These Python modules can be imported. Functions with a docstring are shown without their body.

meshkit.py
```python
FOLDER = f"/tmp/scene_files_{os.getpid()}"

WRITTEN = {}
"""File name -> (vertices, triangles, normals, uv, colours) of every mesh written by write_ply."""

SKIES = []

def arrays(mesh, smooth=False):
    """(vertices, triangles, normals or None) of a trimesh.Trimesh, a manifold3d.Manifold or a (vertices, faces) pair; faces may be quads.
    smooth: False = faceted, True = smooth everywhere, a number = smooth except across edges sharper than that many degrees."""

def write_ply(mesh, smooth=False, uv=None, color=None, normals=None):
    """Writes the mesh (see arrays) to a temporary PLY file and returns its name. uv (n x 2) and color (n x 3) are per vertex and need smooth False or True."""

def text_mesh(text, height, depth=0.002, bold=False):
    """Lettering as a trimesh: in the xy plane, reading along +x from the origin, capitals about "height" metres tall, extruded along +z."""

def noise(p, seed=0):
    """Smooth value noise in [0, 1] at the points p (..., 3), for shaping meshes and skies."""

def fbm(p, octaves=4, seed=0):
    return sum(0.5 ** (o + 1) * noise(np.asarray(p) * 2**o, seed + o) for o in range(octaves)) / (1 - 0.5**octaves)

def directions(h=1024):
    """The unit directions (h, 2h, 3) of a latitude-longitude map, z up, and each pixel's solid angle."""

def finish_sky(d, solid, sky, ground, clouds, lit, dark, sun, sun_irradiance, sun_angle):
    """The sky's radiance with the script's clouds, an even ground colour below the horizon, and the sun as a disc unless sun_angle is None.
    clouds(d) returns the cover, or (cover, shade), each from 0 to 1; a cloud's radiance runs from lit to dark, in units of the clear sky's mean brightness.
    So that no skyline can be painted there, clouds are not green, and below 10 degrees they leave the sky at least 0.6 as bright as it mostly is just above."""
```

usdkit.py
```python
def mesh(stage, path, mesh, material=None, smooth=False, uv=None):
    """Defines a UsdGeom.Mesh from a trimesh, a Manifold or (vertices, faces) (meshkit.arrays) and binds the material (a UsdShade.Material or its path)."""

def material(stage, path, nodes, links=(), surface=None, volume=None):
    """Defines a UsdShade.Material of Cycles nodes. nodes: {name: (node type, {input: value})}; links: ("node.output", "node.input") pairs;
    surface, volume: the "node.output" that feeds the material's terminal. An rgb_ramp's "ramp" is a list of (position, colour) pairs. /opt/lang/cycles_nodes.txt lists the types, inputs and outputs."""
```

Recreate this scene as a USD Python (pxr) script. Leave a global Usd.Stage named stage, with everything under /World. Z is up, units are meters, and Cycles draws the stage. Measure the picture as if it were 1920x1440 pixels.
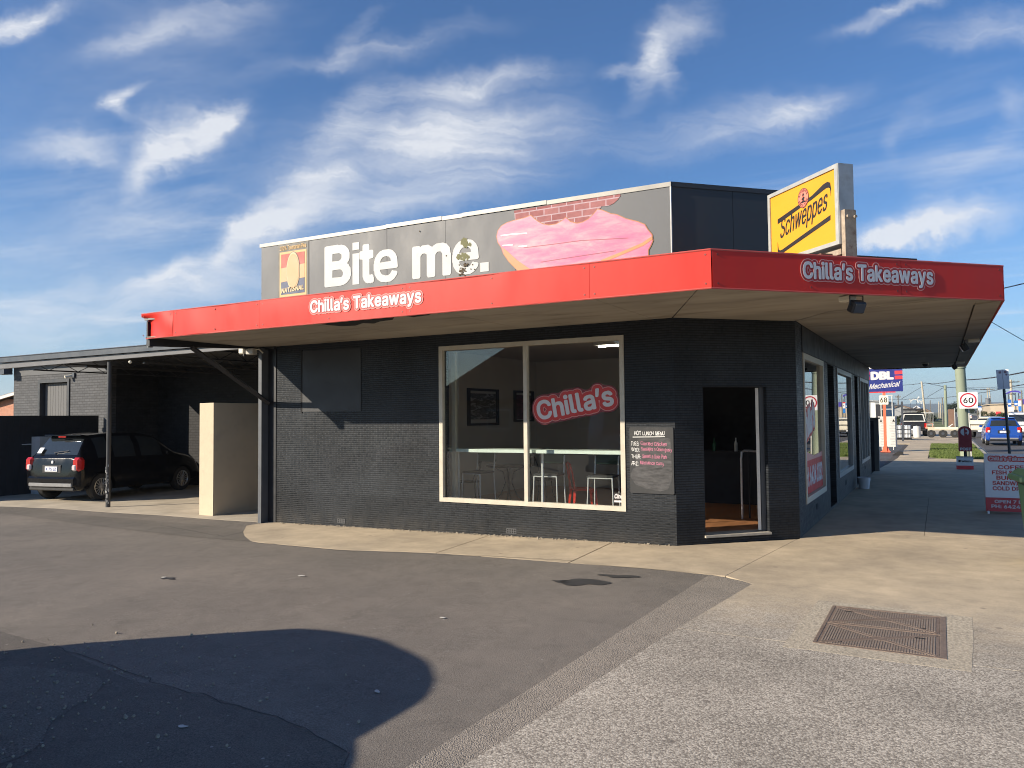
import math, random, numpy as np, trimesh, shapely, usdkit, meshkit
from shapely.geometry import Polygon, MultiPolygon, LineString, Point, box as sbox
from shapely import affinity
from shapely.ops import unary_union
import manifold3d as m3
from pxr import Usd, UsdGeom, UsdLux, UsdShade, Gf, Sdf

stage = Usd.Stage.CreateInMemory()
UsdGeom.SetStageUpAxis(stage, 'Z'); UsdGeom.SetStageMetersPerUnit(stage, 1.0)
UsdGeom.Xform.Define(stage, '/World'); UsdGeom.Scope.Define(stage, '/World/Looks')
random.seed(7); RNG = np.random.default_rng(7)

# ---------------------------------------------------------------- camera
FPX, EYE = 1440.0, 1.75
YAW, PITCH, ROLL = np.radians([29.08, 2.393, -0.562])
CF = np.array([-math.sin(YAW)*math.cos(PITCH), math.cos(YAW)*math.cos(PITCH), math.sin(PITCH)])
CR = np.cross(CF, [0, 0, 1]); CR /= np.linalg.norm(CR); CU = np.cross(CR, CF)
CR, CU = CR*math.cos(ROLL)+CU*math.sin(ROLL), -CR*math.sin(ROLL)+CU*math.cos(ROLL)
CP = np.array([0, 0, EYE])
cam = UsdGeom.Camera.Define(stage, '/World/Camera')
cam.CreateHorizontalApertureAttr(36.0); cam.CreateVerticalApertureAttr(27.0); cam.CreateFocalLengthAttr(27.0)
cam.CreateClippingRangeAttr((0.05, 60000.0))
_m = Gf.Matrix4d(1.0)
for _i, _v in enumerate((CR, CU, -CF, CP)): _m.SetRow(_i, Gf.Vec4d(*map(float, _v), 1.0 if _i == 3 else 0.0))
UsdGeom.Xformable(cam).AddTransformOp().Set(_m)
cam.CreateExposureAttr(EXPOSURE := 0.68)

# ---------------------------------------------------------------- sun and sky
SUN_AZ, SUN_EL = math.radians(180+42.0), math.radians(24.2)      # azimuth from +y towards +x
SUN = np.array([math.sin(SUN_AZ)*math.cos(SUN_EL), math.cos(SUN_AZ)*math.cos(SUN_EL), math.sin(SUN_EL)])
sun = UsdLux.DistantLight.Define(stage, '/World/Sun')
sun.CreateNormalizeAttr(True); sun.CreateIntensityAttr(SUN_INT := 1.25); sun.CreateAngleAttr(0.53); sun.CreateColorAttr((1.0, 0.88, 0.72))
_q = trimesh.geometry.align_vectors([0, 0, 1], SUN)
UsdGeom.Xformable(sun).AddTransformOp().Set(Gf.Matrix4d(*map(float, np.array(_q).T.ravel())))
SKY_STRENGTH = 0.060

def sky_material():
    n = {'sky': ('sky_texture', {'sky_type': 'single_scattering', 'sun_disc': False, 'sun_elevation': SUN_EL, 'sun_rotation': SUN_AZ, 'altitude': 0.0, 'air_density': 1.0, 'aerosol_density': 0.6, 'ozone_density': 2.5}),
         'geo': ('texture_coordinate', {})}
    L = []
    dv = 'geo.generated'
    def dot(name, v):
        n[name] = ('vector_math', {'math_type': 'dot_product', 'vector2': tuple(v)}); L.append((dv, name+'.vector1')); return name+'.value'
    def math2(name, t, a, b, clamp=False):
        d = {'math_type': t, 'use_clamp': clamp}
        for k, x in (('value1', a), ('value2', b)):
            if isinstance(x, str): L.append((x, f'{name}.{k}'))
            else: d[k] = x
        n[name] = ('math', d); return name+'.value'
    f, r, u = dot('df', CF), dot('dr', CR), dot('du', CU)
    fm = math2('fm', 'maximum', f, 0.08)
    uu, vv = math2('uu', 'divide', r, fm), math2('vv', 'divide', u, fm)
    n['uv'] = ('combine_xyz', {'z': 0.0}); L += [(uu, 'uv.x'), (vv, 'uv.y')]
    # cloud sheets: (px, py, angle deg, half length px, half width px, weight)
    blobs = [(720, 300, 18, 360, 140, .58), (520, 410, 30, 170, 55, .62), (880, 150, 5, 210, 34, .56), (920, 250, 2, 290, 100, .50), (620, 240, 50, 170, 48, .35), (460, 430, 52, 90, 34, .5), (800, 380, 10, 280, 50, .52),
             (360, 265, 22, 130, 62, .80), (280, 330, 40, 100, 40, .72), (140, 285, 3, 130, 42, .55), (415, 240, 55, 80, 30, .6), (215, 330, -25, 110, 40, .3), (262, 187, 28, 62, 24, .70), (255, 215, -40, 40, 20, .5),
             (40, 30, 16, 130, 34, .85), (350, 30, 12, 190, 50, .40), (250, 70, 20, 120, 34, .3), (1270, 50, 30, 110, 50, .62), (1215, 120, 62, 90, 36, .60), (1150, 130, 10, 60, 18, .4), (1240, 150, 70, 50, 22, .4), (1400, 225, 12, 270, 66, .52), (1530, 190, 18, 130, 40, .35),
             (1850, 72, -3, 180, 40, .52), (1680, 14, 16, 150, 22, .55), (1760, 420, 8, 210, 44, .85), (1680, 440, 14, 120, 24, .5), (1890, 190, -20, 60, 40, .35), (1820, 300, 38, 170, 50, .28), (1720, 250, 60, 70, 30, .25), (690, 100, 10, 280, 30, .34), (650, 80, 45, 90, 30, .3),
             (160, 430, 5, 300, 60, .36), (120, 560, 4, 420, 100, .50), (420, 520, 10, 190, 50, .55), (330, 500, 25, 90, 26, .4)]
    acc = None
    for i, (px, py, ang, a, b, w) in enumerate(blobs):
        n[f'm{i}'] = ('mapping', {'mapping_type': 'texture', 'location': ((px-960)/FPX, (720-py)/FPX, 0), 'rotation': (0, 0, math.radians(ang)), 'scale': (a*1.25/FPX, b*1.25/FPX, 1)})
        n[f'l{i}'] = ('vector_math', {'math_type': 'length'})
        n[f'r{i}'] = ('map_range', {'range_type': 'smoothstep', 'from_min': 1.0, 'from_max': 0.0, 'to_min': 0.0, 'to_max': w, 'clamp': True})
        L += [('warp.vector', f'm{i}.vector'), (f'm{i}.vector', f'l{i}.vector1'), (f'l{i}.value', f'r{i}.value')]
        acc = f'r{i}.result' if acc is None else math2(f'a{i}', 'add', acc, f'r{i}.result')
    # ragged outlines: the sheet coordinates are bent by noise
    n['wn'] = ('noise_texture', {'scale': 4.5, 'detail': 7.0, 'roughness': 0.6}); L.append(('uv.vector', 'wn.vector'))
    n['wa'] = ('vector_math', {'math_type': 'multiply_add', 'vector2': (.17, .13, 0), 'vector3': (-.085, -.065, 0)}); L.append(('wn.color', 'wa.vector1'))
    n['warp'] = ('vector_math', {'math_type': 'add'}); L += [('uv.vector', 'warp.vector1'), ('wa.vector', 'warp.vector2')]
    # combed filaments
    n['mf'] = ('mapping', {'mapping_type': 'point', 'rotation': (0, 0, math.radians(-17)), 'scale': (2.0, 17, 1)}); L.append(('warp.vector', 'mf.vector'))
    n['nf'] = ('noise_texture', {'scale': 1.6, 'detail': 10.0, 'roughness': 0.66, 'distortion': 0.5}); L.append(('mf.vector', 'nf.vector'))
    n['mg'] = ('mapping', {'mapping_type': 'point', 'rotation': (0, 0, math.radians(-38)), 'scale': (4.0, 22, 1)}); L.append(('warp.vector', 'mg.vector'))
    n['ng'] = ('noise_texture', {'scale': 2.4, 'detail': 8.0, 'roughness': 0.6, 'distortion': 0.4}); L.append(('mg.vector', 'ng.vector'))
    f1 = math2('f1', 'multiply_add', 'nf.fac', 1.9); n['f1'][1]['value3'] = -.36
    f2 = math2('f2', 'multiply_add', 'ng.fac', 1.5); n['f2'][1]['value3'] = -.18
    fil = math2('fil', 'multiply', f1, f2, True)
    # filaments eat into the sheets from their edges: cover = sheet * (filament + part of the sheet itself)
    fs = math2('fs', 'multiply_add', acc, .55, True); n['fs'][1]['value3'] = -.02
    fil2 = math2('fil2', 'multiply_add', fil, 1.25); L.append((fs, 'fil2.value3'))
    front = math2('front', 'greater_than', f, 0.1)
    body = math2('body', 'multiply', acc, fil2)
    body = math2('bodyf', 'multiply', body, front)
    # thin veil everywhere, thicker towards the horizon
    n['sep'] = ('separate_xyz', {}); L.append((dv, 'sep.vector'))
    zc = math2('zc', 'maximum', 'sep.z', 0.07)
    qx, qy = math2('qx', 'divide', 'sep.x', zc), math2('qy', 'divide', 'sep.y', zc)
    n['q'] = ('combine_xyz', {'z': 0.0}); L += [(qx, 'q.x'), (qy, 'q.y')]
    n['mq'] = ('mapping', {'mapping_type': 'point', 'rotation': (0, 0, .5), 'scale': (.28, .8, 1)}); L.append(('q.vector', 'mq.vector'))
    n['nq'] = ('noise_texture', {'scale': 1.3, 'detail': 7.0, 'roughness': .6, 'distortion': .5}); L.append(('mq.vector', 'nq.vector'))
    n['veil'] = ('map_range', {'range_type': 'smoothstep', 'from_min': .50, 'from_max': .84, 'to_min': 0.0, 'to_max': .42, 'clamp': True}); L.append(('nq.fac', 'veil.value'))
    n['hz'] = ('map_range', {'range_type': 'smoothstep', 'from_min': .30, 'from_max': 0.0, 'to_min': 0.0, 'to_max': .16, 'clamp': True}); L.append(('sep.z', 'hz.value'))
    t = math2('t1', 'add', body, 'veil.result'); t = math2('t2', 'add', t, 'hz.result')
    cover = math2('cover', 'minimum', t, .86)
    n['mx'] = ('mix_color', {'b': CLOUD}); L += [('skyt.result', 'mx.a'), (cover, 'mx.fac')]
    n['skyt'] = ('mix_color', {'blend_type': 'multiply', 'fac': 1.0, 'b': SKYTINT, 'use_clamp': False}); L.append(('sky.color', 'skyt.a'))
    n['mx'][1]['use_clamp'] = True
    n['bg'] = ('background_shader', {'strength': SKY_STRENGTH}); L.append(('mx.result', 'bg.color'))
    return usdkit.material(stage, '/World/Looks/sky', n, L, surface='bg.background')
CLOUD, SKYTINT = (9.0, 9.2, 9.6), (0.70, 1.06, 1.46)
dome = UsdLux.DomeLight.Define(stage, '/World/sky')
UsdShade.MaterialBindingAPI.Apply(dome.GetPrim()).Bind(sky_material())
dome.GetPrim().SetCustomDataByKey('kind', 'structure')

# ---------------------------------------------------------------- measuring helpers: a photo ray met with a real plane
def ray(px, py):
    d = CF*FPX + CR*(px-960) - CU*(py-720); return d/np.linalg.norm(d)
def hit(px, py, n, p0):
    d, n = ray(px, py), np.array(n, float); return CP + d*((np.array(p0, float)-CP) @ n/(d @ n))
def AY(px, py, y): return hit(px, py, (0, 1, 0), (0, y, 0))
def AX(px, py, x): return hit(px, py, (1, 0, 0), (x, 0, 0))
def zf(x): return 0.016*(min(max(x, -10.5), -3.0)+3.0)          # the yard falls gently to the left
def AG(px, py, dz=0.0):
    z = dz
    for _ in range(25):
        p = hit(px, py, (0, 0, 1), (0, 0, z)); z = zf(p[0])+dz
    return p

# ---------------------------------------------------------------- scene helpers
USED = {}
def fresh(parent, name):
    k = USED.get((parent, name), 0); USED[(parent, name)] = k+1
    return f'{parent}/{name}' + (f'_{k:03d}' if k else '')
LOC = {}
def keys(p, **kw):
    for k, v in kw.items():
        if v: p.SetCustomDataByKey(k, v)
    return p
def thing(name, label, cat, loc=(0, 0, 0), rotz=0.0, group=None, kind=None):
    path = fresh('/World', name); x = UsdGeom.Xform.Define(stage, path)
    x.AddTranslateOp().Set(Gf.Vec3d(*map(float, loc)))
    if rotz: x.AddRotateZOp().Set(float(math.degrees(rotz)))
    keys(x.GetPrim(), label=label, category=cat, group=group, kind=kind); LOC[path] = np.array(loc, float); return path
def struct(name, mesh, mat, smooth=False, label=None, kind='structure'):
    path = fresh('/World', name); m = usdkit.mesh(stage, path, mesh, mat, smooth); keys(m.GetPrim(), kind=kind, label=label); return path
def solo(name, mesh, mat, label, cat, group=None, smooth=False, kind=None):
    path = fresh('/World', name); m = usdkit.mesh(stage, path, mesh, mat, smooth); keys(m.GetPrim(), label=label, category=cat, group=group, kind=kind); return path
def part(parent, name, mesh, mat, smooth=False, label=None, kind=None, world=True):
    """One Mesh under a thing (or under a part); WORLD: the mesh is given in world axes and moved to the thing's base."""
    top = '/'.join(parent.split('/')[:3]); off = LOC.get(top)
    if isinstance(mesh, B): mesh = mesh.mesh()
    if world and off is not None and np.any(off): mesh = mesh.copy(); mesh.apply_translation(-off)
    path = fresh(parent, name); m = usdkit.mesh(stage, path, mesh, mat, smooth); keys(m.GetPrim(), label=label, kind=kind); return path
def copy_of(src, loc, rotz=0.0, label=None, cat=None, group=None):
    name = src.split('/')[-1]; name = name[:-4] if name[-4:-3] == '_' and name[-3:].isdigit() else name
    path = fresh('/World', name); x = UsdGeom.Xform.Define(stage, path); p = x.GetPrim()
    p.GetReferences().AddInternalReference(src); p.SetInstanceable(True)
    x.ClearXformOpOrder(); x.AddTranslateOp(opSuffix='at').Set(Gf.Vec3d(*map(float, loc)))
    if rotz: x.AddRotateZOp(opSuffix='at').Set(float(math.degrees(rotz)))
    was = stage.GetPrimAtPath(src).GetCustomData()
    keys(p, label=label or was.get('label'), category=cat or was.get('category'), group=group or was.get('group')); return path

class B:
    """Collects boxes, prisms and tubes into one trimesh."""
    def __init__(s): s.l = []
    def add(s, m): s.l.append(m); return s
    def box(s, lo, hi):
        lo, hi = np.minimum(lo, hi), np.maximum(lo, hi)
        m = trimesh.creation.box(hi-lo); m.apply_translation((np.array(lo)+hi)/2); s.l.append(m); return s
    def cbox(s, c, size, rotz=0.0, rx=0.0, ry=0.0):
        m = trimesh.creation.box(size)
        for a, ax in ((rx, (1, 0, 0)), (ry, (0, 1, 0)), (rotz, (0, 0, 1))):
            if a: m.apply_transform(trimesh.transformations.rotation_matrix(a, ax))
        m.apply_translation(c); s.l.append(m); return s
    def rbox(s, c, size, r=.01, rotz=0.0, rx=0.0):
        h = np.array(size)/2-r; pts = np.array([[x, y, z] for x in (-h[0], h[0]) for y in (-h[1], h[1]) for z in (-h[2], h[2])])
        o = r*np.array([[1, 0, 0], [-1, 0, 0], [0, 1, 0], [0, -1, 0], [0, 0, 1], [0, 0, -1]])
        m = trimesh.convex.convex_hull(np.vstack([pts+q for q in o]))
        for a, ax in ((rx, (1, 0, 0)), (rotz, (0, 0, 1))):
            if a: m.apply_transform(trimesh.transformations.rotation_matrix(a, ax))
        m.apply_translation(c); s.l.append(m); return s
    def tube(s, pts, r, n=8):
        p = np.array(pts, float)
        rr = np.broadcast_to(np.array(r, float), (len(p),))
        t = np.gradient(p, axis=0); t /= np.linalg.norm(t, axis=1, keepdims=True)+1e-12
        up = np.array([0, 0, 1.0]) if abs(t[:, 2]).max() < .95 else np.array([0.9, .43, 0.0])
        if abs(t @ up).max() > .98: up = np.array([.3, .8, .5])
        a = np.cross(t, up); a /= np.linalg.norm(a, axis=1, keepdims=True)+1e-12; b = np.cross(t, a)
        ang = np.arange(n)*2*np.pi/n
        v = p[:, None]+rr[:, None, None]*(np.cos(ang)[None, :, None]*a[:, None]+np.sin(ang)[None, :, None]*b[:, None])
        k = len(p); v = v.reshape(-1, 3); f = []
        for i in range(k-1):
            for j in range(n):
                q = [i*n+j, i*n+(j+1) % n, (i+1)*n+(j+1) % n, (i+1)*n+j]; f += [[q[0], q[2], q[1]], [q[0], q[3], q[2]]]
        v = np.vstack([v, p[0], p[-1]])
        for j in range(n):
            f += [[k*n, j, (j+1) % n], [k*n+1, (k-1)*n+(j+1) % n, (k-1)*n+j]]
        m = trimesh.Trimesh(v, f, process=False); m.fix_normals() if k < 4 else None
        s.l.append(m); return s
    def prism(s, poly, O, U, V, depth):
        """A flat outline (u, v) at O + u U + v V, thickened by DEPTH along U x V."""
        U, V = np.array(U, float), np.array(V, float); N = np.cross(U, V); N /= np.linalg.norm(N)
        for g in (poly.geoms if hasattr(poly, 'geoms') else [poly]):
            if g.is_empty or g.geom_type != 'Polygon' or g.area < 1e-9: continue
            m = trimesh.creation.extrude_polygon(g, 1.0, engine='earcut')
            T = np.eye(4); T[:3, 0], T[:3, 1], T[:3, 2], T[:3, 3] = U, V, N*depth, O
            m.apply_transform(T); s.l.append(m)
        return s
    def lathe(s, prof, c=(0, 0, 0), n=24, axis='z'):
        m = trimesh.creation.revolve(np.array(prof, float), sections=n)
        if axis == 'x': m.apply_transform(trimesh.transformations.rotation_matrix(np.pi/2, (0, 1, 0)))
        if axis == 'y': m.apply_transform(trimesh.transformations.rotation_matrix(-np.pi/2, (1, 0, 0)))
        m.apply_translation(c); s.l.append(m); return s
    def quad(s, a, b, c, d):
        s.l.append(trimesh.Trimesh([a, b, c, d], [[0, 1, 2], [0, 2, 3]], process=False)); return s
    def mesh(s): return trimesh.util.concatenate(s.l)
def rounded(w, h, r, cx=0, cy=0): return sbox(cx-w/2+r, cy-h/2+r, cx+w/2-r, cy+h/2-r).buffer(r, 6)

def drape(poly, dz=0.0, thick=0.0, step=None, bump=None):
    """A ground sheet following the yard's fall; thick > 0 gives it side faces."""
    cuts = [-1e5, -10.5, -3.0, 1e5]; out = []
    polys = [g for g in (poly.geoms if hasattr(poly, 'geoms') else [poly])]
    for g in polys:
        for a, b in zip(cuts[:-1], cuts[1:]):
            q = g.intersection(sbox(a, -1e5, b, 1e5))
            for h in (q.geoms if hasattr(q, 'geoms') else [q]):
                if h.geom_type != 'Polygon' or h.area < 1e-6: continue
                v, f = trimesh.creation.triangulate_polygon(h, engine='earcut')
                v3 = np.column_stack([v, [zf(x)+dz for x in v[:, 0]]])
                f = np.array(f); nz = np.cross(v3[f[:, 1]]-v3[f[:, 0]], v3[f[:, 2]]-v3[f[:, 0]])[:, 2]
                f[nz < 0] = f[nz < 0][:, ::-1]
                out.append(trimesh.Trimesh(v3, f, process=False))
        if thick:
            for ring in [g.exterior, *g.interiors]:
                c = np.array(ring.coords)
                for p, q in zip(c[:-1], c[1:]):
                    out.append(trimesh.Trimesh([[*p, zf(p[0])+dz], [*q, zf(q[0])+dz], [*q, zf(q[0])+dz-thick], [*p, zf(p[0])+dz-thick]], [[0, 2, 1], [0, 3, 2]], process=False))
    return trimesh.util.concatenate(out)

_TP = {}
def text_poly(text, bold=False, heavy=0.0, sx=1.0, slant=0.0):
    """Lettering as a flat outline with capitals 1 high, starting at the origin."""
    k = (text, bold, heavy, sx, slant)
    if k not in _TP:
        m = meshkit.text_mesh(text, 1.0, depth=0.1, bold=bold)
        top = m.triangles[(m.face_normals[:, 2] > .9)]
        g = unary_union([Polygon(t[:, :2]).buffer(1e-4) for t in top if abs(np.cross(t[1, :2]-t[0, :2], t[2, :2]-t[0, :2])) > 1e-9])
        if heavy: g = g.buffer(heavy, 4)
        g = affinity.affine_transform(g, [sx, slant, 0, 1, 0, 0]).simplify(.004)
        _TP[k] = g
    return _TP[k]
def fit(poly, x0, x1, y0, y1):
    a, b, c, d = poly.bounds; sx, sy = (x1-x0)/(c-a), (y1-y0)/(d-b)
    return affinity.affine_transform(poly, [sx, 0, 0, sy, x0-a*sx, y0-b*sy])

# ---------------------------------------------------------------- materials
def mat(name, nodes, links, surface='p.BSDF', volume=None): return usdkit.material(stage, '/World/Looks/'+name, nodes, links, surface=surface, volume=volume)
_MC = {}
def paint(name, col, rough=.5, var=.12, scale=6.0, bump=0.0, bscale=60.0, metallic=0.0, coat=0.0, spec=.5, dirt=0.0, dirtcol=(.08, .07, .06), dscale=3.0, detail=4.0, rand=0.0, stretch=(1, 1, 1)):
    """A plain finish with uneven tone, optional relief, dirt blotches and per-piece variation."""
    if name in _MC: return _MC[name]
    n = {'g': ('geometry', {}), 'mp': ('mapping', {'mapping_type': 'point', 'scale': stretch}), 'nz': ('noise_texture', {'scale': scale, 'detail': detail, 'roughness': .6}),
         'rm': ('map_range', {'from_min': .25, 'from_max': .75, 'to_min': 1-var, 'to_max': 1+var, 'clamp': True}),
         'mx': ('vector_math', {'math_type': 'scale', 'vector1': col}),
         'rr': ('map_range', {'from_min': .3, 'from_max': .7, 'to_min': max(rough-.08, .02), 'to_max': min(rough+.08, 1), 'clamp': True}),
         'p': ('principled_bsdf', {'metallic': metallic, 'coat_weight': coat, 'specular_ior_level': spec})}
    L = [('g.position', 'mp.vector'), ('mp.vector', 'nz.vector'), ('nz.fac', 'rm.value'), ('nz.fac', 'rr.value'), ('rr.result', 'p.roughness')]
    if rand:
        n['oi'] = ('object_info', {}); n['orr'] = ('map_range', {'to_min': 1-rand, 'to_max': 1+rand}); n['om'] = ('math', {'math_type': 'multiply'})
        L += [('oi.random', 'orr.value'), ('orr.result', 'om.value1'), ('rm.result', 'om.value2'), ('om.value', 'mx.scale')]
    else: L.append(('rm.result', 'mx.scale'))
    out = 'mx.vector'
    if dirt:
        n['dn'] = ('noise_texture', {'scale': dscale, 'detail': 6.0, 'roughness': .65}); n['dr'] = ('map_range', {'range_type': 'smoothstep', 'from_min': .5, 'from_max': .78, 'to_min': 0.0, 'to_max': dirt, 'clamp': True})
        n['dm'] = ('mix_color', {'b': dirtcol}); L += [('mp.vector', 'dn.vector'), ('dn.fac', 'dr.value'), ('dr.result', 'dm.fac'), (out, 'dm.a')]; out = 'dm.result'
    L.append((out, 'p.base_color'))
    if bump:
        n['bn'] = ('noise_texture', {'scale': bscale, 'detail': 3.0}); n['bp'] = ('bump', {'strength': 1.0, 'distance': bump})
        L += [('mp.vector', 'bn.vector'), ('bn.fac', 'bp.height'), ('bp.normal', 'p.normal')]
    _MC[name] = mat(name, n, L); return _MC[name]
def emit(name, col, strength): return mat(name, {'e': ('emission', {'color': col, 'strength': strength})}, [], surface='e.emission')
def glass_pane(name, tint=(.92, .94, .93), f0=.04, top=1.0):
    """Clear pane: mirror reflection rising towards grazing view (Schlick), the rest passes straight through."""
    n = {'t': ('transparent_bsdf', {'color': tint}), 'g': ('glossy_bsdf', {'color': (1, 1, 1), 'roughness': 0.0}), 'w': ('layer_weight', {'blend': .5}), 'pw': ('math', {'math_type': 'power', 'value2': 5.0}), 'f': ('math', {'math_type': 'multiply_add', 'value2': top-f0, 'value3': f0, 'use_clamp': True}), 'm': ('mix_closure', {})}
    return mat(name, n, [('w.facing', 'pw.value1'), ('pw.value', 'f.value1'), ('f.value', 'm.fac'), ('t.BSDF', 'm.closure1'), ('g.BSDF', 'm.closure2')], surface='m.closure')

def tiled(name, uvec, pitch=.034, dark=(.0135, .0160, .0190), light=(.033, .0372, .0425), grout=(.006, .0068, .008)):
    """Small square painted mosaic: u runs along UVEC, v up."""
    n = {'g': ('geometry', {}), 'du': ('vector_math', {'math_type': 'dot_product', 'vector2': uvec}), 'sz': ('separate_xyz', {}), 'uv': ('combine_xyz', {'z': 0.0}),
         'bk': ('brick_texture', {'offset': 0.0, 'squash': 1.0, 'color1': (1, 1, 1), 'color2': (1, 1, 1), 'mortar': (0, 0, 0), 'scale': 1.0, 'mortar_size': pitch*.11, 'mortar_smooth': .6, 'brick_width': pitch, 'row_height': pitch}),
         'vor': ('white_noise_texture', {'dimensions': '2D'}), 'sn': ('vector_math', {'math_type': 'snap', 'vector2': (pitch, pitch, 1)}),
         'nz': ('noise_texture', {'scale': 1.4, 'detail': 6.0, 'roughness': .65}), 'add': ('math', {'math_type': 'multiply_add', 'value2': .45}),
         'c': ('mix_color', {'a': dark, 'b': light}), 'm': ('mix_color', {'a': grout}),
         'sc': ('noise_texture', {'scale': 9.0, 'detail': 8.0, 'roughness': .7}), 'scr': ('map_range', {'from_min': .66, 'from_max': .74, 'to_min': 0.0, 'to_max': .5, 'clamp': True}),
         'zr': ('map_range', {'from_min': .55, 'from_max': .0, 'to_min': 0.05, 'to_max': 1.0, 'clamp': True}), 'scm': ('math', {'math_type': 'multiply'}), 'ms': ('mix_color', {'b': (.12, .12, .115)}),
         'bp': ('bump', {'strength': .8, 'distance': .004}), 'p': ('principled_bsdf', {'specular_ior_level': .20}), 'ro': ('map_range', {'to_min': .32, 'to_max': .55}),
         'tn': ('vector_math', {'math_type': 'multiply_add', 'vector2': (.10, .10, .10), 'vector3': (-.05, -.05, -.05)}), 'tilt': ('vector_math', {'math_type': 'add'}), 'nn': ('vector_math', {'math_type': 'normalize'})}
    L = [('g.position', 'du.vector1'), ('g.position', 'sz.vector'), ('du.value', 'uv.x'), ('sz.z', 'uv.y'), ('uv.vector', 'bk.vector'), ('uv.vector', 'sn.vector1'), ('sn.vector', 'vor.vector'),
         ('g.position', 'nz.vector'), ('vor.value', 'add.value1'), ('nz.fac', 'add.value3'), ('add.value', 'c.fac'), ('c.result', 'm.b'), ('bk.fac', 'inv.value2'), ('inv.value', 'm.fac'),
         ('g.position', 'sc.vector'), ('sc.fac', 'scr.value'), ('sz.z', 'zr.value'), ('scr.result', 'scm.value1'), ('zr.result', 'scm.value2'), ('scm.value', 'ms.fac'), ('m.result', 'ms.a'), ('ms.result', 'p.base_color'),
         ('inv.value', 'bp.height'), ('g.normal', 'tilt.vector1'), ('vor.color', 'tn.vector1'), ('tn.vector', 'tilt.vector2'), ('tilt.vector', 'nn.vector1'), ('nn.vector', 'bp.normal'), ('bp.normal', 'p.normal'), ('vor.value', 'ro.value'), ('ro.result', 'p.roughness')]
    n['vf'] = ('math', {'math_type': 'divide', 'value2': pitch}); n['fr'] = ('math', {'math_type': 'fraction'}); n['fc'] = ('math', {'math_type': 'subtract', 'value2': .5}); n['fa'] = ('math', {'math_type': 'absolute'})
    n['hl'] = ('map_range', {'range_type': 'smoothstep', 'from_min': .30, 'from_max': .48, 'to_min': 0.0, 'to_max': 1.0, 'clamp': True}); n['vj'] = ('math', {'math_type': 'multiply', 'value2': .38}); n['jm'] = ('math', {'math_type': 'maximum'}); n['inv'] = ('math', {'math_type': 'subtract', 'value1': 1.0})
    L += [('sz.z', 'vf.value1'), ('vf.value', 'fr.value1'), ('fr.value', 'fc.value1'), ('fc.value', 'fa.value1'), ('fa.value', 'hl.value'), ('bk.fac', 'vj.value1'), ('hl.result', 'jm.value1'), ('vj.value', 'jm.value2'), ('jm.value', 'inv.value2')]
    L = [l for l in L if l not in (('bk.fac', 'inv.value2'), ('ms.result', 'p.base_color'))]
    n['n3'] = ('noise_texture', {'scale': .7, 'detail': 7.0, 'roughness': .65}); n['r3'] = ('map_range', {'from_min': .3, 'from_max': .7, 'to_min': .72, 'to_max': 1.3, 'clamp': True}); n['s3'] = ('vector_math', {'math_type': 'scale'})
    n['spl'] = ('map_range', {'range_type': 'smoothstep', 'from_min': .26, 'from_max': -.12, 'to_min': 0.0, 'to_max': .26, 'clamp': True}); n['spn'] = ('noise_texture', {'scale': 6.0, 'detail': 7.0, 'roughness': .7}); n['spr'] = ('map_range', {'from_min': .38, 'from_max': .7, 'clamp': True}); n['spm'] = ('math', {'math_type': 'multiply'}); n['spx'] = ('mix_color', {'b': (.135, .118, .095)})
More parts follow.
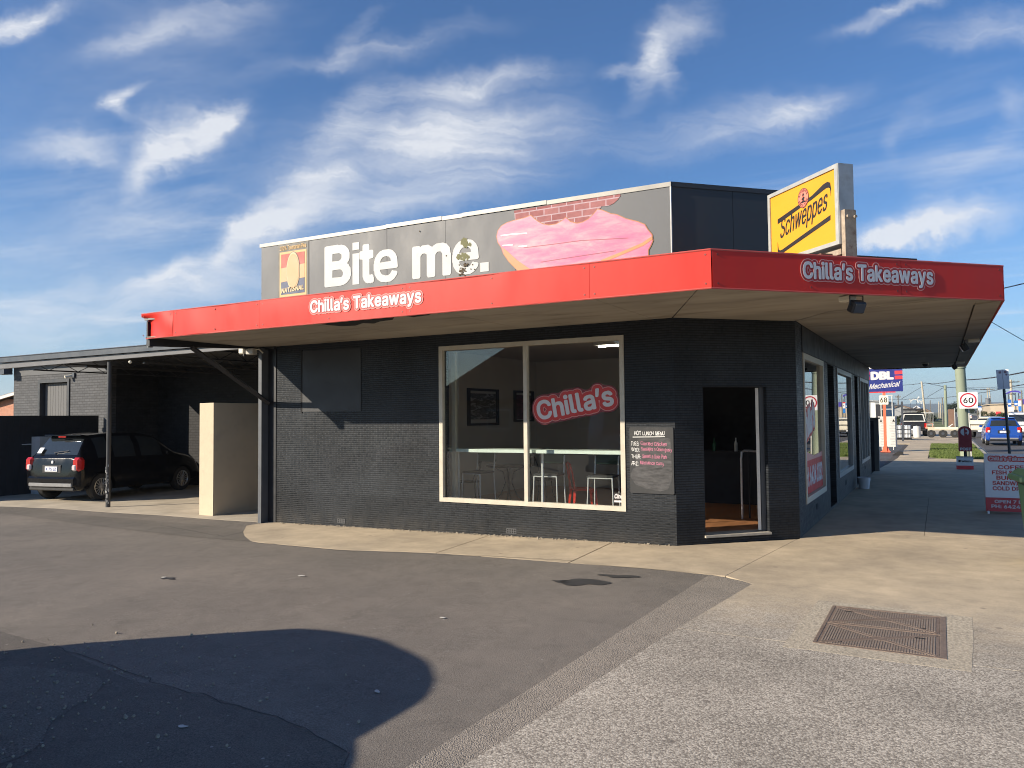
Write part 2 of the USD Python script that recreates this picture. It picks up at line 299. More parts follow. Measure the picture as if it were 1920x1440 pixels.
    n['pl'] = ('map_range', {'from_min': .462, 'from_max': .44, 'to_min': 1.0, 'to_max': .78, 'clamp': True}); n['plm'] = ('math', {'math_type': 'multiply'})   # the lowest courses carry a darker coat
    L += [('g.position', 'n3.vector'), ('n3.fac', 'r3.value'), ('sz.z', 'pl.value'), ('r3.result', 'plm.value1'), ('pl.result', 'plm.value2'), ('ms.result', 's3.vector1'), ('plm.value', 's3.scale'), ('sz.z', 'spl.value'), ('g.position', 'spn.vector'), ('spn.fac', 'spr.value'), ('spl.result', 'spm.value1'), ('spr.result', 'spm.value2'), ('spm.value', 'spx.fac'), ('s3.vector', 'spx.a'), ('spx.result', 'p.base_color')]
    return mat(name, n, L)
def brickwork(name, uvec, c1, c2, mortar, bw=.23, rh=.076, bump=.006, rough=.8):
    n = {'g': ('geometry', {}), 'du': ('vector_math', {'math_type': 'dot_product', 'vector2': uvec}), 'sz': ('separate_xyz', {}), 'uv': ('combine_xyz', {'z': 0.0}),
         'bk': ('brick_texture', {'offset': .5, 'color1': c1, 'color2': c2, 'mortar': mortar, 'scale': 1.0, 'mortar_size': .009, 'mortar_smooth': .3, 'brick_width': bw, 'row_height': rh}),
         'nz': ('noise_texture', {'scale': 14.0, 'detail': 5.0}), 'rm': ('map_range', {'to_min': .72, 'to_max': 1.28}), 'mx': ('vector_math', {'math_type': 'scale'}),
         'bp': ('bump', {'strength': .9, 'distance': bump, 'invert': True}), 'p': ('principled_bsdf', {'roughness': rough})}
    L = [('g.position', 'du.vector1'), ('g.position', 'sz.vector'), ('du.value', 'uv.x'), ('sz.z', 'uv.y'), ('uv.vector', 'bk.vector'), ('g.position', 'nz.vector'), ('nz.fac', 'rm.value'), ('bk.color', 'mx.vector1'), ('rm.result', 'mx.scale'), ('mx.vector', 'p.base_color'), ('bk.fac', 'bp.height'), ('bp.normal', 'p.normal')]
    return mat(name, n, L)
# ---------------------------------------------------------------- ground materials
def asphalt(name, col, spot=(.30, .28, .25), coarse=0.0, warm=(1.06, 1.0, .93)):
    n = {'g': ('geometry', {}), 'n1': ('noise_texture', {'scale': .55, 'detail': 5.0, 'roughness': .6}), 'n2': ('noise_texture', {'scale': 95.0, 'detail': 3.0, 'roughness': .7}),
         'r1': ('map_range', {'from_min': .3, 'from_max': .7, 'to_min': .84, 'to_max': 1.16, 'clamp': True}), 'r2': ('map_range', {'from_min': .25, 'from_max': .75, 'to_min': .45, 'to_max': 1.65, 'clamp': True}), 'mu': ('math', {'math_type': 'multiply'}),
         'hue': ('mix_color', {'a': col, 'b': tuple(c*w for c, w in zip(col, warm))}), 'sc': ('vector_math', {'math_type': 'scale'}),
         'v': ('voronoi_texture', {'scale': 11.0, 'randomness': 1.0}), 'vr': ('map_range', {'from_min': .13, 'from_max': .08, 'clamp': True}), 'vc': ('separate_color', {}), 'vk': ('math', {'math_type': 'greater_than', 'value2': .84}), 'vm': ('math', {'math_type': 'multiply'}),
         'mx': ('mix_color', {'b': spot}), 'v2': ('voronoi_texture', {'scale': 120.0 if coarse else 260.0}), 'bp': ('bump', {'strength': .7, 'distance': .006 if coarse else .003}), 'p': ('principled_bsdf', {'roughness': .88, 'specular_ior_level': .35}),
         'n3': ('noise_texture', {'scale': 4.2, 'detail': 6.0, 'roughness': .7, 'distortion': .8}), 'r3': ('map_range', {'from_min': .45, 'from_max': .70, 'to_min': 1.06, 'to_max': .86, 'clamp': True}), 'mu2': ('math', {'math_type': 'multiply'}),
         'v2r': ('map_range', {'from_min': 0.0, 'from_max': .6, 'to_min': 1.25, 'to_max': .75}), 'mu3': ('math', {'math_type': 'multiply'})}
    L = [('g.position', 'n1.vector'), ('g.position', 'n2.vector'), ('g.position', 'n3.vector'), ('n1.fac', 'r1.value'), ('n2.fac', 'r2.value'), ('r1.result', 'mu.value1'), ('r2.result', 'mu.value2'), ('n3.fac', 'r3.value'), ('mu.value', 'mu2.value1'), ('r3.result', 'mu2.value2'),
         ('g.position', 'v2.vector'), ('v2.distance', 'v2r.value'), ('mu2.value', 'mu3.value1'), ('v2r.result', 'mu3.value2'),
         ('n1.fac', 'hue.fac'), ('hue.result', 'sc.vector1'), ('mu3.value', 'sc.scale'), ('g.position', 'v.vector'), ('v.distance', 'vr.value'), ('v.color', 'vc.color'), ('vc.r', 'vk.value1'), ('vr.result', 'vm.value1'), ('vk.value', 'vm.value2'), ('vm.value', 'mx.fac'), ('sc.vector', 'mx.a'),
         ('mx.result', 'p.base_color'), ('v2.distance', 'bp.height'), ('bp.normal', 'p.normal')]
    return mat(name, n, L)
M_ASPH = asphalt('asphalt', (.196, .178, .156))
M_STRIP = asphalt('asphalt_strip', (.285, .256, .218), coarse=1)
M_ROUGH = asphalt('asphalt_rough', (.165, .152, .133), coarse=1)
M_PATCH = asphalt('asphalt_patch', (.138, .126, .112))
M_ROAD = asphalt('road_asphalt', (.10, .10, .103))

def pavement(name, worn=True):
    """Trowelled concrete whose surface is worn to bare stone towards the corner (worn: by place, y below 7.6 m)."""
    n = {'g': ('geometry', {}), 'sp': ('separate_xyz', {}), 'n1': ('noise_texture', {'scale': .8, 'detail': 6.0, 'roughness': .6}), 'n1b': ('noise_texture', {'scale': 3.5, 'detail': 6.0, 'roughness': .7}), 'n2': ('noise_texture', {'scale': 140.0, 'detail': 2.0}),
         'c': ('mix_color', {'a': (.36, .297, .215), 'b': (.54, .44, .305)}), 'k': ('map_range', {'from_min': .3, 'from_max': .7, 'clamp': True}), 'kb': ('map_range', {'from_min': .32, 'from_max': .68, 'to_min': 1.10, 'to_max': .84, 'clamp': True}), 'g2': ('map_range', {'from_min': .25, 'from_max': .75, 'to_min': .86, 'to_max': 1.14}), 'm2': ('math', {'math_type': 'multiply'}), 's': ('vector_math', {'math_type': 'scale'}),
         'v': ('voronoi_texture', {'scale': 92.0, 'randomness': 1.0}), 'vw': ('white_noise_texture', {'dimensions': '3D'}), 'st': ('rgb_ramp', {'ramp': [(0, (.225, .195, .160)), (.25, (.31, .272, .222)), (.5, (.42, .372, .305)), (.75, (.53, .475, .392)), (1, (.62, .56, .465))]}),
         'edge': ('map_range', {'from_min': .35, 'from_max': .62, 'to_min': 1.0, 'to_max': .72, 'clamp': True}), 'st2': ('vector_math', {'math_type': 'scale'}), 'tone': ('map_range', {'from_min': .3, 'from_max': .7, 'to_min': .74, 'to_max': 1.14, 'clamp': True}), 'tm': ('math', {'math_type': 'multiply'}),
         'w': ('map_range', {'range_type': 'smoothstep', 'from_min': 8.6, 'from_max': 5.9, 'clamp': True}), 'wy': ('math', {'math_type': 'multiply_add', 'value2': -2.4}), 'mx': ('mix_color', {}),
         'bp': ('bump', {'strength': .6, 'distance': .003}), 'hm': ('math', {'math_type': 'multiply'}), 'p': ('principled_bsdf', {'roughness': .85, 'specular_ior_level': .35})}
    L = [('g.position', 'sp.vector'), ('g.position', 'n1.vector'), ('g.position', 'n1b.vector'), ('g.position', 'n2.vector'), ('n1.fac', 'k.value'), ('k.result', 'c.fac'), ('n1b.fac', 'kb.value'), ('n2.fac', 'g2.value'), ('kb.result', 'm2.value1'), ('g2.result', 'm2.value2'), ('c.result', 's.vector1'), ('m2.value', 's.scale'),
         ('g.position', 'v.vector'), ('v.position', 'vw.vector'), ('vw.value', 'st.fac'), ('v.distance', 'edge.value'), ('n1.fac', 'tone.value'), ('edge.result', 'tm.value1'), ('tone.result', 'tm.value2'), ('st.color', 'st2.vector1'), ('tm.value', 'st2.scale'),
         ('n1b.fac', 'wy.value1'), ('wyo.value', 'wy.value3'), ('sp.y', 'wyo.value1'), ('wy.value', 'w.value'), ('s.vector', 'mx.a'), ('st2.vector', 'mx.b'), ('w.result', 'mx.fac'), ('mx.result', 'p.base_color'), ('v.distance', 'hm.value1'), ('w.result', 'hm.value2'), ('hm.value', 'bp.height'), ('bp.normal', 'p.normal')]
    n['gv'] = ('voronoi_texture', {'scale': 2.6}); n['gr'] = ('map_range', {'from_min': .085, 'from_max': .05, 'to_min': 0.0, 'to_max': .55, 'clamp': True}); n['gs'] = ('separate_color', {}); n['gk'] = ('math', {'math_type': 'greater_than', 'value2': .55}); n['gm'] = ('math', {'math_type': 'multiply'}); n['gx'] = ('mix_color', {'b': (.13, .11, .09)})
    L = [l for l in L if l != ('mx.result', 'p.base_color')]+[('g.position', 'gv.vector'), ('gv.distance', 'gr.value'), ('gv.color', 'gs.color'), ('gs.r', 'gk.value1'), ('gr.result', 'gm.value1'), ('gk.value', 'gm.value2'), ('gm.value', 'gx.fac'), ('mx.result', 'gx.a'), ('gx.result', 'p.base_color')]
    n['wyo'] = ('math', {'math_type': 'add', 'value2': 1.2})
    n['bp'][1]['invert'] = True
    return mat(name, n, L)
M_PAVE = pavement('pavement')
M_CONC = paint('concrete_slab', (.44, .38, .29), .85, .22, 1.6, bump=.002, bscale=90, dirt=.5, dirtcol=(.17, .145, .115), dscale=1.1)
M_PITC = paint('pit_surround', (.40, .345, .26), .9, .5, 45, bump=.005, bscale=80, dirt=.3, dscale=2)
M_KERB = paint('kerb_concrete', (.40, .36, .29), .85, .18, 3, bump=.002)
M_DIRT = paint('verge_earth', (.13, .145, .055), .95, .3, 2)
M_LAND = paint('open_land', (.10, .105, .055), .95, .4, .05)
M_LINE = paint('white_line', (.66, .66, .62), .6, .15, 8)
M_JOINT = paint('joint_filler', (.06, .052, .043), .9, .2, 20)

# ---------------------------------------------------------------- ground
def P2(px, py, dz=0.0): p = AG(px, py, dz); return (float(p[0]), float(p[1]))
def land():
    xs, ys = [-4000, -600, -120, -10.5, -3, 1.69], [-600, -40, 10, 100, 700, 5200]
    v = [(x, y, zf(x)-.17) for y in ys for x in xs]; n = len(xs)
    f = [(j*n+i, j*n+i+1, (j+1)*n+i+1, (j+1)*n+i) for j in range(len(ys)-1) for i in range(n-1)]
    v2 = [(x, y, -.17 if x < 20 else -.2) for y in ys for x in (1.69, 20, 120, 4500)]; k = len(v)
    f += [(k+j*4+i, k+j*4+i+1, k+(j+1)*4+i+1, k+(j+1)*4+i) for j in range(len(ys)-1) for i in range(3)]
    m = trimesh.Trimesh(np.array(v+v2, float), [t for q in f for t in ((q[0], q[1], q[2]), (q[0], q[2], q[3]))], process=False); return m
struct('ground', land(), M_LAND)
flat = lambda x0, y0, x1, y1, z: drape(sbox(x0, y0, x1, y1), z)
def sheet(poly, z):
    out = []
    for g in (poly.geoms if hasattr(poly, 'geoms') else [poly]):
        v, f = trimesh.creation.triangulate_polygon(g, engine='earcut'); v3 = np.column_stack([v, np.full(len(v), z)]); f = np.array(f)
        nz = np.cross(v3[f[:, 1]]-v3[f[:, 0]], v3[f[:, 2]]-v3[f[:, 0]])[:, 2]; f[nz < 0] = f[nz < 0][:, ::-1]
        out.append(trimesh.Trimesh(v3, f, process=False))
    return trimesh.util.concatenate(out)
struct('road', sheet(sbox(1.86, -120, 14.2, 900), -.125), M_ROAD)
struct('road_line', sheet(unary_union([sbox(7.9, y, 8.02, y+3) for y in range(0, 300, 12)]+[sbox(4.35, y, 4.45, y+1) for y in range(20, 200, 6)]), -.121), M_LINE, label='white painted dashes along the road')
struct('side_road', drape(sbox(-120, -17, 1.5, -6.2), -.125), M_ROAD)
struct('footpath_far_side', sheet(sbox(14.5, -120, 17.5, 900), -.02), M_CONC)

E_A, E_B, E_C, E_D = (-2.245, 8.418), (-2.62, -6), (-2.08, -6), (-1.739, 8.165)
apron_l = [P2(497, 981), P2(480, 983), P2(462, 986), P2(456, 998), P2(459, 1006), P2(470, 1015), P2(500, 1019), P2(640, 1031), (-5.6, 8.43), (-4.07, 8.435)]
slab_front = [P2(497, 980), P2(400, 974), P2(300, 966), P2(200, 960.5), P2(100, 953), P2(0, 950)]
yard = Polygon([E_A, E_B, (-60, -6), (-60, 10.2), slab_front[-1], *slab_front[::-1][1:], *apron_l[1:], (-2.26, 8.425)]).buffer(0)
struct('asphalt_yard', drape(yard.buffer(.03), 0.0), M_ASPH)
struct('asphalt_strip', drape(Polygon([(E_A[0], E_A[1]+.02), E_B, (E_C[0]+.03, E_C[1]), (-2.11, 3.277), (E_D[0]+.03, E_D[1]+.03)]), .002), M_STRIP)
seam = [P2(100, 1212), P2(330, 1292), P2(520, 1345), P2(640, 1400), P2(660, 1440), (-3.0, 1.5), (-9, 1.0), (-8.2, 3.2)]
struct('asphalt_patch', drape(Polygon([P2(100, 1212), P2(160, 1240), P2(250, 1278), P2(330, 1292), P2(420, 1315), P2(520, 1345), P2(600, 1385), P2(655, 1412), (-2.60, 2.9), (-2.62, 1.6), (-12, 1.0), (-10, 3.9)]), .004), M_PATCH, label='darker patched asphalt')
def blot(seed, cx, cy, rx, ry, n=40, rough=.35):
    r = np.random.default_rng(seed); t = np.linspace(0, 2*np.pi, n, endpoint=False); k = np.ones(n)
    for h in range(2, 8): k += rough/h*(r.normal()*np.cos(h*t)+r.normal()*np.sin(h*t))
    return Polygon(np.column_stack([cx+rx*k*np.cos(t), cy+ry*k*np.sin(t)])).buffer(0)
g1, g2 = P2(120, 968), P2(90, 1350)
struct('rough_asphalt', drape(blot(3, g1[0]-2.0, g1[1]+.05, 6.2, .62, 60, .3).intersection(yard), .004), M_ROUGH, label='broken gravelly asphalt')
struct('rough_asphalt', drape(blot(5, -5.2, 2.4, .95, .8, 60, .35), .006), M_ROUGH, label='broken gravelly asphalt')
oil = paint('oil_stain', (.035, .034, .034), .6, .2, 8)
for i, (px, py, rx, ry) in enumerate(((1095, 1092, .26, .16), (1160, 1081, .20, .08), (1052, 1091, .10, .06), (316, 1085, .1, .05))):
    c = P2(px, py); struct('oil_stain', drape(blot(20+i, c[0], c[1], rx, ry, 30, .3), .005), oil)

# footpath: every slab its own piece
J1 = (-3.93, 8.445), (-4.016, 10.055)
J2 = (-2.075, 8.44), (-1.775, 11.30)
fp = UsdGeom.Xform.Define(stage, '/World/footpath'); keys(fp.GetPrim(), kind='structure'); LOC['/World/footpath'] = np.zeros(3); USED[('/World', 'footpath')] = 1
gap = .007
slabs = [apron_l[:8]+[(-5.86, 8.432), (-6.0, 10.06), (-10.46, 10.06)],
         [(-5.845, 8.432), (-3.945, 8.437), (-4.03, 10.06), (-5.985, 10.06)],
         [(-3.925, 8.437), (-2.255, 8.43), (-2.078, 8.44), (-1.788, 11.29), (-3.105, 10.06), (-4.01, 10.06)],
         [(-2.07, 8.437), (-1.733, 8.16), (-1.925, 6.21), (1.5, 6.25), (1.5, 12.372), (-1.756, 12.372), (-1.756, 11.34), (-1.78, 11.29)],
         [(-1.926, 6.20), (-2.136, 3.27), (-2.075, -6), (1.5, -6), (1.5, 6.24)],
         [(-1.756, 12.386), (-.246, 12.386), (-.246, 17.94), (-1.756, 17.94)], [(-.24, 12.386), (1.5, 12.386), (1.5, 17.94), (-.24, 17.94)],
         [(-1.756, 17.955), (1.5, 17.955), (1.5, 23.24), (-1.756, 23.24)], [(-1.756, 23.255), (1.5, 23.255), (1.5, 28.4), (-1.62, 28.4), (-1.756, 25.2)],
         [(-1.60, 28.42), (1.5, 28.42), (1.5, 32.9), (-1.45, 32.9)], [(-1.45, 32.92), (-.45, 32.92), (-.45, 40.1), (-1.5, 40.1)], [(-1.5, 40.12), (-.45, 40.12), (-.45, 48.2), (-1.5, 48.2)], [(-2.6, 48.22), (1.5, 48.22), (1.5, 60), (-2.6, 60)]]
for s in slabs: part('/World/footpath', 'slab', drape(Polygon(s), 0.004, .10), M_PAVE)
part('/World/footpath', 'joint_bed', drape(Polygon([(-10.4, 10.0), (-8.6, 8.6), (-2.3, 8.55), (-2.0, 3.3), (-1.95, -5.9), (1.45, -5.9), (1.45, 47), (-1.7, 47), (-1.7, 11.4), (-3.1, 10.1)]), -.012), M_JOINT)
struct('driveway', drape(sbox(-9, 26.3, -1.62, 47.5), -.02), M_ROAD)
struct('driveway_line', drape(Polygon([P2(1646, 880), P2(1649.5, 880), P2(1667, 868), P2(1664, 868)]), -.015), M_LINE)
struct('workshop_yard', drape(sbox(-40, 47.7, -2.62, 160), -.02), M_CONC)
struct('cross_street', sheet(sbox(-2.4, 60.2, 1.5, 84), -.03), M_CONC)
cs = [slab_front[0], *slab_front[1:]]
carport_poly = Polygon([(-10.46, 10.1)]+cs+[(-30, slab_front[-1][1]), (-30, 14.75), (-10.46, 14.75)])
struct('carport_floor', drape(carport_poly, .004, .08), M_CONC)
# kerb in lengths
kb = UsdGeom.Xform.Define(stage, '/World/kerb'); keys(kb.GetPrim(), kind='structure'); LOC['/World/kerb'] = np.zeros(3); USED[('/World', 'kerb')] = 1
y = 4.0
while y < 84:
    l = 2.4 if y < 60 else 8.0
    part('/World/kerb', 'kerb_stone', B().prism(Polygon([(1.512, -.2), (1.86, -.2), (1.86, -.118), (1.72, -.112), (1.685, -.01), (1.66, .004), (1.512, .004)]), (0, y+l-.006, 0), (1, 0, 0), (0, 0, 1), l-.012), M_KERB)
    y += l
# grass verge
def blades(poly, n, h, seed, z=0.0):
    r = np.random.default_rng(seed); x0, y0, x1, y1 = poly.bounds; pts = []
    c = r.uniform((x0, y0), (x1, y1), (n*2, 2)); ok = shapely.contains_xy(poly, c[:, 0], c[:, 1]); c = c[ok][:n]
    a = r.uniform(0, 2*np.pi, len(c)); hh = h*r.uniform(.5, 1.3, len(c)); w = .012+.5*h*.12
    dx, dy = np.cos(a)*w, np.sin(a)*w; lean = r.normal(0, .35*h, (len(c), 2))
    v = np.stack([np.column_stack([c[:, 0]-dx, c[:, 1]-dy, np.full(len(c), z)]), np.column_stack([c[:, 0]+dx, c[:, 1]+dy, np.full(len(c), z)]), np.column_stack([c[:, 0]+lean[:, 0], c[:, 1]+lean[:, 1], z+hh])], 1).reshape(-1, 3)
    return trimesh.Trimesh(v, np.arange(len(v)).reshape(-1, 3), process=False)
def leafmat(name, c1, c2, trans=.3):
    n = {'o': ('geometry', {}), 'c': ('mix_color', {'a': c1, 'b': c2}), 'nz': ('noise_texture', {'scale': .9, 'detail': 4.0}), 'ad': ('math', {'math_type': 'multiply_add', 'value2': .5}), 'p': ('principled_bsdf', {'roughness': .6, 'specular_ior_level': .3}), 't': ('translucent_bsdf', {}), 'm': ('mix_closure', {'fac': trans})}
    return mat(name, n, [('o.position', 'nz.vector'), ('o.random_per_island', 'ad.value1'), ('nzs.value', 'ad.value3'), ('nz.fac', 'nzs.value1'), ('ad.value', 'c.fac'), ('c.result', 'p.base_color'), ('c.result', 't.color'), ('p.BSDF', 'm.closure1'), ('t.BSDF', 'm.closure2')] if not n.update({'nzs': ('math', {'math_type': 'multiply_add', 'value2': 1.0, 'value3': -.3})}) else [], surface='m.closure')
M_GRASS = leafmat('grass_blades', (.12, .17, .04), (.26, .29, .09))
verge = Polygon([P2(1742, 857), P2(1760, 859.5), P2(1800, 861), P2(1848, 860.5), (1.49, 34.5), (1.49, 47.6), P2(1746, 833)])
struct('verge_soil', drape(verge, .006, .05), M_DIRT)
struct('grass', blades(verge, 16000, .075, 4, .004), M_GRASS, kind='stuff', label='short mown grass on the roadside verge')
far_verge = sbox(-2.3, 84.5, 1.5, 300)
struct('verge_soil', sheet(far_verge, -.02), M_DIRT)

# inspection pit
M_IRON = paint('cast_iron', (.24, .18, .14), .55, .25, 30, bump=.001, bscale=150, dirt=.5, dirtcol=(.11, .055, .035), dscale=6, metallic=.3)
M_IRONP = paint('cast_iron_light', (.34, .27, .21), .5, .25, 40, metallic=.3)
M_DARK = paint('dark_gap', (.012, .012, .012), .9, .1, 5)
pit = thing('pit_cover', 'rusty ribbed double pit cover set in a pale concrete surround in the footpath', 'pit cover', (-.45, 6.93, 0))
x0, x1, y0, ym, y1 = -.885, -.018, 6.292, 6.94, 7.545
sur = Polygon([(-1.08, 6.07), (-.9, 6.085), (-.4, 6.06), (.137, 6.07), (.175, 6.9), (.19, 7.66), (-.3, 7.70), (-1.04, 7.72), (-1.065, 6.9)])
part(pit, 'surround', drape(sur.difference(sbox(x0-.012, y0-.012, x1+.012, y1+.012)), .0055, .02), M_PITC)
part(pit, 'frame', B().prism(sbox(x0-.012, y0-.012, x1+.012, y1+.012).difference(unary_union([sbox(x0+.012, y0+.012, x1-.03, ym-.012), sbox(x0+.012, ym+.012, x1-.03, y1-.012)])), (0, 0, -.03), (1, 0, 0), (0, 1, 0), .039), M_IRON)
for ya, yb in ((y0+.016, ym-.016), (ym+.016, y1-.016)):
    xa, xb = x0+.016, x1-.034; cx, cy = (xa+xb)/2, (ya+yb)/2
    keyholes = unary_union([rounded(.075, .035, .006, xa+.13, ya+.10 if ya < 6.5 else yb-.14), rounded(.075, .035, .006, xb-.13, yb-.16 if ya < 6.5 else ya+.12)])
    lid = part(pit, 'lid', B().prism(sbox(xa, ya, xb, yb), (0, 0, -.02), (1, 0, 0), (0, 1, 0), .026), M_IRON)
    bars = unary_union([LineString([(xa+.03, ya+.03), (xb-.03, yb-.03)]).buffer(.016), LineString([(xa+.03, yb-.03), (xb-.03, ya+.03)]).buffer(.016), Point(cx, cy).buffer(.05)])
    ribs = unary_union([sbox(x, ya+.02, x+.0105, yb-.02) for x in np.arange(xa+.02, xb-.02, .0185)]).difference(bars.buffer(.006)).difference(keyholes)
    part(lid, 'tread_ribs', B().prism(ribs, (0, 0, .006), (1, 0, 0), (0, 1, 0), .003), M_IRONP, kind='stuff')
    part(lid, 'cross_brace', B().prism(bars, (0, 0, .006), (1, 0, 0), (0, 1, 0), .003), M_IRON)
    part(lid, 'lifting_hole', B().prism(keyholes, (0, 0, .006), (1, 0, 0), (0, 1, 0), .002), M_DARK)
# scraps lying on the asphalt
M_SCRAP = paint('scrap_paper', (.50, .48, .44), .7, .1, 20)
r = np.random.default_rng(31)
for lab, px, py, w in (('white crumpled paper scrap lying on the asphalt below the shop window', 565, 1081, .12), ('small white scrap beside the dark stain at the left of the yard', 307, 1084, .09), ('pale flattened scrap near the footpath strip right of the shadow', 830, 1160, .07),
                       ('pale round scrap inside the dark shadow on the asphalt', 707, 1299, .07), ('small white scrap inside the shadow near the bottom left', 342, 1365, .08)):
    c = P2(px, py); q = blot(int(px), 0, 0, w/3, w/4.5, 9, .3); b = B().prism(q, (c[0], c[1], zf(c[0])+.009), (1, 0, 0), (0, 1, .02), .003)
    solo('paper_scrap', b.mesh(), M_SCRAP, lab, 'litter')
def stones(n, fn, s, seed):
    r = np.random.default_rng(seed); base = trimesh.creation.icosahedron(); out = []
    for _ in range(n):
        x, y = fn(r); k = s*r.uniform(.4, 1.4); m = base.copy(); m.vertices *= k*r.uniform(.6, 1.3, 3); m.apply_translation((x, y, zf(x)+.008+k*.3)); out.append(m)
    return trimesh.util.concatenate(out)
M_PEB = paint('pebbles', (.30, .26, .20), .9, .3, 30)
def wallfoot(r): return (r.uniform(-10.3, -3.2), 10.05-abs(r.normal(0, .05)))
struct('gravel', stones(260, wallfoot, .011, 5), M_PEB, kind='stuff', label='grit gathered along the foot of the shop wall')
def yardgrit(r):
    a = r.uniform(0, 1); return (-5.2+r.normal(0, .8), 2.6+r.normal(0, .7))
struct('gravel', stones(420, yardgrit, .009, 6), M_PEB, kind='stuff', label='loose grit on the broken asphalt')

M_CRACK = paint('asphalt_crack', (.045, .042, .04), .9, .2, 20)
def crack(pts, w, seed):
    r = np.random.default_rng(seed); p = [P2(*q) for q in pts]; out = [p[0]]
    for a, b in zip(p[:-1], p[1:]):
        n = max(2, int(math.dist(a, b)/.12))
        for k in range(1, n+1): t_ = k/n; out.append((a[0]+(b[0]-a[0])*t_+r.normal(0, .014), a[1]+(b[1]-a[1])*t_+r.normal(0, .014)))
    return LineString(out).buffer(w, 2)
for pts, w, sd_ in (([(100, 1212), (330, 1292), (520, 1345), (650, 1408)], .003, 1), ([(455, 998), (420, 1006), (300, 985)], .006, 3), ([(1075, 1052), (900, 1043), (640, 1033), (480, 1018)], .005, 4)):
    struct('asphalt_crack', drape(crack(pts, w, sd_).simplify(.002), .0062), M_CRACK)
# ---------------------------------------------------------------- the takeaway shop
YA, XC, XB, YB0, YB1 = 10.06, -3.105, -1.756, 11.409, 24.3
S2 = math.sqrt(.5)
M_TA = tiled('mosaic_front', (1, 0, 0)); M_TC = tiled('mosaic_corner', (S2, S2, 0)); M_TB = tiled('mosaic_street', (0, 1, 0))
M_BLACK = paint('black_paint', (.016, .017, .020), .5, .2, 4, dirt=.25, dirtcol=(.06, .058, .055))
M_BOARD = paint('painted_board', (.026, .0275, .030), .6, .18, 3, bump=.0015, bscale=25)
M_CREAM = paint('cream_frame', (.52, .475, .38), .45, .08, 10, dirt=.3, dirtcol=(.35, .30, .22), dscale=8)
M_ALU = paint('grey_frame', (.30, .29, .28), .4, .1, 10, metallic=.3)
M_RED = paint('red_cladding', (.62, .033, .022), .42, .07, 1.2, dirt=.30, dirtcol=(.42, .05, .035), dscale=2.2, spec=.22, stretch=(2.2, 2.2, .5))
M_REDT = paint('red_trim', (.45, .075, .06), .5, .1, 5)
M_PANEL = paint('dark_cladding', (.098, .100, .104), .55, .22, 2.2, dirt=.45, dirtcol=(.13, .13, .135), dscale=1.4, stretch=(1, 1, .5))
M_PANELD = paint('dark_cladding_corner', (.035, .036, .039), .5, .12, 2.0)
M_CAP = paint('metal_capping', (.28, .265, .235), .45, .2, 3, metallic=.2, dirt=.5, dirtcol=(.30, .28, .25), dscale=2.5)
M_SOFF = paint('soffit_sheet', (.34, .30, .24), .85, .25, 1.1, dirt=.75, dirtcol=(.115, .088, .062), dscale=1.5, stretch=(.5, 1.7, 1))
M_ROOFM = paint('roof_metal', (.16, .15, .14), .5, .2, 1.5, metallic=.4)
M_GLASS = glass_pane('window_glass'); M_GLASSB = glass_pane('street_window_glass', (.45, .48, .47), .10)
M_WALLIN = paint('room_wall', (.68, .63, .55), .85, .06, 2)
M_FLOORIN = paint('room_floor', (.34, .15, .065), .45, .3, 3, stretch=(3, .4, 1))
M_CEILIN = paint('room_ceiling', (.62, .60, .55), .9, .05, 2)
M_STEP = paint('worn_threshold', (.42, .38, .31), .7, .2, 12)
M_SCREW = paint('fixing_screw', (.22, .03, .02), .5, .1, 20)
shop = thing('takeaway_shop', 'low black tiled corner takeaway shop with a red edged awning all round', 'shop', (-3.105, 10.06, 0))
WZ0, WZ1, WX0, WX1 = .441, 2.842, -6.892, -3.831
# front wall (thick, with its window opening)
face = Polygon([(-10.46, -.4), (-3.105, -.4), (-3.105, 3.4), (-10.46, 3.4)])
part(shop, 'front_wall', B().prism(face.difference(sbox(WX0, WZ0, WX1, WZ1)), (0, YA+.24, 0), (1, 0, 0), (0, 0, 1), .24), M_TA)
# chamfered corner wall with the doorway: u along (1,1)/sqrt2 from the front corner
cw = math.hypot(XB-XC, YB0-YA); CO, CUV, CN = np.array([XC, YA, 0]), np.array([S2, S2, 0]), np.array([S2, -S2, 0])
D0, D1, DZ0, DZ1 = .425, 1.42, .10, 2.125
ch = Polygon([(0, -.3), (cw, -.3), (cw, 3.4), (0, 3.4)]).difference(sbox(D0, DZ0, D1, DZ1))
part(shop, 'corner_wall', B().prism(ch, CO-CN*.24, CUV, (0, 0, 1), .24), M_TC)
# street wall
WB = [(12.05, 14.27, .43, 2.63), (16.3, 19.1, .495, 2.62), (21.25, 23.75, .48, 2.625)]; DB = [(14.9, 15.83), (19.9, 20.7)]
sw = sbox(YB0, -.3, YB1, 3.4)
for a, b, c, d in WB: sw = sw.difference(sbox(a, c, b, d))
for a, b in DB: sw = sw.difference(sbox(a, .05, b, 2.64))
part(shop, 'street_wall', B().prism(sw, (XB-.24, 0, 0), (0, 1, 0), (0, 0, 1), .24), M_TB)
part(shop, 'end_wall', B().box((-10.46, YB1-.24, -.3), (XB-.245, YB1, 3.4)), M_BLACK)
part(shop, 'side_wall', B().box((-10.46, YA+.245, -.4), (-10.22, YB1-.245, 3.4)), M_BLACK)
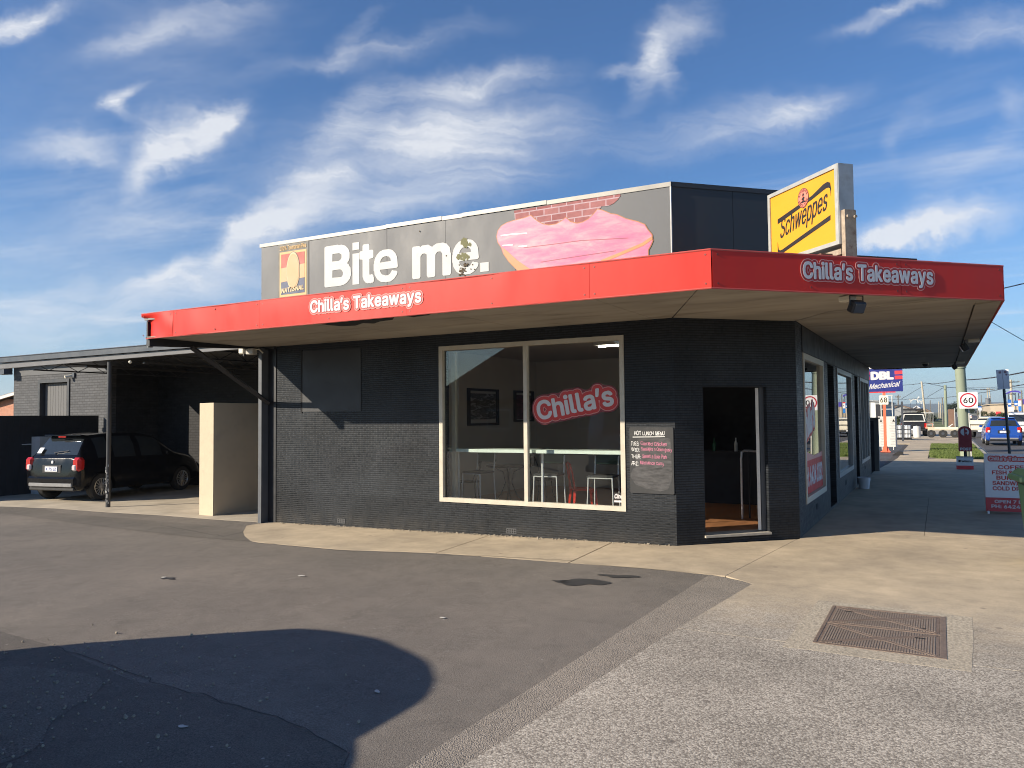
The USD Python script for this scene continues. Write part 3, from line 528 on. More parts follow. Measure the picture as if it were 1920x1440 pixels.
# smooth header bands over the tiles (the render line above the windows), and the flush painted board left of the window
part(shop, 'header_band', B().box((XB+.002, YB0+.55, 2.66), (XB+.014, YB1-.01, 3.045)), M_BLACK)
part(shop, 'painted_board', B().box((-9.83, YA-.009, 1.86), (-8.50, YA-.001, 2.93)), M_BOARD)
part(shop, 'board_edge', B().box((-9.865, YA-.012, 1.84), (-9.832, YA-.001, 2.95)), M_DARK)
def window(parent, O, U, w, z0, z1, fr, mull, mf, mg, nrm, ft=.06, depth=.10):
    """Frame, mullions and panes in an opening; NRM points outwards."""
    O, U, nrm = np.array(O, float), np.array(U, float), np.array(nrm, float); h = z1-z0
    outer = sbox(-.02, -.02, w+.02, h+.02); holes = []
    xs = [ft]+[m for m in mull]+[w-ft]; t = fr
    edges = []; prev = ft
    for m in mull: edges.append((prev, m-t/2)); prev = m+t/2
    edges.append((prev, w-ft))
    hs = unary_union([sbox(a, ft, b, h-ft) for a, b in edges])
    N = np.cross(U, [0, 0, 1]); sgn = 1 if N @ nrm > 0 else -1
    f = part(parent, 'window', B().prism(outer.difference(hs), O+[0, 0, z0]-nrm*.06 if sgn > 0 else O+[0, 0, z0]+nrm*.015, U, (0, 0, 1), .075), mf)
    for a, b in edges:
        part(f, 'pane', B().prism(sbox(a-.005, ft-.005, b+.005, h-ft+.005), O+[0, 0, z0]-nrm*.045, U, (0, 0, 1), .006), mg)
    return f
W_FRONT = window(shop, (WX0, YA, 0), (1, 0, 0), WX1-WX0, WZ0, WZ1, .06, [1.525], M_CREAM, M_GLASS, (0, -1, 0), ft=.046)
for i, (a, b, c, d) in enumerate(WB):
    window(shop, (XB, a, 0), (0, 1, 0), b-a, c, d, .06, [] if i < 2 else [.95, 1.7], M_CREAM if i == 0 else M_ALU, M_GLASSB, (1, 0, 0), ft=.07)
M_DOORB = paint('dark_door', (.018, .019, .024), .35, .15, 4)
for a, b in DB: d = part(shop, 'street_door', B().box((XB-.20, a+.005, .06), (XB-.15, b-.005, 2.62)), M_DOORB); part(d, 'door_pull', B().tube([(XB-.12, a+.12, .95), (XB-.12, a+.12, 1.35)], .014), M_ALU)
# air bricks
for px, py in ((640, 977), (959, 996)):
    p = AY(px, py, YA); b = B().prism(sbox(-.085, -.035, .085, .04).difference(unary_union([rounded(.026, .022, .004, x, z) for x in (-.06, -.02, .02, .06) for z in (-.014, .018)])), (p[0], YA+.003, p[2]), (1, 0, 0), (0, 0, 1), .008)
    v = part(shop, 'air_vent', b, paint('vent_grille', (.07, .072, .075), .6, .2, 30)); part(v, 'vent_hollow', B().box((p[0]-.083, YA-.0035, p[2]-.033), (p[0]+.083, YA-.001, p[2]+.038)), M_DARK)
for py0, z in ((13.05, .22), (17.4, .25), (22.1, .27)):
    v = part(shop, 'air_vent', B().box((XB+.001, py0, z), (XB+.006, py0+.2, z+.09)), M_DARK)
# doorway: threshold, jambs, the door leaf standing open inwards
def cpt(u, o, z): p = CO+CUV*u+CN*o; return np.array([p[0], p[1], z])
part(shop, 'threshold', B().cbox(cpt((D0+D1)/2, -.115, DZ0+.003), (D1-D0+.02, .30, .03), rotz=math.pi/4), M_STEP)
part(shop, 'door_jamb', B().cbox(cpt(D1-.035, -.12, (DZ0+DZ1)/2+.012), (.065, .10, DZ1-DZ0-.03), rotz=math.pi/4), paint('jamb_grey', (.075, .078, .082), .5, .1, 6))
part(shop, 'door_jamb', B().cbox(cpt(D0+.03, -.14, (DZ0+DZ1)/2+.012), (.05, .10, DZ1-DZ0-.03), rotz=math.pi/4), M_BLACK)
M_DOORE = paint('door_edge', (.70, .66, .58), .5, .1, 10)
hp0 = cpt(D1-.10, -.085, 0); hd = np.array([hp0[0]-.03, hp0[1], 0])/np.hypot(hp0[0]-.03, hp0[1]); hc = hp0+hd*.43; hz = math.atan2(hd[1], hd[0])
leaf = part(shop, 'shop_door', B().cbox((hc[0], hc[1], (DZ0+DZ1)/2+.01), (.86, .042, DZ1-DZ0-.05), rotz=hz), M_DOORE)
part(leaf, 'handle', B().cbox((hp0[0]+.12, hp0[1]+.6, 1.10), (.03, .03, .16), rotz=hz), M_ALU)
# room behind
room = part(shop, 'floor', B().prism(Polygon([(-8.4, 10.31), (-3.25, 10.31), (-2.10, 11.46), (-2.0, 11.5), (-2.0, 16.3), (-8.4, 16.3)]), (0, 0, .02), (1, 0, 0), (0, 1, 0), .085), M_FLOORIN)
part(shop, 'room_wall', B().box((-8.55, 10.30, .1), (-8.4, 16.3, 3.04)), M_WALLIN)
M_NAVY = paint('kitchen_wall', (.035, .035, .04), .8, .1, 2)
part(shop, 'room_wall', B().box((-8.4, 16.3, .1), (-5.0, 16.42, 3.04)), M_WALLIN)
part(shop, 'room_wall', B().box((-5.0, 16.3, .1), (-2.0, 16.42, 3.04)), M_NAVY)
part(shop, 'room_partition', B().box((-2.6, 14.4, .1), (-2.0, 14.5, 3.04)), M_NAVY)
part(shop, 'ceiling', B().prism(Polygon([(-8.55, 10.31), (-3.3, 10.31), (-2.10, 11.52), (-2.0, 11.6), (-2.0, 16.42), (-8.55, 16.42)]), (0, 0, 3.045), (1, 0, 0), (0, 1, 0), .05), M_CEILIN)
# parapet cladding above the awning: panels between joints, then capping lengths
jx = [-10.865]+[AY(px, 440, YA)[0] for px in (521.4, 579.7, 725.5, 835, 966)]+[XC]
ptop = lambda x: 4.905-.008*(x-XC)
for a, b in zip(jx[:-1], jx[1:]):
    part(shop, 'cladding_panel', B().prism(Polygon([(a+.003, 3.3), (b-.003, 3.3), (b-.003, ptop(b)-.06), (a+.003, ptop(a)-.06)]), (0, YA+.03, 0), (1, 0, 0), (0, 0, 1), .03), M_PANEL)
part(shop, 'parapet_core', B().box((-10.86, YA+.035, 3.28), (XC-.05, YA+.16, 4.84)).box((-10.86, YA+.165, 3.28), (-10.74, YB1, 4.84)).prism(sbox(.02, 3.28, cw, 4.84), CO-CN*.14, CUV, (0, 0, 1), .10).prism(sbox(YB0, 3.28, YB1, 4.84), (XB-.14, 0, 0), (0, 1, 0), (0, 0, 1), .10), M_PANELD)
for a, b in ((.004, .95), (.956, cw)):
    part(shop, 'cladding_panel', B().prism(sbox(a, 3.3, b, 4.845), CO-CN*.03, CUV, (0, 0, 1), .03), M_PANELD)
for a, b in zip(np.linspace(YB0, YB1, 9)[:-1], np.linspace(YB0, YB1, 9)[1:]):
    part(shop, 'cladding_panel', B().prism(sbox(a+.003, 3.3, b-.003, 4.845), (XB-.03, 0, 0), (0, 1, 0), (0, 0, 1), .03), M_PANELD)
cx = [-10.90]+[AY(px, 420, YA)[0] for px in (724, 829, 868, 1026)]+[XC+.012]
for i, (a, b) in enumerate(zip(cx[:-1], cx[1:])):
    up = .006*(i % 2)
    part(shop, 'parapet_capping', B().prism(Polygon([(a+.002, ptop(a)-.062+up), (b-.002, ptop(b)-.062+up), (b-.002, ptop(b)+up), (a+.002, ptop(a)+up)]), (0, YA+.20, 0), (1, 0, 0), (0, 0, 1), .212+up), M_CAP)
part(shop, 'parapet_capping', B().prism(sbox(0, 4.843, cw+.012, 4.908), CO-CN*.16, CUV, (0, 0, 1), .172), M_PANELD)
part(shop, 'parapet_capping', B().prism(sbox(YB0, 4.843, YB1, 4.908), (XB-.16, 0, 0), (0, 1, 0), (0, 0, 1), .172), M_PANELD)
part(shop, 'corner_trim', B().tube([(XC+.004, YA-.006, 3.4), (XC+.004, YA-.006, 4.84)], .014, 6), M_ALU)
part(shop, 'roof', B().prism(Polygon([(-10.7, YA+.2), (XC-.1, YA+.2), (XB-.2, YB0), (XB-.2, YB1), (-10.7, YB1)]), (0, 0, 4.0), (1, 0, 0), (0, 1, 0), .08), M_ROOFM)

# awning: soffit sheets, fascia panels, top sheet
FY, AX1, AYE = 7.775, .685, 25.35
A1, A2 = (-1.992, FY), (AX1, 10.478)
SZ = 3.052
def soff(poly, name='soffit_sheet'): part(shop, name, B().prism(poly.buffer(-.004, join_style=2), (0, 0, SZ), (1, 0, 0), (0, 1, 0), .012), M_SOFF)
xs = [-11.0, -9.1, -7.27, -5.4, -3.36]
for a, b in zip(xs[:-1], xs[1:]):
    soff(Polygon([(a, FY+.02), (b, FY+.02), (b, 8.95), (a, 8.95)])); soff(Polygon([(a, 8.95), (b, 8.95), (b, YA-.005), (a, YA-.005)]))
soff(Polygon([(-3.36, FY+.02), (-2.12, FY+.02), (-3.115, YA-.005), (-3.36, YA-.005)]))
soff(Polygon([(-2.12, FY+.02), (A1[0], FY+.02), (.30, 10.10), (-1.2, 10.55), (-1.76, YB0-.02), (-3.10, YA-.01)]))
soff(Polygon([(.30, 10.12), (AX1-.02, 10.50), (AX1-.02, 10.56), (.40, 10.9), (.40, 11.9), (-1.74, 11.9), (-1.74, YB0), (-1.2, 10.57)]))
ys = [11.9, 14.6, 17.3, 20.0, 22.7, AYE]
for a, b in zip(ys[:-1], ys[1:]): soff(Polygon([(-1.745, a), (.40, a), (.40, b), (-1.745, b)]))
def sz_(px, py): p = hit(px, py, (0, 0, 1), (0, 0, SZ)); return (p[0], p[1])
part(shop, 'soffit_hole', B().prism(Polygon([sz_(*q) for q in ((598, 606), (640, 604), (700, 598), (738, 594), (735, 599), (712, 602), (700, 606), (680, 605), (665, 610), (640, 611), (615, 609))]).buffer(.01), (0, 0, SZ-.004), (1, 0, 0), (0, 1, 0), .003), M_DARK)
part(shop, 'soffit_hole', B().prism(Polygon([sz_(*q) for q in ((762, 592), (800, 588), (806, 590), (775, 594))]).buffer(.006), (0, 0, SZ-.004), (1, 0, 0), (0, 1, 0), .003), M_DARK)
part(shop, 'soffit_edge_beam', B().prism(Polygon([(.41, 10.75), (AX1-.02, 10.52), (AX1-.02, AYE), (.41, AYE)]), (0, 0, SZ-.022), (1, 0, 0), (0, 1, 0), .03), M_SOFF)
def fasc(O, U, a, b, z0=3.037, z1=3.425, name='fascia_panel', grid=None):
    O, U = np.array(O, float), np.array(U, float)
    N = np.cross(U, (0, 0, 1.0))
    nu, nv = (max(2, int((b-a)/.05)), 10)
    if grid is None: m = B().prism(sbox(a+.0025, z0, b-.0025, z1), O, U, (0, 0, 1), .018).mesh()
    else:
        uu, vv = np.meshgrid(np.linspace(a+.0025, b-.0025, nu), np.linspace(z0, z1, nv), indexing='ij'); d = grid(uu, (vv-z0)/(z1-z0))
        v = O+uu[..., None]*U+np.stack([0*uu, 0*uu, vv], -1)+(.018+d)[..., None]*N; v = v.reshape(-1, 3)
        f = [(i*nv+j, (i+1)*nv+j, (i+1)*nv+j+1, i*nv+j+1) for i in range(nu-1) for j in range(nv-1)]
        f = [t for q in f for t in ((q[0], q[1], q[2]), (q[0], q[2], q[3]))]; back = v-N*.012
        m = trimesh.util.concatenate([trimesh.Trimesh(v, f, process=False), trimesh.Trimesh(back, [t[::-1] for t in f], process=False)])
    path = part(shop, name, m, M_RED, smooth=40 if grid else False)
    w = b-a; us = [a+.06, b-.06] + ([a+w/2] if w > 1.6 else [])
    sc = B()
    for u in us:
        for z in (z0+.045, z1-.045): p = O+U*u+N*.018+[0, 0, z]; sc.prism(Point(0, 0).buffer(.011, 3), p, U, (0, 0, 1), .004)
    part(path, 'fixing_screws', sc, M_SCREW, kind='stuff')
FO = (0, FY+.012, 0)
fj = [-11.06, -10.29, -8.415, -5.835, -3.332, A1[0]+.004]
def dent(u, v):
    k = np.clip((u+11.06)/.55, 0, 1); return -.16*(1-k)**2*np.clip(1.25-1.1*abs(v-.35), 0, 1)*(v < .85)+.012*np.sin(u*9+v*2)*np.sin(v*3.1)
fasc(FO, (1, 0, 0), fj[0], fj[1], grid=dent)
fasc(FO, (1, 0, 0), fj[1], fj[2], grid=lambda u, v: .010*np.exp(-((u+9.75)/.22)**2)*np.cos(v*2.0)-.008*np.exp(-((u+9.2)/.3)**2)+.006*np.exp(-((u+9.0)/.08)**2-((v-.6)/.4)**2))
fasc(FO, (1, 0, 0), fj[2], fj[3], grid=lambda u, v: .004*np.sin(u*2.2+.4)*np.sin(v*2.6))
fasc(FO, (1, 0, 0), fj[3], fj[4], grid=lambda u, v: .009*np.exp(-((u+4.35)/.16)**2)*(v-.1)+.005*np.sin(u*2.8))
fasc(FO, (1, 0, 0), fj[4], fj[5])
CD = np.array([A2[0]-A1[0], A2[1]-A1[1], 0.0]); CL = np.linalg.norm(CD); CD /= CL; CNF = np.cross(CD, (0, 0, 1.0))
fasc((A1[0]-CNF[0]*.012, A1[1]-CNF[1]*.012, 0), CD, .012, 2.36); fasc((A1[0]-CNF[0]*.012, A1[1]-CNF[1]*.012, 0), CD, 2.36, CL-.006)
yb = np.linspace(A2[1]+.006, AYE, 7)
for a, b in zip(yb[:-1], yb[1:]): fasc((AX1-.012, 0, 0), (0, 1, 0), a, b)
top = Polygon([(-11.06, FY), A1, A2, (AX1, AYE), (XB, AYE), (XB, YB0), (XC, YA), (-11.06, YA)])
part(shop, 'awning_top', B().prism(top.buffer(-.03, join_style=2), (0, 0, 3.33), (1, 0, 0), (0, 1, 0), .03), M_ROOFM)
part(shop, 'fascia_trim', B().tube([(-11.06, FY+.002, 3.428), (A1[0], A1[1]-.004, 3.428), (A2[0], A2[1], 3.428), (AX1, AYE, 3.428)], .011, 6), M_REDT)
part(shop, 'fascia_trim', B().tube([(-10.95, FY+.004, 3.032), (A1[0], A1[1]-.002, 3.032), (A2[0], A2[1], 3.032), (AX1, AYE, 3.032)], .010, 6), M_REDT)
part(shop, 'awning_end_beam', B().prism(Polygon([(FY+.03, 2.912), (10.05, 3.03), (10.05, 3.05), (FY+.03, 3.05)]), (-10.98, 0, 0), (0, 1, 0), (0, 0, 1), .08).box((-10.895, 9.98, 3.0), (-10.46, 10.055, 3.05)), M_BLACK)
part(shop, 'awning_end_sheet', B().box((-11.02, FY+.06, 3.06), (-10.99, 10.05, 3.32)), M_BLACK)
part(shop, 'awning_end_post', B().box((-10.99, FY+.05, 2.90), (-10.94, FY+.12, 3.06)), M_ALU)
part(shop, 'awning_edge', B().box((-1.7, AYE, 3.03), (AX1-.03, AYE+.03, 3.36)), M_BLACK)
part(shop, 'brace', B().tube([(-10.72, 8.45, 2.93), (-10.60, 10.0, 2.03)], .045, 4), M_BLACK)
# channel post at the left end of the front wall
part(shop, 'steel_post', B().box((-10.745, YA-.17, -.25), (-10.665, YA+.10, 3.02)), paint('post_grey', (.08, .086, .095), .5, .12, 5, dirt=.3, dirtcol=(.1, .1, .1)))
part(shop, 'steel_post', B().box((-10.662, YA-.012, -.25), (-10.47, YA+.10, 3.02)), M_BLACK)
# low roof clutter behind the fascia near the light box
part(shop, 'roof_timber', B().cbox((-.68, 9.55, 3.47), (1.3, .12, .10), rotz=math.pi/4), paint('old_timber', (.16, .075, .05), .8, .2, 8))
part(shop, 'roof_timber', B().cbox((-.14, 9.98, 3.46), (.22, .10, .05), rotz=math.pi/4), M_BLACK)

# ---------------------------------------------------------------- signs on the shop
M_WHITE = paint('white_lettering', (.45, .45, .43), .5, .05, 5, dirt=.12, dirtcol=(.45, .44, .38), dscale=7)
M_WHITEL = paint('white_vinyl', (.60, .58, .58), .45, .03, 5); M_PINKL = paint('pink_outline', (.68, .32, .28), .45, .03, 5); M_MAROON = paint('maroon_vinyl', (.20, .018, .022), .45, .05, 5); M_REDV = paint('red_vinyl', (.52, .030, .022), .42, .05, 5)
def bubble(text, w, h, heavy=.0, sx=.84):
    """Rounded lettering set letter by letter; returns the outline and the scale of its rims."""
    gs, x = [], 0.0
    for c_ in text:
        if c_ == ' ': x += .34; continue
        g = text_poly(c_, True, 0.0, sx).buffer(heavy+.012, 6); g = g.buffer(-.062, 6).buffer(.066, 8) if not g.buffer(-.062).is_empty else g; b = g.bounds
        gs.append(affinity.translate(g, x-b[0], 0)); x += b[2]-b[0]+.052
    return fit(MultiPolygon([q for g in gs for q in (g.geoms if hasattr(g, 'geoms') else [g])]).buffer(0), -w/2, w/2, 0, h), h/1.35
def chilla(O, U, N, w, h, name, label):
    O, U, N = np.array(O, float), np.array(U, float), np.array(N, float)
    t, k = bubble("Chilla\u2019s Takeaways", w, h, sx=.80)
    top = thing(name, label, 'shop sign', O)
    part(top, 'backing', B().prism(t.buffer(.135*k, 6).buffer(.05*k).buffer(-.05*k), O+N*.001, U, (0, 0, 1), .002), M_REDV)
    part(top, 'outline', B().prism(t.buffer(.165*k, 6).difference(t.buffer(.128*k, 6)), O+N*.0015, U, (0, 0, 1), .003), M_PINKL)
    part(top, 'shadow_lettering', B().prism(t.buffer(.030*k, 6), O+N*.003, U, (0, 0, 1), .002), M_MAROON)
    part(top, 'lettering', B().prism(t, O+N*.005, U, (0, 0, 1), .002), M_WHITEL)
pa, pb = AY(583, 575, FY), AY(791, 560, FY)
lo = AY(600, 592, FY)
chilla(((pa[0]+pb[0])/2, FY-.008, 3.135), (1, 0, 0), (0, -1, 0), pb[0]-pa[0], .215, 'awning_sign', 'white bubble lettering with pale outline on the sunlit red fascia above the forecourt')
q0 = hit(1505, 520, (1, -1, 0), (A1[0], A1[1], 0)); q1 = hit(1750, 530, (1, -1, 0), (A1[0], A1[1], 0)); ua, ub = (q0-[*A1, 0])[:2] @ CD[:2], (q1-[*A1, 0])[:2] @ CD[:2]
mid = np.array([*A1, 0])+CD*(ua+ub)/2+CNF*.008
chilla((mid[0], mid[1], 3.125), CD, CNF, ub-ua, .235, 'awning_sign', 'white bubble lettering with pale outline on the shaded red fascia over the corner doorway')

# light box standing out from the corner, across the awning
M_YELLOW = paint('yellow_acrylic', (.66, .30, .022), .4, .05, 1.5, spec=.3); M_BOXF = paint('light_box_frame', (.45, .44, .40), .4, .12, 8, metallic=.3, dirt=.35, dirtcol=(.34, .28, .2), dscale=10)
M_BOXE = paint('light_box_end', (.40, .40, .39), .45, .2, 5, metallic=.4, dirt=.4, dirtcol=(.24, .19, .14), dscale=4); M_BLK = paint('sign_black', (.022, .018, .016), .4, .05, 5); M_SEAL = paint('seal_red', (.72, .20, .14), .5, .08, 10)
M_RUST = paint('rusty_steel', (.34, .27, .20), .7, .3, 16, dirt=.85, dirtcol=(.16, .065, .03), dscale=9)
L0 = np.array([-.902, 9.048, 0]); LU = np.array([-S2, S2, 0]); LN = np.array([-S2, -S2, 0]); LW, LZ0, LZ1 = 1.29, 3.60, 4.497
lb = thing('light_box_sign', 'yellow light box drink sign with grey metal frame on a rusty foot over the corner', 'light box', (-.85, 9.1, 3.4))
T_ = .185
part(lb, 'case', B().add(trimesh.creation.box((LW-.02, T_-.02, LZ1-LZ0-.02), transform=trimesh.transformations.concatenate_matrices(trimesh.transformations.translation_matrix(L0+LU*LW/2-LN*T_/2+[0, 0, (LZ0+LZ1)/2]), trimesh.transformations.rotation_matrix(3*math.pi/4, (0, 0, 1))))), M_BOXE)
# face frame: outline drawn as seen from the front (u runs from the outer end inwards = to the left)
FU = -LU; FOg = L0+LU*LW          # left end as seen
fr = sbox(0, LZ0, LW, LZ1).difference(sbox(.045, LZ0+.045, LW-.05, LZ1-.045))
part(lb, 'frame', B().prism(fr, FOg-LN*.02, FU, (0, 0, 1), .032), M_BOXF)
part(lb, 'frame', B().prism(fr, FOg-LN*(T_+.012), FU, (0, 0, 1), .03), M_BOXF)
part(lb, 'face_panel', B().prism(sbox(.046, LZ0+.046, LW-.051, LZ1-.046), FOg-LN*.012, FU, (0, 0, 1), .008), M_YELLOW)
part(lb, 'face_panel', B().prism(sbox(.046, LZ0+.046, LW-.051, LZ1-.046), FOg-LN*(T_-.002), FU, (0, 0, 1), .006), M_YELLOW)
part(lb, 'end_cover', B().cbox(L0-LN*T_/2-LU*.004+[0, 0, (LZ0+LZ1)/2], (T_+.01, .012, LZ1-LZ0), rotz=math.pi/4), M_BOXE)
def LF(px, py): p = hit(px, py, LN, L0); return ((p-FOg) @ FU, p[2])
def zoomed(x, y): return LF(1430+x/7.579, 300+y/7.579)
def band(pts): return Polygon([zoomed(*p) for p in pts])
bars = unary_union([band([(212, 845), (700, 505), (860, 345), (915, 310), (955, 320), (968, 400), (967, 510), (955, 400), (930, 392), (900, 400), (860, 430), (700, 560), (212, 912)]),
                    band([(962, 780), (962, 850), (250, 1345), (215, 1400), (212, 1170), (225, 1270), (245, 1285), (280, 1270)])])
part(lb, 'stripes', B().prism(bars.intersection(sbox(.05, LZ0+.05, LW-.06, LZ1-.05)), FOg-LN*.0035, FU, (0, 0, 1), .003), M_BLK)
t = text_poly('Schweppes', False, 0.0, .62, .22); t = unary_union([affinity.translate(t, dx, 0) for dx in (-.013, 0, .013)])
a, b_, c, d = t.bounds; (u0, z0), (u1, z1) = zoomed(250, 1130), zoomed(925, 700); hgt = zoomed(330, 915)[1]-zoomed(330, 1100)[1]
sl = (z1-z0)/(u1-u0); t = fit(t, u0, u1, 0, .30); t = affinity.affine_transform(t, [1, 0, sl, 1, 0, z0-sl*u0-.055])
part(lb, 'lettering', B().prism(t, FOg-LN*.0035, FU, (0, 0, 1), .0032), M_BLK)
sc_, sz_ = zoomed(577, 540); rx_, rz_ = abs(zoomed(655, 540)[0]-sc_), abs(zoomed(577, 400)[1]-sz_)
ell = affinity.scale(Point(0, 0).buffer(1, 24), rx_, rz_)
seal = part(lb, 'round_seal', B().prism(affinity.translate(ell, sc_, sz_), FOg-LN*.001, FU, (0, 0, 1), .003), M_SEAL)
marks = [affinity.scale(Point(0, 0).buffer(1, 24), .99, .99).difference(Point(0, 0).buffer(.93, 24)), Polygon([(-.42, -.48), (.42, -.48), (.5, -.38), (.1, -.25), (.32, .0), (.05, .1), (.2, .34), (0, .56), (-.16, .32), (-.05, .1), (-.3, -.1), (-.08, -.25), (-.5, -.38)])]
def ringtext(s, a0, da):
    for i, c_ in enumerate(s):
        if c_ == ' ': continue
        g = fit(text_poly(c_, True), -.09, .09, -.13, .13); an = a0+i*da; marks.append(affinity.translate(affinity.rotate(g, math.degrees(an)-90, origin=(0, 0)), .76*math.cos(an), .76*math.sin(an)))
ringtext('SCHWEPPE', math.radians(158), -math.radians(19)); ringtext('SINCE 1783', math.radians(200), math.radians(15.5))
part(seal, 'seal_print', B().prism(affinity.translate(affinity.scale(unary_union(marks), rx_, rz_, origin=(0, 0)), sc_, sz_), FOg+LN*.002, FU, (0, 0, 1), .0015), M_BLK)
part(lb, 'foot_post', B().cbox((-.812, 9.088, 3.67), (.145, .06, .60), rotz=math.pi/4), M_RUST)
part(lb, 'bolt', B().lathe([(0, 0), (.018, 0), (.018, .02), (0, .02)], (0, 0, 0), 8, 'y').mesh().apply_transform(trimesh.transformations.rotation_matrix(math.pi/4, (0, 0, 1))).apply_translation((-.80, 9.012, 3.89)), M_RUST)
part(lb, 'bolt', B().lathe([(0, 0), (.018, 0), (.018, .02), (0, .02)], (0, 0, 0), 8, 'y').mesh().apply_transform(trimesh.transformations.rotation_matrix(math.pi/4, (0, 0, 1))).apply_translation((-.735, 9.075, 3.89)), M_RUST)
part(lb, 'base_rail', B().cbox((-1.3, 9.5, 3.52), (1.2, .05, .06), rotz=3*math.pi/4), M_RUST)

# painted advertisement on the parapet, flat print on thin sheet
def mu(px, py): p = AY(px, py, YA); return (p[0], p[2])
def m1(x, y): return mu(480+x/6.4, 430+y/6.4)
def m2(x, y): return mu(760+x/9.6, 400+y/9.6)
def m3_(x, y): return mu(930+x/5.647, 350+y/5.647)
MO = lambda k: (0, YA-.0005-.003*k, 0)
def flat_(poly, k): return B().prism(poly, MO(k), (1, 0, 0), (0, 0, 1), .002)
bm = thing('painted_slogan', 'large white words Bite me. on the grey parapet above the awning', 'painted sign', (-7.5, YA, 3.9))
def rect(pts): return Polygon([m1(*p) for p in pts])
def word(text, x0, x1, zb, zt, heavy=.035): g = text_poly(text, True, heavy, .9); return fit(g, x0, x1, zb, zt)
lz = lambda a: a
B0, B1 = m1(824, 700), m1(1145, 460); Bt = m1(824, 210)[1]; Bb = m1(824, 700)[1]
for ch_, x0_, x1_, zt_, zb_ in (('B', m1(824, 0)[0], m1(1143, 0)[0], Bt, Bb), ('\u0131', m1(1160, 0)[0], m1(1240, 0)[0], m1(1200, 290)[1], m1(1200, 662)[1]), ('t', m1(1243, 0)[0], m1(1416, 0)[0], m1(1325, 178)[1], m1(1350, 653)[1]), ('e', m1(1414, 0)[0], m1(1704, 0)[0], m1(1560, 243)[1], m1(1560, 640)[1]),
                                  ('m', m2(122, 0)[0], m2(820, 0)[0], m2(700, 525)[1], m2(470, 1150)[1]), ('e', m2(842, 0)[0], m2(1322, 0)[0], m2(1120, 470)[1], m2(1080, 1110)[1])):
    g = sbox(0, 0, 1, 1) if ch_ == '\u0131' else text_poly(ch_, True, .005 if ch_ == 'e' else .03, .9)
    part(bm, 'letter', flat_(fit(g, x0_, x1_, zb_, zt_), 1), M_WHITE)
part(bm, 'letter_dot', flat_(sbox(m1(1160, 0)[0], m1(1200, 248)[1], m1(1240, 0)[0], m1(1200, 158)[1]), 1), M_WHITE)
part(bm, 'full_stop', flat_(sbox(m2(1343, 0)[0], m2(1420, 1050)[1], m2(1497, 0)[0], m2(1420, 885)[1]), 1), M_WHITE)
M_LICH = paint('lichen', (.17, .165, .085), .9, .4, 60, bump=.002); M_LICH2 = paint('dark_lichen', (.085, .06, .035), .9, .4, 60)
rr = np.random.default_rng(3); lich = [blot(200+i, *m2(x, y), s, s*1.2, 18, .25) for i, (x, y, s) in enumerate(((1065, 520, .062), (1160, 562, .03), (1090, 590, .03), (1045, 755, .035), (975, 780, .04), (1075, 780, .045), (1130, 790, .03), (1010, 820, .02), (940, 800, .02), (1120, 825, .016)))]
part(bm, 'lichen', flat_(unary_union(lich), 2), M_LICH, kind='stuff')
lich = [blot(300+i, *m2(1050+rr.normal(0, 38), 1030+rr.normal(0, 45)), rr.uniform(.006, .02), rr.uniform(.006, .02), 10, .3) for i in range(34)]+[blot(350+i, *m2(*p), .010, .011, 10, .3) for i, p in enumerate(((742, 765), (1215, 925), (1185, 1005), (1250, 1010), (975, 930), (262, 325)))]
part(bm, 'lichen', flat_(unary_union(lich), 3), M_LICH2, kind='stuff')
dn = thing('painted_doughnut', 'pink iced doughnut painting with bites showing painted bricks on the parapet', 'painted sign', (-4.2, YA, 3.9))
clipz = sbox(-20, 3.3, 0, ptop(-4)-.065)
brp = Polygon([m3_(*p) for p in ((205, 262), (1305, 95), (1280, 130), (1240, 165), (1190, 190), (1110, 195), (1085, 240), (1050, 300), (960, 380), (860, 395), (740, 345), (640, 400), (560, 412), (440, 350), (370, 305), (215, 345))])
M_PBR = brickwork('painted_bricks', (1, 0, 0), (.27, .090, .088), (.33, .135, .13), (.44, .31, .33), bw=.245, rh=.098, bump=.0)
part(dn, 'painted_bricks', flat_(brp.buffer(.02).intersection(clipz), 1), M_PBR)
icing = Polygon([m3_(*p) for p in ((372, 308), (405, 340), (450, 375), (500, 400), (560, 412), (640, 400), (700, 365), (742, 332), (790, 375), (860, 393), (920, 380), (985, 345), (1040, 290), (1078, 243), (1130, 255), (1215, 290), (1280, 300), (1380, 345), (1500, 375), (1575, 405), (1605, 455), (1650, 510), (1660, 570), (1640, 620), (1612, 670), (1612, 760),
     (400, 900), (250, 900), (140, 790), (85, 710), (60, 640), (25, 590), (12, 530), (25, 470), (60, 420), (120, 385), (200, 360), (300, 335))])
def icingmat():
    n = {'g': ('geometry', {}), 'mp': ('mapping', {'mapping_type': 'point', 'rotation': (0, .25, 0), 'scale': (1.0, 1, 3.2)}), 'n1': ('noise_texture', {'scale': 2.2, 'detail': 5.0, 'roughness': .55, 'distortion': .4}), 'n2': ('noise_texture', {'scale': 9.0, 'detail': 3.0}), 'ad': ('math', {'math_type': 'multiply_add', 'value2': .25}),
         'r': ('rgb_ramp', {'ramp': [(0, (.46, .06, .15)), (.46, (.54, .10, .215)), (.62, (.57, .16, .245)), (.78, (.60, .26, .30)), (1, (.62, .40, .37))]}), 'p': ('principled_bsdf', {'roughness': .45})}
    return mat('pink_icing', n, [('g.position', 'mp.vector'), ('mp.vector', 'n1.vector'), ('mp.vector', 'n2.vector'), ('n2.fac', 'ad.value1'), ('n1.fac', 'ad.value3'), ('ad.value', 'r.fac'), ('r.color', 'p.base_color')])
part(dn, 'rim', flat_(icing.buffer(.012), 2), paint('bun_edge', (.40, .16, .06), .6, .2, 6))
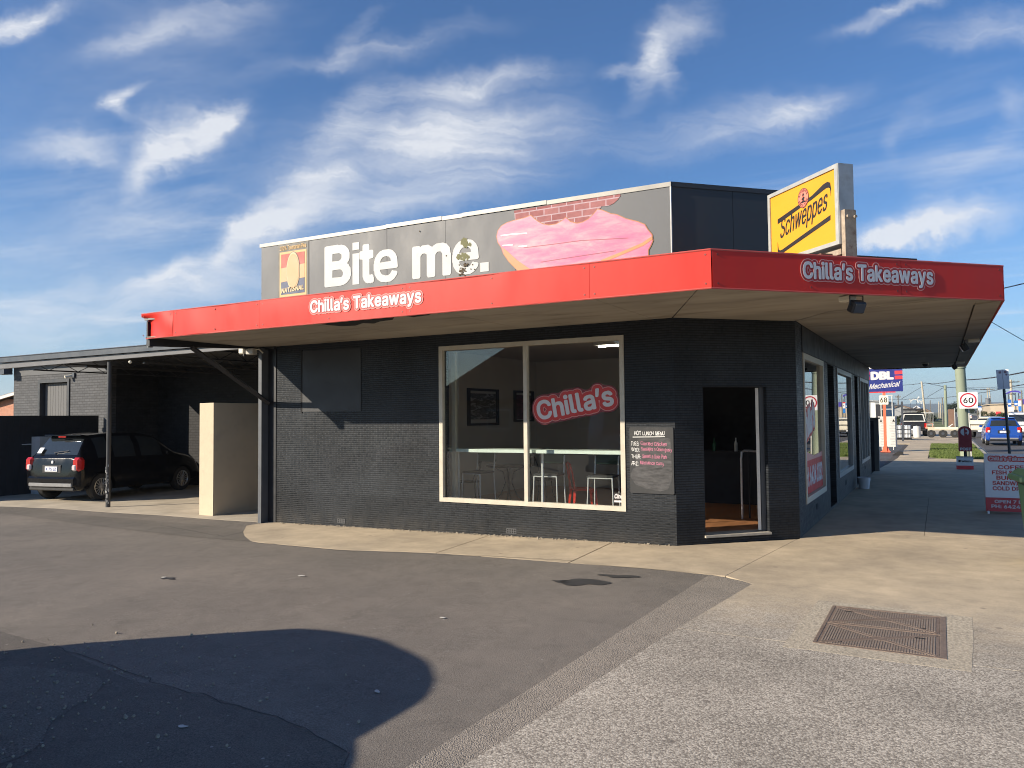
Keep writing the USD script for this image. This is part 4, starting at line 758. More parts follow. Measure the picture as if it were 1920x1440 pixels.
part(dn, 'icing', flat_(icing, 3), icingmat())
M_BUN = paint('painted_bun', (.56, .21, .08), .5, .2, 4)
bun = Polygon([m3_(*p) for p in ((70, 640), (130, 690), (230, 780), (330, 850), (420, 905), (250, 905), (140, 790), (90, 715))]); part(dn, 'bun', flat_(bun, 4), M_BUN)
bun2 = LineString([m3_(*p) for p in ((1655, 545), (1560, 610), (1420, 670), (1280, 730), (1130, 790))]).buffer(.022); part(dn, 'bun', flat_(bun2.intersection(icing), 4), M_BUN)
cracks = unary_union([LineString([m3_(*p) for p in q]).buffer(.0035) for q in (((300, 648), (600, 612), (900, 572), (1400, 545)), ((480, 800), (700, 765), (900, 735), (1270, 680)))]); part(dn, 'plank_lines', flat_(cracks, 4), paint('paint_crack', (.30, .10, .12), .7, .1, 5))
whites = unary_union([LineString([m3_(*p) for p in q]).buffer(.009) for q in (((60, 520), (180, 505), (330, 495)), ((80, 625), (180, 618)), ((250, 635), (330, 628)))]); part(dn, 'highlights', flat_(whites, 4), paint('paint_white', (.85, .72, .72), .5, .05, 5))

# pie poster
pp = thing('pie_poster', 'faded red, yellow and blue pie poster with an oval frame on the parapet', 'poster', (-9.9, YA, 4.1))
def pq(*pts): return Polygon([m1(*p) for p in pts])
M_PP = paint('poster_board', (.125, .12, .105), .6, .1, 5); M_PY = paint('poster_cream', (0.576, 0.374, 0.158), .6, .06, 5); M_PR = paint('poster_red', (0.403, 0.083, 0.061), .6, .06, 5); M_PB = paint('poster_blue', (.075, .09, .15), .6, .06, 5); M_PO = paint('poster_orange', (0.576, 0.338, 0.173), .6, .06, 5); M_POV = paint('poster_oval', (0.576, 0.446, 0.259), .6, .06, 5)
X_ = lambda x: m1(x, 0)[0]; zt1, zt0, zo1, zo0 = m1(450, 150)[1], m1(450, 800)[1], m1(450, 262)[1], m1(450, 793)[1]
part(pp, 'board', flat_(sbox(X_(266), m1(450, 815)[1], X_(632), m1(450, 150)[1]), 1), M_PP)
part(pp, 'border', flat_(sbox(X_(290), m1(450, 800)[1], X_(610), m1(450, 258)[1]), 2), M_PY)
bx0, bx1, bz0, bz1 = X_(308), X_(590), m1(450, 772)[1], m1(450, 285)[1]; H_ = bz1-bz0
def lerp(f, a, b): return a+(b-a)*f
part(pp, 'red_field', flat_(Polygon([(bx0, bz0+H_*.66), (bx1, bz0+H_*.71), (bx1, bz1), (bx0, bz1)]), 3), M_PR)
part(pp, 'yellow_field', flat_(Polygon([(bx0, bz0+H_*.31), (bx1, bz0+H_*.37), (bx1, bz0+H_*.708), (bx0, bz0+H_*.658)]), 3), M_PO)
part(pp, 'blue_field', flat_(Polygon([(bx0, bz0), (bx1, bz0), (bx1, bz0+H_*.368), (bx0, bz0+H_*.308)]), 3), M_PB)
oc = ((bx0+bx1)/2+.01, bz0+H_*.56)
for k, s, m_ in ((4, 1.06, M_BLK), (5, 1.02, M_POV), (6, .93, M_PO)): part(pp, 'oval', flat_(affinity.translate(affinity.scale(Point(0, 0).buffer(1, 24), .155*s, .33*s), *oc), k), m_)
t = fit(text_poly('NATIONAL', True, .03), bx0+.015, bx1-.015, bz0+H_*.035, bz0+H_*.155); t = affinity.affine_transform(t, [1, .15, .05, 1, -.15*bz0-.01, -.05*bx0]); part(pp, 'lettering', flat_(t, 5), M_POV)
t = fit(text_poly('100% Tasmanian Pies', True), X_(292), X_(608), m1(450, 238)[1], m1(450, 182)[1]); part(pp, 'lettering', flat_(t, 3), M_PY)

# window lettering
def wn(x, y): p = AY(980+x/5.54, 700+y/5.54, YA+.035); return (p[0], p[2])
wl = thing('window_decal', 'large red and white bubble name decal stuck on the right hand front window pane', 'window sign', (-4.6, YA+.035, 1.9))
u0, u1 = wn(135, 0)[0], wn(950, 0)[0]
ang = math.atan2(wn(940, 330)[1]-wn(260, 470)[1], wn(940, 330)[0]-wn(260, 470)[0])
t, k = bubble('Chilla\u2019s', (u1-u0)*.985, wn(300, 215)[1]-wn(300, 425)[1]+.0, sx=.85); zc = (wn(540, 200)[1]+wn(540, 430)[1])/2
t = affinity.translate(affinity.rotate(t, math.degrees(ang), origin='centroid'), (u0+u1)/2, 0); cc = t.centroid; t = affinity.translate(t, 0, zc-cc.y-.01)
WP = lambda kk: (0, YA+.0382-.003*kk, 0)
for name, g, kk, m_ in (('rim', t.buffer(.36*k, 8).buffer(.1).buffer(-.1), 0, M_MAROON), ('outline', t.buffer(.265*k, 8), 1, M_PINKL), ('ground', t.buffer(.225*k, 8), 2, M_REDV), ('lettering', t, 3, M_WHITEL)):
    part(wl, name, B().prism(g, WP(kk), (1, 0, 0), (0, 0, 1), .002), m_)
sd = thing('brand_sticker', 'small black and white brand sticker in the bottom right corner of the front window', 'sticker', (-3.98, YA+.035, .6))
p0, p1 = wn(950, 1300), wn(1028, 1250)
part(sd, 'sheet', B().prism(sbox(p0[0], p0[1]-.02, wn(1026, 0)[0], p1[1]+.01), (0, YA+.0382, 0), (1, 0, 0), (0, 0, 1), .002), M_BLK)
part(sd, 'print', B().prism(fit(text_poly('Cino', True, .03, 1.0, .2), p0[0]+.006, wn(1022, 0)[0], p0[1]+.0, p1[1]-.004), (0, YA+.0355, 0), (1, 0, 0), (0, 0, 1), .002), M_WHITEL)
part(sd, 'white_sheet', B().prism(sbox(p0[0], wn(950, 1338)[1], wn(1026, 0)[0], p0[1]-.025), (0, YA+.0382, 0), (1, 0, 0), (0, 0, 1), .002), M_WHITEL)
ph = thing('street_window_sign', 'red phone number banner across the bottom of the first street window', 'window sign', (XB, 13.1, .8))
part(ph, 'banner', B().prism(sbox(12.13, .51, 14.19, 1.02), (XB-.037, 0, 0), (0, 1, 0), (0, 0, 1), .003), M_REDV)
part(ph, 'lettering', B().prism(fit(text_poly('PH: 6424 1032', True, .04), 12.2, 14.12, .62, .93), (XB-.033, 0, 0), (0, 1, 0), (0, 0, 1), .002), M_WHITEL)
part(ph, 'pink_wave', B().prism(Polygon([(12.13, 1.02), (14.19, 1.02), (14.19, 1.10), (13.2, 1.07), (12.13, 1.2)]), (XB-.037, 0, 0), (0, 1, 0), (0, 0, 1), .003), M_PINKL)
t = fit(text_poly('Chilla\u2019s', True, .06, .8), 12.16, 13.4, 1.25, 1.7); t = affinity.affine_transform(t, [1, 0, .22, 1, 0, -.22*12.1])
part(ph, 'name_outline', B().prism(t.buffer(.05), (XB-.037, 0, 0), (0, 1, 0), (0, 0, 1), .002), M_REDV)
part(ph, 'name', B().prism(t, (XB-.0345, 0, 0), (0, 1, 0), (0, 0, 1), .002), M_WHITEL)

# chalk board menu
def cb(x, y): p = AY(980+x/5.54, 700+y/5.54, YA-.02); return (p[0], p[2])
M_SLATE = paint('chalkboard', (.030, .031, .032), .75, .2, 4, dirt=.5, dirtcol=(.09, .088, .088), dscale=3.5); M_CHALK = paint('white_chalk', (.72, .72, .70), .9, .15, 60); M_PCHALK = paint('pink_chalk', (.62, .22, .32), .9, .2, 60); M_SMUDGE = paint('chalk_smudge', (.070, .069, .070), .9, .6, 9, stretch=(1, 1, 3.5))
bd = thing('chalkboard', 'black chalkboard with the hot lunch menu in white and pink chalk on the tiled wall', 'menu board', (-3.45, YA-.02, 1.1))
x0_, x1_ = cb(1098, 0)[0], cb(1552, 0)[0]; z1_, z0_ = cb(1320, 560)[1], cb(1330, 1250)[1]
brd = rounded(x1_-x0_, z1_-z0_, .02, (x0_+x1_)/2, (z0_+z1_)/2)
part(bd, 'slate', B().prism(brd, (0, YA-.006, 0), (1, 0, 0), (0, 0, 1), .014), M_SLATE)
CK = lambda k: (0, YA-.0195-.0015*k, 0)
sm = unary_union([Polygon([cb(*p) for p in ((1130, 1060), (1160, 1000), (1260, 990), (1400, 1020), (1500, 1000), (1540, 1040), (1530, 1120), (1500, 1190), (1430, 1210), (1280, 1180), (1180, 1140))]), Polygon([cb(*p) for p in ((1205, 690), (1520, 690), (1535, 1000), (1480, 990), (1440, 960), (1215, 1000))]), LineString([cb(*p) for p in ((1215, 700), (1205, 850), (1200, 1000))]).buffer(.02)]).buffer(.02, 8)
part(bd, 'chalk_smudge', B().prism(sm.intersection(brd.buffer(-.01)), CK(0), (1, 0, 0), (0, 0, 1), .0012), M_SMUDGE)
def chalk(text, xa, xb, ya, yb_, heavy, slope=0.0, seed=0):
    """Hand lettering: each letter a little off the line."""
    r = np.random.default_rng(seed); gs = []; x = 0.0
    for c_ in text:
        if c_ == ' ': x += .38; continue
        g = text_poly(c_, False, heavy, .8); b = g.bounds; g = affinity.rotate(affinity.scale(g, 1, r.uniform(.88, 1.12), origin=(b[0], 0)), r.normal(0, 4), origin=(b[0], 0)); gs.append(affinity.translate(g, x-b[0], r.normal(0, .045))); x += b[2]-b[0]+.09
    g = fit(unary_union(gs), cb(xa, 0)[0], cb(xb, 0)[0], 0, 1); z0q, z1q = cb((xa+xb)/2, yb_)[1], cb((xa+xb)/2, ya)[1]
    return affinity.affine_transform(g, [1, 0, slope, z1q-z0q, 0, z0q-slope*cb((xa+xb)/2, 0)[0]])
part(bd, 'heading', B().prism(unary_union([chalk('HOT LUNCH MENU', 1148, 1462, 596, 648, .015, seed=1), LineString([cb(1146, 662), cb(1310, 660), cb(1476, 658)]).buffer(.0045)]), CK(1), (1, 0, 0), (0, 0, 1), .0015), M_CHALK)
for i, (day, dish, y, xe, xd) in enumerate((('TUES:', 'Curried Chicken', 730, 1485, 1196), ('WED:', 'Sausages n Onion gravy', 792, 1538, 1200), ('THUR:', 'Sweet n Sour Pork', 862, 1485, 1212), ('FRI:', 'Mild Mince Curry', 935, 1452, 1186))):
    part(bd, 'day', B().prism(chalk(day, 1115, xd, y-24, y+22, .0, -.02, 10+i), CK(1), (1, 0, 0), (0, 0, 1), .0015), M_CHALK)
    part(bd, 'dish', B().prism(chalk(dish, xd+18, xe, y-22, y+26, .0, -.03, 20+i), CK(1), (1, 0, 0), (0, 0, 1), .0015), M_PCHALK)

# lamps and cameras under the awning
M_LAMPB = paint('lamp_body', (.02, .02, .022), .4, .1, 10); M_LAMPG = paint('lamp_glass', (.05, .052, .056), .15, .05, 10); M_PLAST = paint('cream_plastic', (.70, .66, .54), .5, .06, 10)
def spot(loc, rz, label, s=1.0):
    t_ = thing('floodlight', label, 'floodlight', loc, rz, group='floodlights under the awning')
    part(t_, 'junction_box', B().rbox((-.14*s, 0, -.03*s), (.18*s, .10*s, .06*s), .01), M_PLAST, world=False)
    part(t_, 'bracket', B().tube([(.0, -.085*s, -.13*s), (0, -.085*s, -.02*s), (0, .085*s, -.02*s), (0, .085*s, -.13*s)], .008*s, 6), M_LAMPB, world=False)
    part(t_, 'lamp_head', B().rbox((.0, 0, -.14*s), (.10*s, .16*s, .13*s), .012, rx=0).mesh().apply_transform(trimesh.transformations.rotation_matrix(.5, (0, 1, 0), (0, 0, -.14*s))), M_LAMPB, world=False)
    part(t_, 'lens', B().cbox((.052*s, 0, -.165*s), (.006, .13*s, .10*s), ry=.5), M_LAMPG, world=False)
    return t_
spot((-.76, 9.12, 3.045), -math.pi/4, 'black floodlight with white junction box hanging under the corner of the awning')
spot((.42, 15.8, 3.03), math.pi, 'dark floodlight halfway along the street side of the awning', 1.0)
spot((.36, 22.5, 3.03), math.pi, 'small dark floodlight near the far end of the awning', 1.0)
t_ = thing('security_camera', 'round dark dome camera under the far end of the awning', 'camera', (-.3, 22.9, 3.045)); part(t_, 'base', B().lathe([(0, 0), (.09, 0), (.09, -.03), (0, -.03)], (0, 0, 0), 16), M_PLAST, world=False); part(t_, 'dome', trimesh.creation.icosphere(2, .07).apply_translation((0, 0, -.04)), M_LAMPB, smooth=True, world=False)
sl = thing('sensor_light', 'cream twin box sensor light on the beam beside the steel post', 'light', (-11.25, 9.95, 2.98))
part(sl, 'lamp_box', B().rbox((-11.03, 9.80, 2.985), (.14, .13, .125), .02), M_PLAST); part(sl, 'housing', B().rbox((-10.86, 9.83, 2.965), (.19, .11, .11), .01), paint('grey_plastic', (.42, .40, .35), .5, .08, 10)); part(sl, 'sensor', trimesh.creation.icosphere(1, .03).apply_translation((-10.98, 9.78, 2.895)), M_LAMPB)
part(sl, 'arm', B().tube([(-10.77, 9.83, 2.99), (-10.70, 9.86, 3.0), (-10.62, 9.88, 2.93)], .012, 6), M_PLAST)

# ---------------------------------------------------------------- inside the shop
M_CHROME = paint('chrome_tube', (.70, .70, .69), .3, .06, 10, metallic=.25); M_SEATD = paint('dark_seat', (.03, .032, .034), .45, .1, 10); M_SEATG = paint('dark_green_back', (.012, .040, .022), .45, .1, 10); M_REDM = paint('red_metal_chair', (.62, .045, .022), .35, .08, 10); M_WIRE = paint('black_wire', (.02, .02, .02), .4, .1, 10)
M_TOPG = paint('pale_counter', (.66, .74, .68), .35, .05, 6)
def stool(x, y, rz, label):
    """High-backed bar chair: four thin legs, seat, low backrest on the two rear uprights."""
    h = .72; w, d = .40, .38
    t_ = thing('bar_chair', label, 'bar chair', (x, y, .105), rz, group='dark bar chairs along the window counter')
    part(t_, 'seat', B().rbox((0, 0, h), (w, d, .035), .012), M_SEATD, world=False)
    for sx in (-1, 1):
        part(t_, 'leg', B().tube([(sx*(w/2-.015), -d/2+.015, h-.015), (sx*(w/2+.01), -d/2-.01, 0)], .011, 8), M_CHROME, world=False)
        part(t_, 'leg', B().tube([(sx*(w/2+.01), d/2+.03, 0), (sx*(w/2-.015), d/2-.01, h), (sx*(w/2-.015), d/2+.03, h+.30)], .011, 8), M_CHROME, world=False)
    part(t_, 'seat_rail', B().tube([(-w/2+.015, -d/2+.012, h-.022), (w/2-.015, -d/2+.012, h-.022)], .009, 6), M_CHROME, world=False)
    part(t_, 'backrest', B().rbox((0, d/2+.035, h+.245), (w, .03, .17), .01), M_SEATG, world=False)
    return t_
stool(-5.42, 10.92, .12, 'bar chair with dark green back in the middle of the front window'); stool(-4.50, 10.92, .12, 'bar chair with green back in front of the red chair in the window'); stool(-6.75, 10.95, -.15, 'bar chair with dark green back at the left end of the front window')
def redchair(x, y, rz, label):
    t_ = thing('metal_chair', label, 'chair', (x, y, .105), rz, group='red pressed metal chairs')
    part(t_, 'seat', B().rbox((0, 0, .45), (.36, .36, .025), .01).prism(Polygon([(-.18, .44), (.18, .44), (.2, .30), (.15, .30), (.10, .37), (0, .395), (-.10, .37), (-.15, .30), (-.2, .30)]), (0, -.175, 0), (1, 0, 0), (0, 0, 1), .006), M_REDM, world=False)
    for sx in (-1, 1):
        for sy in (-1, 1): part(t_, 'leg', B().tube([(sx*.165, sy*.165, .44), (sx*.21, sy*.21, 0)], [.03, .016], 4), M_REDM, world=False)
    part(t_, 'back_hoop', B().tube([(-.17, .165, .45), (-.185, .215, .75), (-.15, .24, .86), (0, .25, .885), (.15, .24, .86), (.185, .215, .75), (.17, .165, .45)], .016, 6), M_REDM, world=False)
    part(t_, 'back_splat', B().prism(rounded(.10, .42, .02, 0, .67), (0, .225, 0), (1, 0, 0), (0, .0, 1), .008), M_REDM, world=False)
    return t_
redchair(-5.12, 11.55, 2.2, 'bright red pressed metal chair seen side on behind the right bar chair'); redchair(-4.55, 12.9, 1.0, 'red pressed metal chair partly hidden at the right edge of the window')
tb = thing('wire_table', 'black table on curled wire legs deep inside the left window', 'table', (-7.1, 12.6, .105))
part(tb, 'table_top', B().lathe([(0, .70), (.42, .70), (.43, .715), (.42, .73), (0, .73)], n=32), M_WIRE, world=False)
for i in range(4):
    a = i*math.pi/2+.4; c_, s_ = math.cos(a), math.sin(a); part(tb, 'leg', B().tube([(c_*r_, s_*r_, z_) for r_, z_ in ((.30, .70), (.10, .6), (.06, .4), (.14, .2), (.30, .0))], .012, 6), M_WIRE, world=False)
def wirechair(x, y, rz, label):
    t_ = thing('wire_chair', label, 'chair', (x, y, .105), rz, group='black wire chairs')
    part(t_, 'seat', B().lathe([(0, .44), (.19, .44), (.2, .455), (.19, .47), (0, .47)], n=20), M_WIRE, world=False)
    for sx in (-1, 1):
        for sy in (-1, 1): part(t_, 'leg', B().tube([(sx*.13, sy*.13, .44), (sx*.15, sy*.15, .2), (sx*.21, sy*.21, 0)], .009, 6), M_WIRE, world=False)
    part(t_, 'back_hoop', B().tube([(-.17, .1, .46), (-.2, .19, .72), (-.12, .22, .88), (0, .225, .9), (.12, .22, .88), (.2, .19, .72), (.17, .1, .46)], .009, 6).prism(rounded(.26, .16, .05, 0, .77), (0, .215, 0), (1, 0, 0), (0, 0, 1), .01), M_WIRE, world=False)
wirechair(-7.6, 12.0, -1.2, 'black wire chair on the left side of the dark table'); wirechair(-6.55, 12.9, 1.6, 'black wire chair on the right side of the dark table')
ct = thing('window_counter', 'pale green edged counter shelf running along inside the front window', 'counter', (-5.6, 10.5, 1.2))
for xa, xb in ((-7.15, -5.43), (-5.36, -3.95)):
    part(ct, 'counter_top', B().box((xa, 10.36, 1.185), (xb, 10.72, 1.235)), M_TOPG)
for x in (-6.95, -5.4, -4.05): part(ct, 'leg', B().tube([(x, 10.66, 1.19), (x, 10.66, .105)], .02, 8), M_CHROME)
wb = thing('window_blind_rail', 'pale vertical blind rail at the left inside edge of the front window', 'blind', (-6.85, 10.4, .45)); part(wb, 'rail', B().box((-6.87, 10.34, .45), (-6.80, 10.40, 2.8)), M_CREAM); part(wb, 'cord', B().tube([(-6.76, 10.37, 2.8), (-6.76, 10.37, 1.9)], .004, 4), M_WHITE)
M_PICB = paint('picture_frame', (.015, .015, .016), .4, .1, 5); M_MAT_ = paint('picture_mount', (.62, .60, .57), .7, .05, 5)
def photo_mat(name, ramp):
    n = {'g': ('geometry', {}), 'mp': ('mapping', {'scale': (1, 1.6, 6)}), 'nz': ('noise_texture', {'scale': 2.4, 'detail': 7.0, 'distortion': 1.2}), 'r': ('rgb_ramp', {'ramp': ramp}), 'p': ('principled_bsdf', {'roughness': .4})}
    return mat(name, n, [('g.position', 'mp.vector'), ('mp.vector', 'nz.vector'), ('nz.fac', 'r.fac'), ('r.color', 'p.base_color')])
for lab, ya_, yb__, za_, zb2, rp in (('black framed black and white landscape photograph on the left inside wall', 13.2, 14.45, 1.56, 2.33, [(.3, (.02, .02, .02)), (.5, (.12, .12, .12)), (.62, (.42, .42, .42))]), ('dim dark red framed picture beside the landscape photograph, half behind the window bar', 15.15, 16.1, 1.62, 2.33, [(.3, (.03, .01, .02)), (.6, (.14, .03, .07)), (.7, (.2, .1, .16))])):
    t_ = thing('framed_picture', lab, 'picture', (-8.4, (ya_+yb__)/2, za_))
    part(t_, 'frame', B().prism(sbox(ya_, za_, yb__, zb2).difference(sbox(ya_+.09, za_+.05, yb__-.09, zb2-.05)), (-8.395, 0, 0), (0, 1, 0), (0, 0, 1), .035), M_PICB)
    part(t_, 'mount', B().box((-8.398, ya_+.08, za_+.04), (-8.39, yb__-.08, zb2-.04)), M_MAT_)
    part(t_, 'print', B().box((-8.389, ya_+.10, za_+.13 if ya_ < 15 else za_+.06), (-8.386, yb__-.10, zb2-.10)), photo_mat('print_'+('a' if ya_ < 15 else 'b'), rp))
fg = thing('drinks_fridge', 'tall dark drinks fridge inside at the right edge of the front window', 'fridge', (-4.6, 14.6, .105))
part(fg, 'cabinet', B().rbox((-4.65, 14.9, 1.1), (.75, .7, 1.98), .02), M_NAVY); part(fg, 'door', B().rbox((-4.65, 14.535, 1.05), (.70, .03, 1.7), .008), paint('fridge_door', (.02, .03, .08), .1, .2, 3)); part(fg, 'header', B().box((-4.98, 14.53, 1.93), (-4.32, 14.55, 2.06)), M_REDV)
lt = thing('ceiling_light', 'fluorescent tube light on the shop ceiling at the top right of the window', 'light', (-4.6, 12.6, 3.0))
part(lt, 'fitting', B().box((-5.3, 12.5, 2.985), (-3.9, 12.7, 3.04)), M_CEILIN); part(lt, 'tube', B().tube([(-5.25, 12.6, 2.965), (-3.95, 12.6, 2.965)], .016, 8), emit('fluorescent', (1, .93, .80), 12.0))
hr = thing('handrail', 'chrome hooped handrail just inside the corner doorway', 'handrail', (-2.9, 12.1, .105))
hp = [hit(1391+dx, py, (S2, -S2, 0), (-2.9, 12.2, 0)) for dx, py in ((0, 931), (-1.5, 860), (0, 848), (4, 845), (30, 846))]
hp[0][2] = .105; part(hr, 'rail', B().tube(hp, .017, 10), M_CHROME)
q_ = hp[-1]; part(hr, 'leg', B().tube([q_-[.12, .12, 0], [q_[0]-.12, q_[1]-.12, .105]], .015, 8), M_LAMPB)
sc2 = thing('serving_counter', 'dark serving counter with a pale top edge deep inside the doorway', 'counter', (-4.4, 14.2, .105))
part(sc2, 'front', B().box((-4.3, 14.3, .105), (-2.9, 14.9, 1.02)), M_NAVY); part(sc2, 'counter_top', B().box((-4.36, 14.24, 1.02), (-2.85, 14.95, 1.06)), M_NAVY)
r = np.random.default_rng(8)
for i, lab in enumerate(('brown sauce bottle on the serving counter', 'green bottle on the serving counter', 'white tall bottle on the serving counter')):
    solo('bottle', B().lathe([(0, 0), (.035, 0), (.035, .14), (.012, .2), (.012, .25), (0, .25)], (-4.1+.4*i, 14.4, 1.06), 12).mesh(), paint(f'bottle_{i}', ((.12, .04, .02), (.02, .09, .04), (.5, .5, .48))[i], .2, .1, 10), lab, 'bottle')
# ---------------------------------------------------------------- carport, fence, store
M_CPB = paint('carport_steel', (.028, .029, .032), .45, .15, 6); M_CPL = paint('carport_beam', (.11, .11, .115), .5, .12, 5, dirt=.2, dirtcol=(.1, .1, .1)); M_GUT = paint('gutter_grey', (.05, .056, .066), .4, .1, 5)
M_RENDER = paint('beige_render', (.55, .45, .318), .85, .09, 1.5, bump=.0015, bscale=60, dirt=.45, dirtcol=(.36, .29, .22), dscale=2.2)
M_BBRK = brickwork('black_bricks', (1, 0, 0), (.011, .0115, .013), (.018, .0185, .020), (.007, .007, .0075)); M_BBRKY = brickwork('black_bricks_side', (0, 1, 0), (.012, .0125, .014), (.02, .0205, .022), (.008, .008, .009))
M_STORE = brickwork('store_bricks', (1, 0, 0), (.058, .061, .066), (.085, .088, .093), (.042, .043, .046))
cp = thing('carport', 'dark open carport with a long steel roof beam left of the shop', 'carport', (-15.6, 10.2, -.12))
CY = 10.2
part(cp, 'gutter', B().prism(Polygon([(-20.35, 3.15), (-10.75, 3.16), (-10.75, 3.285), (-20.35, 3.28)]), (0, CY, 0), (1, 0, 0), (0, 0, 1), .11).tube([(-20.35, CY-.11, 3.275), (-10.8, CY-.11, 3.28)], .014, 6), M_GUT)
part(cp, 'front_beam', B().prism(Polygon([(-20.3, 3.005), (-10.75, 3.075), (-10.75, 3.150), (-20.3, 3.14)]), (0, CY+.05, 0), (1, 0, 0), (0, 0, 1), .10), M_CPL)
part(cp, 'roof_sheet', B().prism(sbox(-20.35, CY, -10.5, 14.9), (0, 0, 3.19), (1, 0, 0), (0, 1, 0), .04), M_CPB)
part(cp, 'post', B().tube([(-15.66, 10.26, -.12), (-15.66, 10.26, 3.02)], .048, 14), paint('post_black', (.035, .036, .038), .45, .15, 6))
chips = B(); r = np.random.default_rng(12)
for _ in range(26):
    a, z = r.uniform(-2.6, -.2), abs(r.normal(0, .42))+.0; s = r.uniform(.008, .022); chips.cbox((-15.66+.0485*math.cos(a), 10.26+.0485*math.sin(a), -.02+z), (s, s, s*r.uniform(1, 4)), rotz=a)
part(cp, 'paint_chips', chips, M_WHITE, kind='stuff')
def joist(x, y0, y1, zt=3.13, zb=2.95):
    b = B().cbox((x, (y0+y1)/2, zt), (.05, y1-y0, .03)).cbox((x, (y0+y1)/2, zb), (.05, y1-y0, .03)); n = max(4, int((y1-y0)/.34))
    for i in range(n):
        a, c = y0+(y1-y0)*i/n, y0+(y1-y0)*(i+1)/n; b.tube([(x, a, zb if i % 2 else zt), (x, c, zt if i % 2 else zb)], .008, 4)
    return b
for x in (-18.65, -16.6, -14.6, -12.7): part(cp, 'roof_truss', joist(x, CY+.12, 14.6), M_CPB)
for x, y in ((-13.7, 10.4),): part(cp, 'knob', trimesh.creation.icosphere(1, .035).apply_translation((-14.9, 10.22, 2.97)), M_PLAST)
st = thing('brick_store', 'dark grey painted brick outbuilding with a boarded opening behind the fence', 'outbuilding', (-22.5, 13.2, -.12))
fw = sbox(-24.9, -.12, -20.2, 3.42).difference(sbox(-23.55, 0.0, -22.0, 2.955))
part(st, 'front_wall', B().prism(fw, (0, 13.44, 0), (1, 0, 0), (0, 0, 1), .24), M_STORE)
part(st, 'side_wall', B().box((-20.44, 13.445, -.12), (-20.2, 20, 3.42)), M_BBRKY); part(st, 'side_wall', B().box((-24.9, 13.445, -.12), (-24.66, 20, 3.42)), M_BBRKY)
part(st, 'lintel_band', B().box((-24.89, 13.185, 3.12), (-20.21, 13.198, 3.42)), paint('store_band', (.075, .078, .083), .6, .15, 3))
part(st, 'roof', B().prism(sbox(-25.1, 12.95, -20.0, 20.1), (0, 0, 3.42), (1, 0, 0), (0, 1, 0), .09), M_CPB)
part(st, 'gutter_end', B().box((-25.05, 12.85, 3.17), (-24.80, 13.1, 3.40)).box((-25.2, 12.9, 3.17), (-25.05, 13.05, 3.25)), M_GUT)
part(st, 'opening_frame', B().prism(sbox(-23.56, -.1, -21.99, 2.965).difference(sbox(-23.46, -.1, -22.09, 2.87)), (0, 13.33, 0), (1, 0, 0), (0, 0, 1), .16), M_CPB)
M_PLY = paint('boarding', (.105, .105, .105), .7, .15, 3)
dr = part(st, 'boarding', B().box((-23.45, 13.34, 0), (-22.1, 13.37, 2.86)), M_PLY)
for i in range(10): part(dr, 'batten', B().box((-23.44+.135*i, 13.325, .02), (-23.44+.135*i+.125, 13.338, 2.85)), M_PLY)
t_ = thing('security_camera', 'small white bullet camera on the outbuilding wall above the boarded opening', 'camera', (-21.9, 13.18, 3.02)); part(t_, 'body', B().tube([(-21.9, 13.19, 3.04), (-21.95, 13.02, 3.0)], .045, 10), M_PLAST); part(t_, 'mount', B().box((-21.82, 13.15, 2.98), (-21.72, 13.182, 3.12)), M_GUT)
bw = thing('rear_wall', 'black painted brick wall closing the back of the carport', 'wall', (-15, 14.75, -.12))
part(bw, 'brickwork', B().box((-20.19, 14.75, -.12), (-10.47, 14.95, 3.188)), M_BBRK)
part(bw, 'door', B().box((-14.1, 14.72, -.1), (-13.1, 14.745, 2.0)), M_DOORB)
wg = thing('wing_wall', 'short beige rendered wall standing end on between the carport and the shop', 'wall', (-12.5, 10.2, -.12))
part(wg, 'render', B().add(trimesh.creation.box((.395, 3.3, 2.2), transform=trimesh.transformations.translation_matrix((-12.505, 11.86, .965)))), M_RENDER)
fe = thing('fence', 'tall black board fence behind the parked hatchback', 'fence', (-20.2, 11, -.12))
yb_ = 8.6
while yb_ < 13.1: part(fe, 'board', B().box((-20.49, yb_, -.15), (-20.45, min(yb_+.145, 13.16), 1.88)), paint('fence_black', (.018, .019, .022), .6, .2, 4)); yb_ += .15
part(fe, 'rail', B().box((-20.54, 8.6, 1.5), (-20.495, 13.1, 1.6)), M_CPB)
gp = thing('gate_pillar', 'short pale grey pillar at the fence beside the hatchback', 'pillar', (-20.0, 11.4, -.12)); part(gp, 'shaft', B().box((-20.42, 11.28, -.15), (-20.06, 11.62, 1.34)), paint('pillar_grey', (.55, .54, .51), .8, .1, 3)); part(gp, 'latch', B().tube([(-20.40, 11.29, 1.15), (-20.43, 11.05, 1.15)], .012, 6), M_CHROME)
# far left house
M_ORBR = brickwork('orange_bricks', (1, 0, 0), (.42, .145, .075), (.52, .19, .10), (.38, .30, .24)); M_TILE = paint('roof_tiles', (.22, .14, .10), .8, .2, 2); M_FASW = paint('white_bargeboard', (.60, .59, .55), .5, .05, 5)
ho = thing('brick_house', 'orange brick house with a brick chimney behind the outbuilding', 'house', (-58, 32, -.12))
part(ho, 'wall', B().prism(Polygon([(-66, -.3), (-54.5, -.3), (-54.5, 3.1), (-57.4, 3.3), (-62, 2.4), (-66, 2.4)]), (0, 38, 0), (1, 0, 0), (0, 0, 1), 8), M_ORBR)
part(ho, 'roof', B().prism(Polygon([(-67, 1.95), (-54, 3.85), (-54, 4.0), (-67, 2.1)]), (0, 38.5, 0), (1, 0, 0), (0, 0, 1), 9), M_TILE)
part(ho, 'bargeboard', B().prism(Polygon([(-67, 1.85), (-54, 3.75), (-54, 3.95), (-67, 2.05)]), (0, 29.5, 0), (1, 0, 0), (0, 0, 1), .06), M_FASW)
